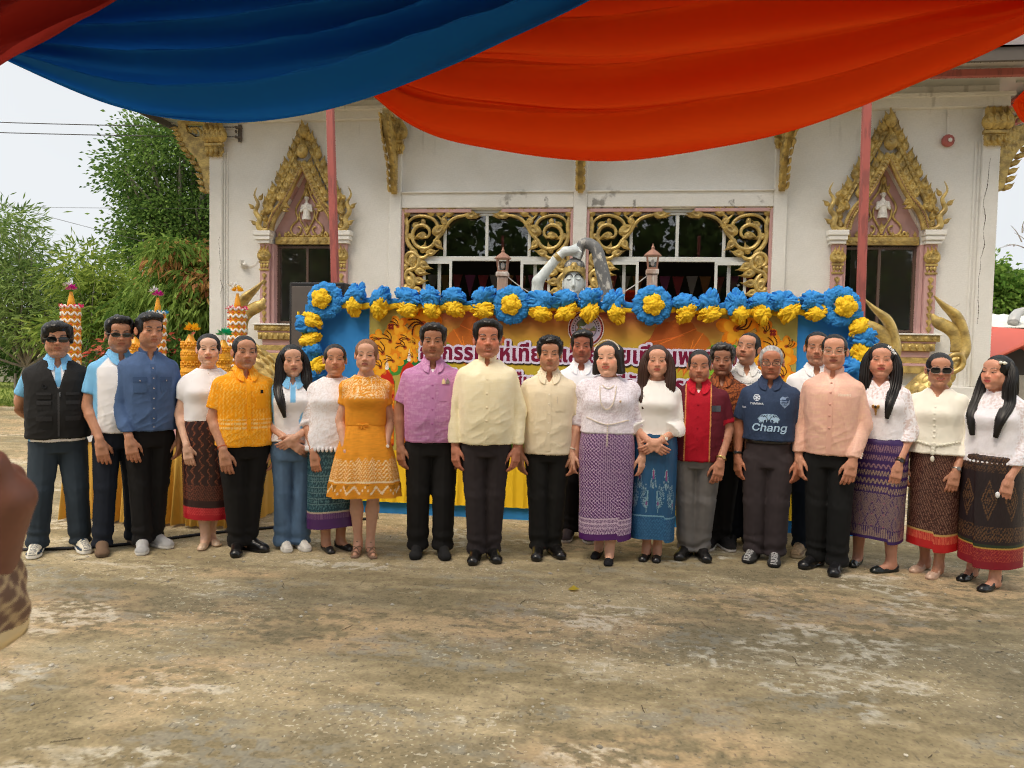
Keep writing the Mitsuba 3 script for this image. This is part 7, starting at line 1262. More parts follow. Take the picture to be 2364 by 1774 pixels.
skirt(P, ik4, waist=1.035, hem=.235, hip=(.172, .128), bottom=(.160, .135), fold=.6); shoes(P, 'flat', B_(206, 178, 152), 'm_gloss', B_(150, 125, 105))
beads(P, [drape(P, [(.0, 1.375*P.s)], .004)[0]+[dx, 0, 0] for dx in (-.004, .0, .004)], .004, B_(220, 210, 190), 'pendant')
# 5
def yel(v, P):
    x, y, z = v.T; s = P.s; u = np.arctan2(x, -y)*.17; c = lin((242, 158, 18))*np.ones((len(v), 1))*(.92+.16*fbm(v*30, 3, 3))[:, None]
    p = (np.abs(((u+tw(z, .034)*.012) % .026)-.013) < .0042)*(nz(np.stack([u*60, z*60, u*0], 1), 5) > .35); c = mixc(c, lin((250, 200, 96)), p*.62)
    for zc, h in ((1.045, .006), (1.020, .009), (.985, .006)): c = mixc(c, lin((250, 214, 140)), (np.abs(z-zc*s) < h)*(np.abs(((u*1.0) % .014)-.007) < .0052)*.8)
    return mixc(c, lin((255, 196, 66)), (np.abs(((z+tw(u, .03)*.02) % .02)-.01) < .003)*(z < .97*s)*.6)
P = stand('man in bright golden yellow patterned short-sleeved shirt', [(-2.63, 5.02), (-2.50, 5.18)], 40, 1.63, outs=(-16, 34), sex='m', w=1.05, belly=.2, skin=SK['tan'], head=(0, 0, 0), face=dict(jaw=.5, fat=.2, nose=1.1, age=.6), arms=('front', 'down'), seed=5)
hair(P, 'crop')
garment(P, 'patterned_shirt', 'm_cloth', yel, hem=.84, sleeve='short', sl=.72, vneck=.055, ease=.020, flare=.012); collar(P, yel, gap=.26, pt=.05); decal(P, 'pocket', sbox(.05, 1.13*P.s, .13, 1.235*P.s), B_(240, 160, 24)); decal(P, 'pin', sbox(.085, 1.245*P.s, .105, 1.27*P.s), B_(40, 28, 20))
decal(P, 'placket', sbox(-.014, .86*P.s, .014, 1.325*P.s), B_(244, 164, 24)); buttons(P, [z*P.s for z in (1.24, 1.15, 1.06, .97)], 0, .005, B_(225, 140, 30))
trousers(P, DARK((26, 25, 25)), r=(.100, .078, .066)); shoes(P, 'loafer', B_(24, 23, 23)); wristband(P, -1, B_(200, 90, 40), 'm_cloth', .003, .02)
# 6
P = stand('young woman with long black hair holding a phone, in blue jeans', [(-2.32, 5.20), (-2.19, 5.25)], 24, 1.57, outs=(10, 20), sex='f', w=.92, skin=SK['mid'], head=(6, 2, -4), face=dict(long=.5, age=.2), arms=('claspB', dict(k='claspA')), seed=6, lip=(150, 86, 78))
hair(P, 'long'); s = P.s
for sx in (-1, 1): lock(P, [hl(P, sx*.058, .02, .075), hl(P, sx*.083, .012, .0), hl(P, sx*.090, -.01, -.09), (sx*.098, -.055, 1.33*s), (sx*.085, -.128 if sx < 0 else -.02, 1.23*s), (sx*.055, -.135 if sx < 0 else .06, 1.10*s)], [.022, .040, .046, .046, .038, .014], flat=(1.0, .75))
lock(P, [hl(P, 0, .085, .05), hl(P, 0, .10, -.06), (0, .115, 1.3*s), (0, .125, 1.12*s)], [.06, .07, .07, .03], flat=(1.2, .4))
garment(P, 'polo_shirt', 'm_cloth', polo, hem=.90, sl=.62, vneck=.05); collar(P, B_(*SKY), gap=.26, h=.028)
trousers(P, denim((80, 104, 132), .5), name='jeans', r=(.088, .064, .078), waist=.98, hemz=.03); shoes(P, 'sneaker', B_(226, 222, 214), 'm_cloth', B_(232, 230, 226), B_(200, 196, 190))
A = P.arms[0]; ph = A.wr+A.hd*.11+A.n*.026; m = bx(-.036, .036, -.004, .004, -.074, .074, .003); M = mat4(roty(-.95)@rotx(.25), ph); v, f = xf(m, M)
kp = thing('mobile_phone', 'phone in a pale case held by the long-haired woman in jeans', 'phone'); scene[kp] = mikit.ply((v, f), 'm_gloss', smooth=False, color=np.tile(B_(96, 86, 84), (len(v), 1)), to_world=P.TW)
for i in range(3):
    q = mat4(roty(-.95)@rotx(.25), ph); cam_ = xf(ball((-.020+.014*(i % 2), -.0055, .050-.016*(i//2)), (.006, .002, .006), 1), q); kk = newkey(kp+'__lens'); scene[kk] = mikit.ply(cam_, 'm_lens', smooth=True, to_world=P.TW)
# 7
def ik7(u, q, Z, ov):
    c = lin((24, 62, 76))*np.ones(u.shape+(1,)); n = nz(np.stack([u*260, Z*60, u*0], -1), 4); row = np.floor(Z/.042); ph = (Z/.042) % 1
    c = mixc(c, lin((96, 140, 148)), (np.abs(tw(u+row*.011, .022)-ph) < .22)*(row % 2 == 0)*.55*(n > .25)); c = mixc(c, lin((110, 150, 156)), (np.abs(ph-.5)+tw(u, .018)*.4 < .42)*(row % 2 == 1)*.45*(n > .3)); c = mixc(c, lin((120, 150, 150)), (ph < .06)*.6)
    h = q < .165; c = mixc(c, lin((74, 36, 92)), h*1.0); c = mixc(c, lin((150, 110, 140)), h*(q > .10)*(tw(u, .012) > .45)*.4); return mixc(c, lin((190, 170, 150)), (np.abs(q-.168) < .008)*.8)
P = stand('older woman in white lace blouse and dark teal skirt with purple hem', [(-1.99, 5.23), (-1.87, 5.33)], 24, 1.58, outs=(14, 30), sex='f', w=1.10, belly=.35, skin=SK['tan'], head=(-2, -3, 0), face=dict(fat=.7, age=.9, jaw=.3), arms=('front', 'down'), seed=7, bare=.34)
hair(P, 'slick', 'soft')
garment(P, 'lace_blouse', 'm_cloth', lace(sheer=lambda v, P: .22*sleeve_mask(v, P)), hem=.85, sleeve='elbow', sl=.08, vneck=0, neck_r=.070, ease=.020, flare=.012, cuffr=.062)
def scallop(P, z, tab, n, r, colour=WHITE):
    t = np.linspace(0, 2*PI, n, endpoint=False); pts = np.stack([tab[0]*np.sin(t), -tab[1]*np.cos(t)+tab[2], np.full(n, z)], 1); return pts
tq = np.array(torso(P, .034, .86*P.s))[0]
pput(P, 'scalloped_trim', cat([ball(p_+[0, 0, -.006], (.012, .012, .022), 1) for p_ in scallop(P, .855*P.s, (tq[1]+.006, tq[2]+.006, tq[4]), 46, .01)]), 'm_cloth', True, B_(232, 230, 234))
A = P.arms[0]; e_ = A.el+(A.wr-A.el)*.08; d_ = nrm(A.wr-A.el); a_ = nrm(np.cross(d_, [0, 1, 0])); b_ = np.cross(d_, a_)
pput(P, 'scalloped_trim', cat([ball(e_+.056*(math.cos(t)*a_+math.sin(t)*b_)+d_*.004, (.010, .010, .016), 1) for t in np.arange(18)/18*2*PI]), 'm_cloth', True, B_(232, 230, 234))
skirt(P, ik7, waist=1.0, hem=.205, hip=(.176, .135), bottom=(.176, .150), fold=9); shoes(P, 'flat', B_(36, 35, 36), 'm_gloss')
beads(P, [(-.066, .0, 1.405*P.s), (-.045, -.055, 1.37*P.s), (.0, -.088, 1.345*P.s), (.045, -.055, 1.37*P.s), (.066, .0, 1.405*P.s)], .0022, B_(190, 150, 80), mat='m_metal')
# 8
def org(v, P):
    x, y, z = v.T; u = np.arctan2(x, -y)*.16; c = lin((226, 150, 44))*np.ones((len(v), 1))*(.9+.2*nz(v*[40, 40, 260], 3))[:, None]
    return mixc(c, lin((246, 224, 180)), (np.abs(((z+tw(u, .034)*.045) % .026)-.013) < .0042)*(z > 1.215*P.s+.03*tw(u, .034))*(np.abs(x) < .17)*.85)
def orgs(u, q, Z, ov):
    c = lin((224, 148, 42))*np.ones(u.shape+(1,))*(.88+.2*nz(np.stack([u*40, Z*260, u*0], -1), 3))[..., None]; zg = tw(u, .036)
    c = mixc(c, lin((246, 224, 180)), (np.abs(((Z+zg*.05) % .030)-.015) < .0052)*(q > .24)*(q < .50+.06*zg)*.85); c = mixc(c, lin((248, 228, 190)), ((np.abs(q-.225) < .010) | (np.abs(q-.115-.05*(2*tw(u, .052)-1)) < .018)*(tw(u, .013) > .2))*.85); return c
P = stand('woman in knee-length orange patterned dress with short sleeves', [(-1.79, 5.16), (-1.65, 5.17)], 19, 1.62, outs=(-10, 8), sex='f', w=.95, skin=SK['mid'], head=(-6, 0, 2), face=dict(age=.5, jaw=.4, long=.2), arms=('front', 'front'), seed=8, bare=.62, lip=(160, 84, 80))
hair(P, 'tail', 'fair')
garment(P, 'dress_bodice', 'm_cloth', org, hem=1.015, sleeve='short', sl=.52, vneck=0, neck_r=.078, puff=.004, amp=.004)
skirt(P, orgs, waist=1.03, hem=.475, hip=(.185, .150), bottom=(.262, .235), fold=99, flare=1, pleat=.055, nfold=11, foldamp=0, mat='m_cloth', name='dress_skirt', cyb=0)
tq = np.interp(1.02*P.s, [r[0] for r in torso(P)], [r[1] for r in torso(P)])
b0 = drape(P, [(-.02, 1.03*P.s)], .012)[0]
pput(P, 'bow', cat([ball(b0+[-.026, 0, .002], (.022, .006, .011)), ball(b0+[.026, 0, .002], (.022, .006, .011)), ball(b0, (.008, .008, .009)), sweep([b0, b0+[-.012, -.002, -.03]], .006, 6, flat=(1, .4)), sweep([b0, b0+[.014, -.002, -.03]], .006, 6, flat=(1, .4))]), 'm_cloth', True, B_(226, 150, 44))
shoes(P, 'sandal', B_(130, 104, 88), 'm_gloss')
for sd, (fx, fy, fa) in zip((-1, 1), P.feet):
    M = mat4(rotz(math.radians(fa)), (fx, fy+.012, 0), .94); st = [sweep(spline([(-.036, -.03, .04), (-.02, -.06, .064), (.012, -.095, .055), (.036, -.115, .03)], 10), .006, 6, flat=(1, .35)), sweep(spline([(.036, -.03, .04), (.02, -.06, .066), (-.012, -.095, .056), (-.036, -.115, .03)], 10), .006, 6, flat=(1, .35)), sweep(spline([(-.036, -.135, .02), (0, -.135, .046), (.036, -.135, .02)], 8), .007, 6, flat=(1, .35)), sweep(spline([(-.030, .02, .05), (0, -.038, .098), (.03, .02, .05), (0, .062, .07)], 14), .0045, 6)]
    pput(P, 'sandal_strap', xf(cat(st), M), 'm_gloss', True, B_(136, 108, 90))
wristband(P, 1, B_(196, 160, 90), face=B_(230, 220, 200), name='wristwatch')
# 9
P = stand('burly man in mauve short-sleeved shirt with two small pins', [(-1.35, 5.22), (-1.13, 5.24)], 14, 1.74, outs=(-6, 6), sex='m', w=1.10, belly=.45, skin=SK['dark'], head=(-2, 2, 0), face=dict(fat=.7, jaw=.9, nose=1.25, age=.5), arms=('down', 'down'), seed=9)
hair(P, 'quiff', 'soft')
garment(P, 'mauve_shirt', 'm_cloth', slub((184, 124, 172), (214, 172, 206), .55), hem=.84, sleeve='short', sl=.74, vneck=.065, ease=.016); collar(P, slub((190, 130, 178), (220, 178, 212), .55), gap=.30, pt=.05)
decal(P, 'placket', sbox(-.018, .86*P.s, .018, 1.32*P.s), B_(188, 130, 177), off=.0035); buttons(P, [z*P.s for z in (1.25, 1.16, 1.08, .98)], 0, .0075, B_(170, 98, 156)); decal(P, 'pocket', sbox(.045, 1.14*P.s, .135, 1.245*P.s), B_(190, 132, 179), off=.0035)
for i, (dx, cc) in enumerate(((.078, (226, 206, 160)), (.108, (130, 120, 112)))): decal(P, 'pin', Polygon([(dx-.012, 1.262*P.s), (dx+.012, 1.262*P.s), (dx+.014, 1.274*P.s), (dx, 1.302*P.s), (dx-.014, 1.274*P.s)]), B_(*cc), 'm_gloss', .007)
pput(P, 'undershirt', ball((0, -.052, 1.325*P.s), (.034, .030, .040), 2), 'm_cloth', True, B_(228, 228, 228))
trousers(P, DARK((27, 26, 26)), r=(.104, .084, .078)); shoes(P, 'runner', B_(34, 34, 35), 'm_cloth', B_(30, 30, 31))
# 10
P = stand('tall man in cream silk long-sleeved jacket with stand collar, mouth slightly open', [(-.91, 5.16), (-.75, 5.23)], 9, 1.77, outs=(-8, 14), sex='m', w=1.06, belly=.3, skin=(191, 127, 102), head=(3, -2, 0), face=dict(fat=.5, jaw=.6, nose=1.15, age=.8, open=1), arms=('down', 'down'), longsl=True, hscale=1.09, seed=10, blush=.5)
hair(P, 'quiff')
CR = (238, 228, 192)
garment(P, 'jacket', 'm_silk', slub(CR, (244, 238, 210), .5), hem=.83, sleeve='long', vneck=.035, ease=.022, amp=.0065, cuffr=.050); collar(P, slub(CR, (244, 238, 210), .5), stand=True, h=.038, gap=.26, mat='m_silk')
decal(P, 'placket', sbox(-.016, .85*P.s, .020, 1.35*P.s), B_(*CR), 'm_silk', .0045); buttons(P, [z*P.s for z in (1.28, 1.185, 1.09, 1.0)], .002, .0075, B_(240, 228, 196), off=.006); decal(P, 'pocket_welt', sbox(.045, 1.258*P.s, .130, 1.274*P.s), B_(236, 226, 188), 'm_silk')
trousers(P, DARK((50, 44, 46)), r=(.098, .074, .066)); shoes(P, 'loafer', B_(26, 25, 25))
# 11
P = stand('man with bristly short hair in beige short-sleeved shirt', [(-.47, 5.35), (-.30, 5.43)], 5, 1.66, outs=(-4, 22), sex='m', w=.96, belly=.15, skin=SK['tan'], head=(0, 2, 0), face=dict(age=.9, jaw=.2, long=.2), arms=('down', 'down'), seed=11)
hair(P, 'spiky')
BE = (228, 216, 188)
garment(P, 'beige_shirt', 'm_cloth', slub(BE, (236, 226, 202), .5), hem=.80, sleeve='short', sl=.80, vneck=.06, ease=.020); collar(P, slub(BE, (236, 226, 202), .5), gap=.30, pt=.052); decal(P, 'placket', sbox(-.018, .83*P.s, .018, 1.32*P.s), B_(*BE)); buttons(P, [z*P.s for z in (1.255, 1.185, 1.115, 1.045, .97)], 0, .007, B_(240, 232, 212)); decal(P, 'pocket', sbox(.045, 1.13*P.s, .125, 1.235*P.s), B_(226, 214, 186)); decal(P, 'pen', sbox(.058, 1.19*P.s, .063, 1.24*P.s), B_(206, 196, 176), off=.008)
trousers(P, DARK((27, 27, 26))); shoes(P, 'loafer', B_(25, 24, 24))
# 12
P = stand('lean man in plain white shirt standing behind the seated pearl headband woman'.replace('seated ', ''), [(-.29, 5.92), (-.10, 5.92)], 2, 1.73, sex='m', w=.98, skin=(170, 108, 85), head=(0, 3, 0), face=dict(age=1, long=.5, jaw=.3), arms=('down', 'down'), seed=12, blush=.5)
hair(P, 'side')
garment(P, 'white_shirt', 'm_cloth', plain((232, 234, 242), .08), hem=.84, sleeve='short', sl=.8, vneck=.07); collar(P, B_(236, 238, 244), gap=.34, pt=.05); pput(P, 'undershirt', ball((0, -.050, 1.322*P.s), (.036, .032, .046), 2), 'm_cloth', True, B_(238, 238, 240))
trousers(P, DARK((30, 28, 30))); shoes(P, 'runner', B_(70, 60, 62), 'm_cloth', B_(214, 212, 210))
# 13
def ik13(u, q, Z, ov):
    c = lin((84, 34, 104))*np.ones(u.shape+(1,)); col_ = np.floor(u/.0145); a = (u/.0145) % 1; b = ((Z+(col_ % 2)*.012)/.026) % 1
    sh = np.abs(a-.5-.28*np.sin(b*2*PI)) < .17; c = mixc(c, lin((226, 206, 222)), sh*(np.abs(b-.5) < .44)*(q > .20)*(q < .96)*.9)
    for q0, q1, p, zz in ((.155, .19, .012, .014), (.115, .15, .018, .016), (.055, .11, .008, .04)): c = mixc(c, lin((214, 190, 210)), (q > q0)*(q < q1)*(np.abs(tw(u, p)-((Z/zz) % 1)) < .32)*.85)
    return mixc(c, lin((224, 204, 220)), ((np.abs(q-.195) < .006) | (np.abs(q-.152) < .005) | (np.abs(q-.113) < .005))*.8)
P = stand('smiling woman with pearl headband and necklaces, white lace top and purple skirt', [(-.05, 5.47), (.05, 5.31)], 0, 1.64, outs=(-12, -4), sex='f', w=1.14, belly=.35, skin=(220, 170, 144), head=(-14, -2, -3), face=dict(fat=.8, smile=.8, age=.6, open=1), arms=('out', 'out'), hscale=1.08, seed=13, bare=.36, lip=(196, 62, 58), blush=.7)
hair(P, 'bob', 'soft')
garment(P, 'lace_top', 'm_cloth', lace((236, 234, 246), (176, 150, 160), lambda v, P: .12*sleeve_mask(v, P), 95, .42), hem=.985, sleeve='elbow', sl=.14, puff=.026, vneck=0, neck_r=.066, ease=.018, cuffr=.054, flare=.004)
skirt(P, ik13, res=.0048, waist=1.02, hem=.175, hip=(.178, .138), bottom=(.166, .145), fold=.45); shoes(P, 'flat', B_(28, 28, 32), 'm_cloth')
t = np.linspace(-1.25, 1.25, 40); band = np.stack([.086*np.sin(t), -.052+.0*t+.012*np.cos(t), .034+.098*np.cos(t)], 1); beads(P, hlm(P, band), .0055, B_(232, 226, 212), 'headband')
PE = B_(226, 216, 200)
beads(P, [(-.062, .01, 1.400*P.s), (-.050, -.05, 1.365*P.s), *[tuple(drape(P, [(x, z*P.s)], .006)[0]) for x, z in ((-.026, 1.335), (0, 1.325), (.026, 1.335))], (.050, -.05, 1.365*P.s), (.062, .01, 1.400*P.s)], .0062, PE)
beads(P, [(-.062, .0, 1.395*P.s), *[tuple(drape(P, [(x, z*P.s)], .006)[0]) for x, z in ((-.060, 1.33), (-.056, 1.25), (-.036, 1.19), (-.01, 1.172), (.020, 1.19), (.044, 1.25), (.056, 1.33))], (.062, .0, 1.395*P.s)], .0048, PE)
beads(P, [tuple(drape(P, [(x, z*P.s)], .007)[0]) for x, z in ((-.150, 1.105), (-.09, 1.082), (0, 1.060), (.09, 1.078), (.150, 1.092))], .0050, PE, 'chain_belt'); beads(P, [(0, drape(P, [(0, 1.06*P.s)], .012)[0][1], z*P.s) for z in (1.06, 1.0, .93, .90)], .0058, PE, 'belt_tassel')
for dx, dz in ((0, 0), (.012, .012), (-.010, .014), (.004, .026), (.012, -.014), (-.004, .012)): pput(P, 'brooch', ball(drape(P, [(.088+dx, 1.235*P.s+dz)], .008)[0], (.008, .005, .008)), 'm_metal', True, B_(220, 190, 140)) if dx == 0 else None
for s_ in (-1, 1): pput(P, 'earring', ball(hl(P, s_*.082, .004, -.042), .0065), 'm_gloss', True, B_(226, 222, 214))
wristband(P, -1, PE, 'm_gloss', .006, .01); wristband(P, 1, B_(190, 160, 96), 'm_metal', .006, .012, 'wristwatch', B_(200, 170, 110))
# 14
def ik14(u, q, Z, ov):
    c = lin((34, 82, 122))*np.ones(u.shape+(1,))*(.9+.2*nz(np.stack([u*300, Z*20, u*0], -1), 2))[..., None]; n = nz(np.stack([u*260, Z*120, u*0], -1), 4) > .28
    for cx, s_ in ((-.155, 1), (-.055, -1), (.045, 1), (.145, -1)):
        x, z = (u-cx)*s_, q-.36; r = np.hypot(x/.040, (z-.05)/.11); th_ = np.arctan2(z-.02, x)
        fan = (r < 1)*(x > -.004)*(np.abs(((th_*7)/1) % 1-.5) > .24)*(np.abs((r*5) % 1-.5) > .12); body = (np.hypot((x+.008)/.013, (z+.02)/.05) < 1) | ((np.abs(x+.016) < .0035)*(z > .0)*(z < .10)) | ((np.abs(x+.008) < .0022)*(z < -.05)*(z > -.11))
        c = mixc(c, lin((150, 182, 190)), fan*n*.75); c = mixc(c, lin((130, 168, 178)), body*n*.8); c = mixc(c, lin((112, 52, 122)), (np.hypot((x+.008)/.006, (z+.02)/.022) < 1)*.9)
    for cx in (-.105, 0, .095):
        x, z = np.abs(u-cx), q-.58; c = mixc(c, lin((150, 178, 186)), ((np.abs(x-.012+.10*(z+.0)) < .003)*(np.abs(z) < .09) | (np.hypot(x/.012, (z+.07)/.03) < 1))*n*.7); c = mixc(c, lin((150, 60, 120)), (np.hypot(x/.006, (z-.03)/.045) < 1)*.85)
    h = q < .22; zg = tw(u, .022); c = mixc(c, lin((64, 122, 164)), h*(np.abs(((Z+zg*.022) % .028)-.014) < .0045)*.7*n); return mixc(c, lin((120, 166, 190)), (np.abs(q-.225) < .006)*.8)
P = stand('woman with long brown hair, white bell-sleeve blouse and blue skirt', [(.30, 5.47), (.40, 5.46)], -5, 1.62, outs=(-10, -2), sex='f', w=.98, belly=.0, skin=(208, 155, 129), head=(2, 0, 0), face=dict(age=.2, jaw=.2), arms=(dict(k='claspA', n=(0, 1, .1)), 'claspA'), seed=14, bare=.36, lip=(184, 74, 70), blush=.4)
hair(P, 'long', 'brown'); s = P.s
for sx in (-1, 1): lock(P, [hl(P, sx*.056, .02, .080), hl(P, sx*.083, .012, .0), hl(P, sx*.094, -.008, -.09), (sx*.100, -.040, 1.34*s), (sx*.098, -.105 if sx < 0 else -.0, 1.25*s), (sx*.085, -.12 if sx < 0 else .07, 1.19*s)], [.022, .040, .046, .044, .036, .016], 'brown', flat=(1.0, .75))
lock(P, [hl(P, 0, .085, .05), hl(P, 0, .10, -.06), (0, .115, 1.3*s), (0, .125, 1.14*s)], [.06, .07, .07, .03], 'brown', flat=(1.2, .4))
def bell(F, P):
    for A in P.arms: d = nrm(A.wr-A.el); F.cone(A.el-d*.01, A.el+d*.135, .052, .096, .02, cap=True)
garment(P, 'blouse', 'm_cloth', plain((238, 238, 236), .06), hem=.985, sleeve='short', sl=1.0, vneck=0, neck_r=.074, extra=bell, amp=.004)
skirt(P, ik14, res=.0048, waist=1.01, hem=.175, hip=(.168, .128), bottom=(.166, .140), fold=.5); shoes(P, 'flat', B_(28, 27, 28))
wristband(P, 1, B_(214, 190, 150), 'm_gloss', .005, .03, 'wristwatch', B_(236, 232, 222))
# 15
def red15(v, P):
    x, y, z = v.T; side = smooth01(.088, .092, np.abs(x-.0)); c = mixc(lin((168, 18, 38))*np.ones((len(v), 1)), lin((92, 24, 38)), side); c = c*(.88+.24*nz(v*[200, 200, 260], 3))[:, None]
    c = mixc(c, lin((214, 150, 90)), (np.abs(np.abs(x)-.090) < .0045)*(y < 0)*.9); A = P.arms; d = np.minimum(*[np.abs((v-(a.sh+(a.el-a.sh)*.74))@nrm(a.el-a.sh)) for a in A])
    return mixc(c, lin((170, 22, 42)), (d < .018)*(sleeve_mask(v, P) > .5)*1.0)
P = stand('frowning man in crimson and maroon short-sleeved shirt with grey trousers', [(.58, 5.57), (.77, 5.55)], -7, 1.59, outs=(-20, 16), sex='m', w=1.06, belly=.35, skin=(182, 127, 102), head=(0, 4, 0), face=dict(age=1, jaw=.7, fat=.4, nose=1.15), arms=('down', 'front'), seed=15)
hair(P, 'crop', 'soft')
garment(P, 'crimson_shirt', 'm_cloth', red15, hem=.80, sleeve='short', sl=.80, vneck=.06, ease=.020); collar(P, B_(184, 20, 42), gap=.28, pt=.05); buttons(P, [z*P.s for z in (1.25, 1.16, 1.07, .98, .90)], 0, .007, B_(150, 14, 32))
decal(P, 'pocket', sbox(.098, 1.14*P.s, .160, 1.235*P.s), B_(96, 26, 40)); decal(P, 'pocket_phone', sbox(.100, 1.205*P.s, .158, 1.245*P.s).buffer(.003), B_(62, 66, 74), 'm_gloss', .008); pput(P, 'undershirt', ball((0, -.052, 1.322*P.s), (.030, .030, .040), 2), 'm_cloth', True, B_(228, 226, 226))
trousers(P, DARK((104, 102, 102)), r=(.100, .080, .072), amp=.007, mat='m_silk'); shoes(P, 'loafer', B_(25, 24, 24)); wristband(P, 1, B_(206, 176, 110), 'm_metal', .008, .01, 'wristwatch', B_(180, 150, 90))
# 16
def ik16(v, P):
    x, y, z = v.T; u = np.arctan2(x, -y)*.17; return mixc(lin((84, 44, 28))*np.ones((len(v), 1)), lin((176, 98, 52)), (np.abs(np.sin(u*330)*np.sin(z*330)) > .35)*(nz(v*60, 3) > .3)*.8)
P = stand('man with greying hair in rust brown patterned shirt behind the row', [(.82, 5.88), (1.0, 5.90)], -10, 1.64, outs=(-12, 26), sex='m', w=1.0, belly=.2, skin=(161, 114, 91), head=(-2, 4, 0), face=dict(age=.8, jaw=.4, nose=1.1), arms=('down', 'down'), seed=16)
hair(P, 'quiff', 'pepper')
garment(P, 'rust_shirt', 'm_cloth', ik16, hem=.82, sleeve='short', sl=.8, vneck=.06); collar(P, ik16, gap=.28)
trousers(P, DARK((24, 23, 24))); shoes(P, 'runner', B_(32, 31, 33), 'm_cloth', B_(226, 224, 222))
# 17
def eleph(cx, cz, s, flip=1):
    P_ = [Point(0, 0).buffer(1).buffer(0), sbox(-.85, -1.5, -.45, 0), sbox(.35, -1.5, .75, 0), sbox(-.3, -1.4, .0, 0), Point(1.05, .35).buffer(.58), LineString([(1.45, .3), (1.75, -.4), (1.6, -1.1)]).buffer(.17), LineString([(-.95, .2), (-1.15, -.6)]).buffer(.08)]
    g = unary_union(P_); from shapely import affinity as af; return af.translate(af.scale(g, s*flip, s*.85, origin=(0, 0)), cx, cz)
P = stand('smirking man in white shirt printed with small elephants, behind the jersey man', [(1.02, 6.02), (1.20, 6.04)], -4, 1.74, sex='m', w=1.04, belly=.1, skin=SK['tan'], head=(-26, -6, 8), face=dict(age=.4, smile=.5, fat=.3), arms=('down', 'down'), seed=17)
hair(P, 'receding')
def band17(v, P):
    z = v[:, 2]; u = np.arctan2(v[:, 0], -v[:, 1])*.17; c = plain((228, 230, 228), .08)(v, P); k = (np.abs(((z+.004*np.sin(u*160)) % .085)-.040) < .0035) | ((np.abs((z % .085)-.052) < .006)*(tw(u, .022) < .3)); return mixc(c, lin((96, 104, 106)), k*.8)
garment(P, 'elephant_shirt', 'm_cloth', band17, hem=.84, sleeve='short', sl=.8, vneck=.06, ease=.020); collar(P, B_(226, 228, 226), gap=.30)
for i, (ex, ez) in enumerate(((-.125, 1.285), (-.06, 1.245), (.075, 1.25), (.135, 1.29), (-.10, 1.16), (.10, 1.15))): decal(P, 'elephant_print', eleph(ex, ez*P.s, .013, 1 if i % 2 else -1), B_(58, 66, 70), off=.0035)
trousers(P, DARK((28, 32, 42))); shoes(P, 'runner', B_(40, 40, 42), 'm_cloth', B_(60, 60, 60))
# 18
def navy(v, P): return lin((48, 64, 92))*(.86+.2*fbm(v*20, 3, 4)+.16*(nz(v*[260, 260, 260], 3) > .6))[:, None]
P = stand('old man with white hair and spectacles in navy football jersey with sponsor lettering', [(1.08, 5.60), (1.25, 5.53)], -13, 1.63, outs=(-14, -2), sex='m', w=1.0, belly=.1, skin=(178, 119, 93), head=(2, 4, 0), face=dict(age=1.2, long=.4, fat=-.6), arms=('down', 'down'), seed=18, blush=.3)
hair(P, 'crop', 'grey')
garment(P, 'jersey', 'm_cloth', navy, hem=.955, sleeve='short', sl=.78, vneck=.05, ease=.022); collar(P, B_(46, 60, 88), gap=.24, pt=.04); s = P.s
def lettering(P, name, text, x, z, h, colour, bold=False, shear=0., off=.004, sx=1.0):
    m = meshkit.text_mesh(text, h, .002, bold); v = np.array(m.vertices); w_ = v[:, 0].max(); xx = (v[:, 0]-w_/2)*sx+shear*v[:, 1]; q = drape(P, np.stack([x+xx, z+v[:, 1]], 1), off); q[:, 1] += .002-v[:, 2]; pput(P, name, (q, np.array(m.faces)[:, ::-1]), 'm_cloth', False, colour)
LB = B_(168, 200, 228)
lettering(P, 'sponsor_lettering', 'Chang', 0, 1.035*s, .052, LB, True, .18, sx=1.12); lettering(P, 'small_lettering', 'YAMAHA', -.088, 1.232*s, .016, B_(206, 216, 228), True)
decal(P, 'round_logo', Point(-.088, 1.285*s).buffer(.024).difference(Point(-.088, 1.285*s).buffer(.019)).union(unary_union([LineString([(-.088+.020*math.cos(a), 1.285*s+.020*math.sin(a)), (-.088-.020*math.cos(a), 1.285*s-.020*math.sin(a))]).buffer(.0028) for a in (PI/2, PI/2+PI/3, PI/2-PI/3)])), B_(206, 216, 228))
decal(P, 'elephant_emblem', unary_union([eleph(-.048, 1.125*s, .020, 1), eleph(.048, 1.125*s, .020, -1)]+[LineString(spline([(0, 1.12*s), (a*.6, 1.165*s-.03*a*a/.006*.2), (a*1.25, 1.15*s-abs(a)*.4)], 8)).buffer(.0018) for a in (-.06, -.042, -.024, -.008, .008, .024, .042, .06)]), LB)
decal(P, 'crest', Polygon([(.072, 1.285*s), (.090, 1.300*s), (.105, 1.292*s), (.120, 1.300*s), (.138, 1.285*s), (.136, 1.245*s), (.105, 1.212*s), (.074, 1.245*s)]), B_(130, 152, 182)); decal(P, 'crest_band', unary_union([sbox(.082, 1.268*s, .128, 1.275*s), sbox(.082, 1.250*s, .128, 1.257*s), sbox(.092, 1.235*s, .118, 1.240*s)]), B_(44, 64, 100), off=.0065)
lettering(P, 'sleeve_lettering', 'Arb', -.178, 1.20*s, .014, B_(200, 210, 226), True)
trousers(P, DARK((58, 51, 54)), waist=.985, r=(.102, .086, .078), amp=.008); shoes(P, 'runner', B_(62, 62, 62), 'm_cloth', B_(40, 40, 40), B_(196, 196, 196)); wristband(P, -1, B_(30, 30, 32), 'm_gloss', .009, .02, 'wristwatch', B_(60, 60, 64))
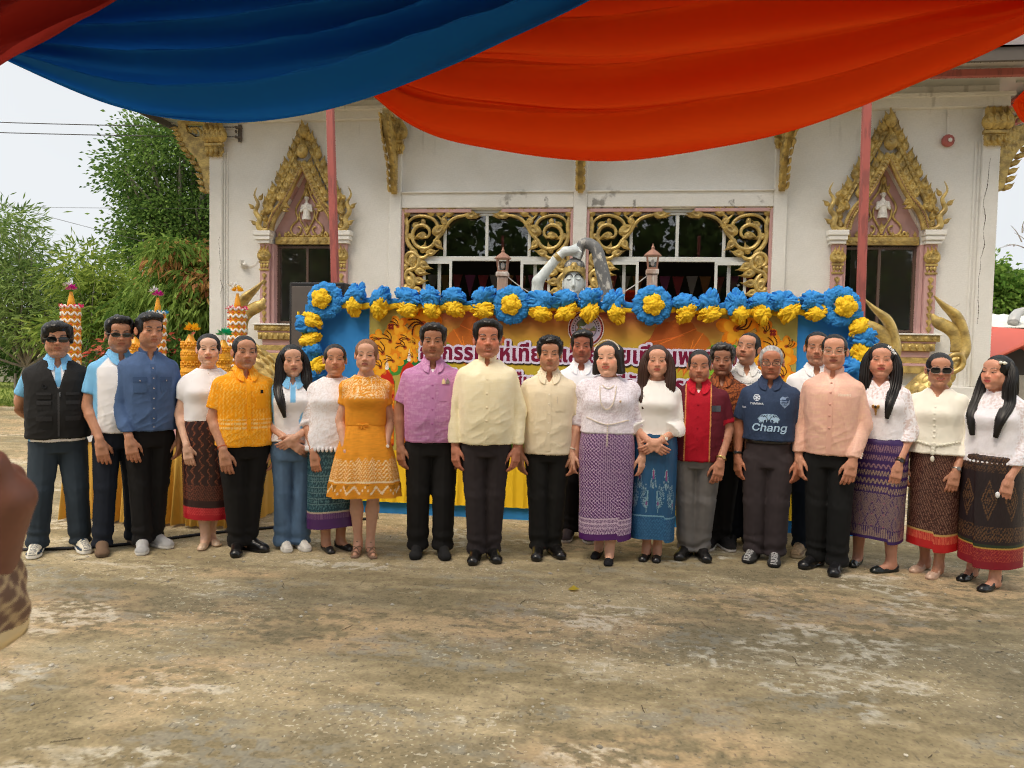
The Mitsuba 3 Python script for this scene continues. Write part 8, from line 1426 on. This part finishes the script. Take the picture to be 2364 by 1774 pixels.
tb = np.array(torso(P)); a_ = np.interp(.955*s, tb[:, 0], tb[:, 1]); b_ = np.interp(.955*s, tb[:, 0], tb[:, 2]); c_ = np.interp(.955*s, tb[:, 0], tb[:, 4]); t = np.linspace(0, 2*PI, 60, endpoint=False)
pput(P, 'belt', sweep(np.stack([(a_+.004)*np.sin(t)*(np.abs(np.sin(t))**2.3+np.abs(np.cos(t))**2.3)**(-1/2.3), -(b_+.004)*np.cos(t)*(np.abs(np.sin(t))**2.3+np.abs(np.cos(t))**2.3)**(-1/2.3)+c_, t*0+.950*s], 1), .016, 8, closed=True, flat=(.3, 1)), 'm_gloss', True, B_(36, 32, 32))
glasses(P, (.02, .018, .018), dark=False, w=.025, h=.0165, wire=.0022)
# 19
P = stand('man with receding hair in plain white polo shirt at the back', [(1.48, 5.82), (1.72, 5.98)], -8, 1.75, outs=(-18, 14), sex='m', w=1.0, belly=.2, skin=(189, 136, 108), head=(-6, 2, 0), face=dict(age=.5, long=.3, fat=.1), arms=('down', 'down'), seed=19)
hair(P, 'receding')
garment(P, 'polo_shirt', 'm_cloth', plain((234, 234, 236), .08), hem=.84, sleeve='short', sl=.75, vneck=.06); collar(P, B_(236, 236, 238), gap=.30, pt=.04)
trousers(P, denim((26, 36, 50), .3), name='jeans'); shoes(P, 'sneaker', B_(172, 150, 120), 'm_cloth', B_(190, 176, 150), B_(130, 110, 90))
# 20
P = stand('slim man in spectacles and pink stand-collar jacket', [(1.46, 5.52), (1.62, 5.37)], -22, 1.72, outs=(-26, -2), sex='m', w=.97, belly=.15, skin=(204, 148, 121), head=(4, 0, 0), face=dict(age=.4, smile=.6, long=.3, fat=-.2), arms=('down', 'front'), longsl=True, seed=20, lip=(128, 56, 52))
hair(P, 'receding'); PK = (226, 178, 160)
garment(P, 'jacket', 'm_silk', slub(PK, (236, 198, 170), .7), hem=.835, sleeve='long', vneck=.035, ease=.020, cuffr=.046); collar(P, B_(228, 184, 166), stand=True, h=.040, gap=.24, mat='m_silk')
decal(P, 'placket', sbox(-.016, .85*P.s, .018, 1.345*P.s), B_(*PK), 'm_silk', .0045); buttons(P, [z*P.s for z in (1.34, 1.275, 1.195, 1.115, 1.03)], 0, .0085, B_(214, 158, 142), off=.006, mat='m_silk'); decal(P, 'pocket_trim', unary_union([sbox(.050+.009*i, 1.252*P.s, .056+.009*i, 1.270*P.s) for i in range(9)]), B_(236, 214, 196), 'm_silk')
for i in range(3): A = P.arms[1]; pput(P, 'cuff_button', ball(A.wr-nrm(A.wr-A.el)*(.012+.016*i)+[.048, -.012, 0], .007), 'm_gloss', True, B_(216, 200, 190))
trousers(P, DARK((25, 26, 27)), r=(.098, .080, .074), amp=.008); shoes(P, 'loafer', B_(30, 30, 32)); glasses(P, (.42, .36, .26), dark=False, w=.026, h=.021, wire=.0016)
# 21
def ik21(u, q, Z, ov):
    c = lin((58, 34, 92))*np.ones(u.shape+(1,)); G_ = lin((168, 144, 118)); d = tw(u, .075)+tw(Z, .085); ring = np.abs((d*4.2) % 1-.5) < .22; c = mixc(c, G_, ring*(q > .13)*(q < .46)*.85); c = mixc(c, lin((140, 40, 104)), ((d % 2) > 1.86)*(q > .13)*(q < .46)*.95)
    for q0, q1, p in ((.47, .53, .018), (.55, .60, .026), (.63, .68, .018), (.70, .75, .030), (.78, .83, .016), (.86, .93, .014)): c = mixc(c, G_ if int(q0*100) % 2 else lin((150, 116, 128)), (q > q0)*(q < q1)*(np.abs(tw(u, p)-(q-q0)/(q1-q0)) < .30)*.8)
    return mixc(c, G_, (q < .12)*(q > .03)*(tw(u, .014) > .25+4*(q-.03))*.75)
P = stand('round-faced woman with star hair clip, white lace blouse, violet gold-patterned skirt', [(1.82, 5.62), (1.93, 5.51)], -28, 1.66, outs=(-4, -40), sex='f', w=1.10, belly=.15, skin=(204, 148, 123), head=(10, 0, 0), face=dict(fat=.9, smile=.6, age=.1), arms=('down', 'front'), seed=21, bare=.40, lip=(170, 60, 66), blush=.6)
hair(P, 'long'); s = P.s
for sx in (-1, 1): lock(P, [hl(P, sx*.058, .02, .080), hl(P, sx*.086, .012, .0), hl(P, sx*.094, -.008, -.09), (sx*.092, -.055, 1.34*s), (sx*.082, -.135 if sx > 0 else -.0, 1.25*s), (sx*.072, -.150 if sx > 0 else .07, 1.14*s)], [.022, .042, .046, .044, .036, .016], flat=(1.0, .7))
lock(P, [hl(P, 0, .085, .05), hl(P, 0, .10, -.06), (0, .115, 1.3*s), (0, .13, 1.1*s)], [.06, .07, .07, .03], flat=(1.2, .4))
garment(P, 'lace_blouse', 'm_cloth', lace((238, 238, 246), (188, 142, 122), lambda v, P: .40*np.clip(sleeve_mask(v, P)+(v[:, 2] > 1.28*P.s), 0, 1), 46, .12), hem=.975, sleeve='elbow', sl=.42, vneck=.04, neck_r=.070, ease=.016, cuffr=.050)
skirt(P, ik21, res=.0048, waist=1.0, hem=.245, hip=(.180, .140), bottom=(.170, .150), fold=.5, label=None); shoes(P, 'flat', B_(28, 32, 30))
def starp(c, R): return Polygon([(c[0]+(R if i % 2 == 0 else R*.45)*math.sin(i*PI/5), c[1]+(R if i % 2 == 0 else R*.45)*math.cos(i*PI/5)) for i in range(10)])
stars = [xf(extrude(starp((0, 0), .019).difference(starp((0, 0), .010)), .004), mat4(rotz(.75)@rotx(-.7), (a, b, c))) for a, b, c in ((.044, -.066, .098), (.062, -.050, .078), (.076, -.034, .056))]; v, f = cat(stars); pput(P, 'star_hair_clip', (hlm(P, v), f), 'm_gloss', False, B_(238, 238, 236))
dz = lambda x, z, o=.008: drape(P, [(x, z*s)], o)[0]
beads(P, [(-.060, .0, 1.395*s), (-.045, -.055, 1.36*s), (0, -.085, 1.325*s), (.045, -.055, 1.36*s), (.060, .0, 1.395*s)], .0055, B_(222, 206, 170))
pput(P, 'brooch', cat([ball(dz(0, 1.215), (.013, .006, .018)), ball(dz(-.016, 1.225), (.010, .005, .014)), ball(dz(.016, 1.225), (.010, .005, .014)), ball(dz(0, 1.19), (.008, .005, .014)), ball(dz(0, 1.168), (.006, .005, .008))]), 'm_metal', True, B_(190, 150, 84)); pput(P, 'brooch_stone', ball(dz(0, 1.222, .013), (.008, .005, .012)), 'm_gloss', True, B_(22, 20, 22))
wristband(P, 1, B_(160, 130, 84), 'm_metal', .005, .03); wristband(P, 1, B_(60, 50, 46), 'm_gloss', .009, .012, 'wristwatch', B_(30, 30, 32)); pput(P, 'earring', ball(hl(P, -.082, .004, -.034), .006), 'm_gloss', True, B_(230, 226, 218))
# 22
def ik22(u, q, Z, ov):
    c = lin((66, 36, 32))*np.ones(u.shape+(1,)); st = np.abs(((u+Z*.42) % .017)-.0085) < .0026; n = nz(np.stack([u*200, Z*160, u*0], -1), 4); c = mixc(c, lin((150, 112, 92)), st*(n > .35)*.75); h = q < .155; c = mixc(c, lin((182, 30, 32)), h*1.0); c = mixc(c, lin((214, 110, 84)), h*(q > .08)*(tw(u, .012) > .35+3*(q-.08))*.75); return mixc(c, lin((190, 150, 90)), (np.abs(q-.16) < .007)*.9)
P = stand('woman in tinted sunglasses, cream peplum blouse with silver belt and brown skirt', [(2.22, 5.57), (2.27, 5.42)], -30, 1.60, outs=(-22, -14), sex='f', w=.98, belly=.1, skin=(189, 136, 110), head=(14, 2, 0), face=dict(smile=1.0, age=.4, open=1, jaw=.2), arms=('down', 'front'), longsl=True, seed=22, bare=.42, lip=(176, 84, 78))
hair(P, 'bun', 'soft'); IV = (236, 234, 222)
garment(P, 'cream_blouse', 'm_cloth', plain(IV, .06), hem=.93, sleeve='long', vneck=.05, neck_r=.068, ease=.014, flare=.022, puff=.010, cuffr=.044, amp=.005); buttons(P, [z*P.s for z in (1.28, 1.235, 1.19, 1.145, 1.10, 1.06)], 0, .008, B_(238, 236, 226))
skirt(P, ik22, res=.0048, waist=1.0, hem=.225, hip=(.164, .128), bottom=(.168, .142), fold=.1); shoes(P, 'heel', B_(206, 174, 152))
beads(P, [tuple(drape(P, [(x, z*P.s)], .008)[0]) for x, z in ((-.150, 1.025), (-.08, 1.012), (0, .998), (.08, 1.012), (.150, 1.03))], .010, B_(216, 214, 200), 'silver_belt'); pput(P, 'belt_buckle', cat([ball(drape(P, [(0, z*P.s)], .012)[0]*[1, 1, 1], (r_, .006, r_)) for z, r_ in ((1.0, .022), (.972, .016), (.945, .018))]+[ball([0, drape(P, [(0, .945*P.s)], .012)[0][1], .90*P.s], (.013, .006, .022))]), 'm_gloss', True, B_(222, 220, 206))
glasses(P, (.30, .20, .17), w=.030, h=.023, wire=.002); wristband(P, 1, B_(190, 186, 178), 'm_metal', .006, .008, 'wristwatch', B_(120, 118, 116))
# 23
def ik23(u, q, Z, ov):
    c = lin((40, 30, 34))*np.ones(u.shape+(1,)); n = nz(np.stack([u*240, Z*160, u*0], -1), 4) > .32; G_ = lin((124, 88, 54)); d = np.abs(((u+.02) % .13)-.065)/.05+np.abs(q-.60)/.20; c = mixc(c, G_, (np.abs((d*3.1) % 1-.5) < .22)*(d < 1.05)*n*.75)
    c = mixc(c, G_, (q > .24)*(q < .37)*(np.abs(tw(u, .018)-((Z/.035) % 1)) < .28)*n*.7); c = mixc(c, G_, (q > .84)*(np.abs(tw(u, .02)-((Z/.03) % 1)) < .25)*n*.7); c = mixc(c, lin((44, 56, 38)), (q > .185)*(q < .215)*1.0); h = q < .18; c = mixc(c, lin((138, 26, 42)), h*1.0); c = mixc(c, lin((196, 96, 70)), h*(q > .07)*(np.abs(tw(u, .020)-((Z/.025) % 1)) < .28)*n*.6); return mixc(c, lin((190, 150, 70)), (np.abs(q-.184) < .006)*.9)
P = stand('woman with pearl hair clip turned sideways, lace blouse and dark red-hemmed skirt', [(2.47, 5.42), (2.50, 5.20)], -50, 1.59, outs=(-2, -6), sex='f', w=1.06, belly=.3, skin=(208, 151, 125), head=(-14, -2, 2), face=dict(fat=.5, smile=.8, age=.2), arms=(dict(k='down'), dict(k='front')), seed=23, bare=.40, lip=(184, 62, 66), blush=.6, shift=(.05, 0))
hair(P, 'long'); s = P.s
for sx in (-1, 1): lock(P, [hl(P, sx*.058, .02, .080), hl(P, sx*.084, .02, .0), hl(P, sx*.092, .0, -.09), (sx*.096, -.055, 1.34*s), (sx*.092, -.135, 1.24*s), (sx*.072, -.155, 1.10*s)], [.022, .042, .046, .044, .038, .020], flat=(1.0, .7))
lock(P, [hl(P, 0, .085, .05), hl(P, 0, .10, -.06), (0, .115, 1.3*s), (0, .13, 1.1*s)], [.06, .07, .07, .03], flat=(1.2, .4))
garment(P, 'lace_blouse', 'm_cloth', lace((238, 238, 246), (190, 146, 128), lambda v, P: .34*np.clip(sleeve_mask(v, P)+(v[:, 2] > 1.30*P.s)+(v[:, 2] < .985*P.s)*.6, 0, 1), 50, .10), hem=.91, sleeve='long', sl=.85, vneck=.0, neck_r=.062, ease=.016, cuffr=.050, flare=.008); collar(P, B_(238, 238, 244), stand=True, h=.030, gap=.16)
tq = np.array(torso(P, .026, .915*s))[0]; pput(P, 'scalloped_hem', cat([ball(p_, (.016, .012, .013), 1) for p_ in scallop(P, .916*s, (tq[1]-.004, tq[2]-.004, tq[4]), 46, .01)]), 'm_cloth', True, B_(234, 234, 240))
skirt(P, ik23, res=.0048, waist=.98, hem=.17, hip=(.182, .145), bottom=(.180, .150), fold=-.25); shoes(P, 'heel', B_(27, 27, 28))
pput(P, 'pearl_hair_clip', cat([ball(hl(P, .070-.010*abs(i-1), -.062+.022*i, .075-.002*i), .0125*P.hs) for i in range(3)]), 'm_gloss', True, B_(232, 228, 214))
A = P.arms[1]; pput(P, 'tissue', ball(A.wr+A.hd*.12+A.n*.0+[-.03, -.03, 0], (.014, .012, .022)), 'm_cloth', True, B_(240, 240, 240))
# ---------------------------------------------------------------- small things on the ground
k = thing('power_cable', 'black cable lying on the concrete behind the first men', 'cable'); scene[k] = mikit.ply(sweep(spline([(-5.4, 4.6, .012), (-4.6, 4.78, .012), (-4.05, 4.92, .012), (-3.6, 5.15, .012), (-3.25, 5.5, .012), (-2.7, 5.9, .012), (-2.0, 6.4, .012)], 80), .012, 7), 'm_black', smooth=True)
R_ = np.random.default_rng(21); N = 900; ms = []
gx, gy = R_.uniform(-5, 4.5, N), 1.9+R_.uniform(0, 1, N)**1.4*4.5
for x, y in zip(gx, gy):
    r = .003+.008*R_.uniform()**3; m = ICO[0]; v = np.array(m.vertices)*[r*R_.uniform(.8, 1.6), r*R_.uniform(.8, 1.5), r*.6]*R_.uniform(.8, 1.2, (12, 1))+[x, y, r*.35]; ms.append((v, np.array(m.faces), np.array([.42, .39, .32])*R_.uniform(.45, 1.35)))
m = catc(ms); labels['gravel'] = {'label': 'small pale pebbles scattered over the concrete yard', 'category': 'gravel', 'kind': 'stuff'}; scene['gravel'] = mikit.ply((m[0], m[1]), 'm_cloth', color=m[2])
ms = []
for i in range(60):
    x, y, a, l = R_.uniform(-4.5, 4), R_.uniform(2, 6), R_.uniform(0, PI), R_.uniform(.03, .16); q = [(x+t*l*math.cos(a)+R_.normal(0, .004), y+t*l*math.sin(a), .004) for t in np.linspace(0, 1, 4)]; ms.append((*sweep(q, .0016, 4), np.array([.10, .08, .05])*R_.uniform(.5, 3)))
m = catc(ms); labels['twigs'] = {'label': 'dry twigs and straw littered over the concrete', 'category': 'litter', 'kind': 'stuff'}; scene['twigs'] = mikit.ply((m[0], m[1]), 'm_cloth', color=m[2])
k = thing('fallen_leaf', 'yellow fallen leaf on the concrete in front of the row', 'leaf'); v = np.array([(0, 0, .006), (.028, .03, .02), (.06, .012, .008), (.03, -.022, .012), (.03, .004, .004)]); scene[k] = mikit.ply((v*1.3+[-.21, 4.72, 0], np.array([[0, 4, 1], [1, 4, 2], [2, 4, 3], [3, 4, 0]])), 'm_leaf', color=np.tile([.55, .42, .06], (5, 1)))
k = thing('charcoal_lump', 'small black lump on the sandy ground at lower left', 'stone'); scene[k] = mikit.ply(ball((-1.62, 2.28, .008), (.013, .010, .010), 1), 'm_black')
k = thing('palm_frond_strips', 'dark dry leaf strips on the ground at the lower left corner', 'leaf'); scene[k] = mikit.ply(cat([sweep([(-1.95, 2.05, .005), (-1.55, 2.02, .006)], .004, 4), sweep([(-1.75, 2.03, .006), (-1.66, 2.12, .01)], .004, 4), sweep([(-1.9, 1.98, .005), (-1.6, 1.97, .005)], .004, 4)]), 'm_black')
# ---------------------------------------------------------------- raised hand of a bystander close to the camera
K = thing('person', 'blurred raised fist and patterned sleeve of a bystander at the left edge', 'person')
Fh = Field(axis(-.92, -.52, .0046), axis(.60, .92, .0046), axis(1.10, 1.46, .0046))
W0 = np.array([-.706, .75, 1.318]); dd = nrm([-.12, .05, 1]); nn = nrm([-1, .1, .1]); w_ = nrm(np.cross(dd, nn)); at = lambda a, l, o=0: W0+dd*a+w_*l+nn*o
Fh.cone(at(-.07, 0, .01), at(.0, 0), .034, .031, .02)
for l0, l1 in ((.02, .03), (.007, .01), (-.007, -.01), (-.02, -.03)): Fh.cone(at(.0, l0), at(.070, l1*1.15, -.012), .024, .020, .012)
for i, l in enumerate((.036, .012, -.012, -.034)):
    p = at(.072, l, -.012); q = p+(dd*.30+nn*.95)*.045; r_ = q+(-dd*.85+nn*.3)*.030; e_ = r_+(-dd*.5-nn*.8)*.022
    Fh.cone(p, q, .0145, .013, .003); Fh.cone(q, r_, .013, .012, .003); Fh.cone(r_, e_, .012, .010, .003)
p = at(.02, .034, .006); q = at(.055, .052, .030); r_ = at(.072, .030, .055); Fh.cone(p, q, .019, .016, .008); Fh.cone(q, r_, .015, .012, .004)
Fh.cone((-.695, .75, 1.31), (-.650, .735, 1.375), .034, .026, .02); Fh.cone((-.650, .735, 1.375), (-.655, .715, 1.415), .020, .016, .01); Fh.cone((-.655, .715, 1.415), (-.675, .70, 1.435), .016, .012, .006)
v, f = Fh.mesh(); scene[K+'__body'] = mikit.ply((v, f), 'm_skin', smooth=True, color=lin((112, 72, 58))*(.85+.3*fbm(v*60, 3, 2))[:, None])
t = np.linspace(0, 1, 40); a = np.linspace(0, 2*PI, 60, endpoint=False); rows = []
for i, q_ in enumerate(t):
    c = at(-.018-.085*q_, 0, .010+.030*q_); r = .044+.024*np.sin(q_*PI*.62)+.003*np.sin(a*5+q_*8); rows.append(c+r[:, None]*(np.cos(a)[:, None]*w_+np.sin(a)[:, None]*nn))
G_ = np.array(rows); v, f = grid(G_, True); u = np.tile(a, 40); zz = np.repeat(t, 60); pat = np.minimum(tw(u+zz*1.2, .52), tw(u-zz*2.2, .65)); col = mixc(lin((108, 84, 70))*np.ones((len(v), 1)), lin((176, 152, 118)), smooth01(.30, .10, pat))
scene[K+'__sleeve'] = mikit.ply((v, f), 'm_cloth', smooth=True, color=col)
rim = [at(-.018, 0, .006)+(G_[0]-at(-.018, 0, .006))*k_+dd*d_ for k_, d_ in ((1, 0), (1, .004), (.93, .003), (.88, -.03))]; v, f = grid(np.array(rim), True); scene[K+'__cuff_lining'] = mikit.ply((v, f), 'm_cloth', smooth=True, color=np.tile(lin((196, 166, 110)), (len(v), 1)))
cb = at(-.103, 0, .040); hem = []
for k_, d_ in ((1.02, .010), (1.05, .0), (1.0, -.012), (.90, -.004), (.80, .03)): hem.append(cb+(G_[-1]-cb)*k_+dd*d_)
v, f = grid(np.array(hem), True); scene[K+'__sleeve_hem'] = mikit.ply((v, f), 'm_cloth', smooth=True, color=np.tile(lin((206, 184, 140)), (len(v), 1)))
lw = []
for q_ in np.linspace(0, 1, 16): c = cb-dd*(.0+.10*q_)-np.array([.05*q_, 0, 0]); lw.append(c+(G_[-1]-cb)*(.78-.30*q_))
v, f = grid(np.array(lw), True); scene[K+'__inner_sleeve'] = mikit.ply((v, f), 'm_cloth', smooth=True, color=np.tile(lin((214, 200, 170)), (len(v), 1)))
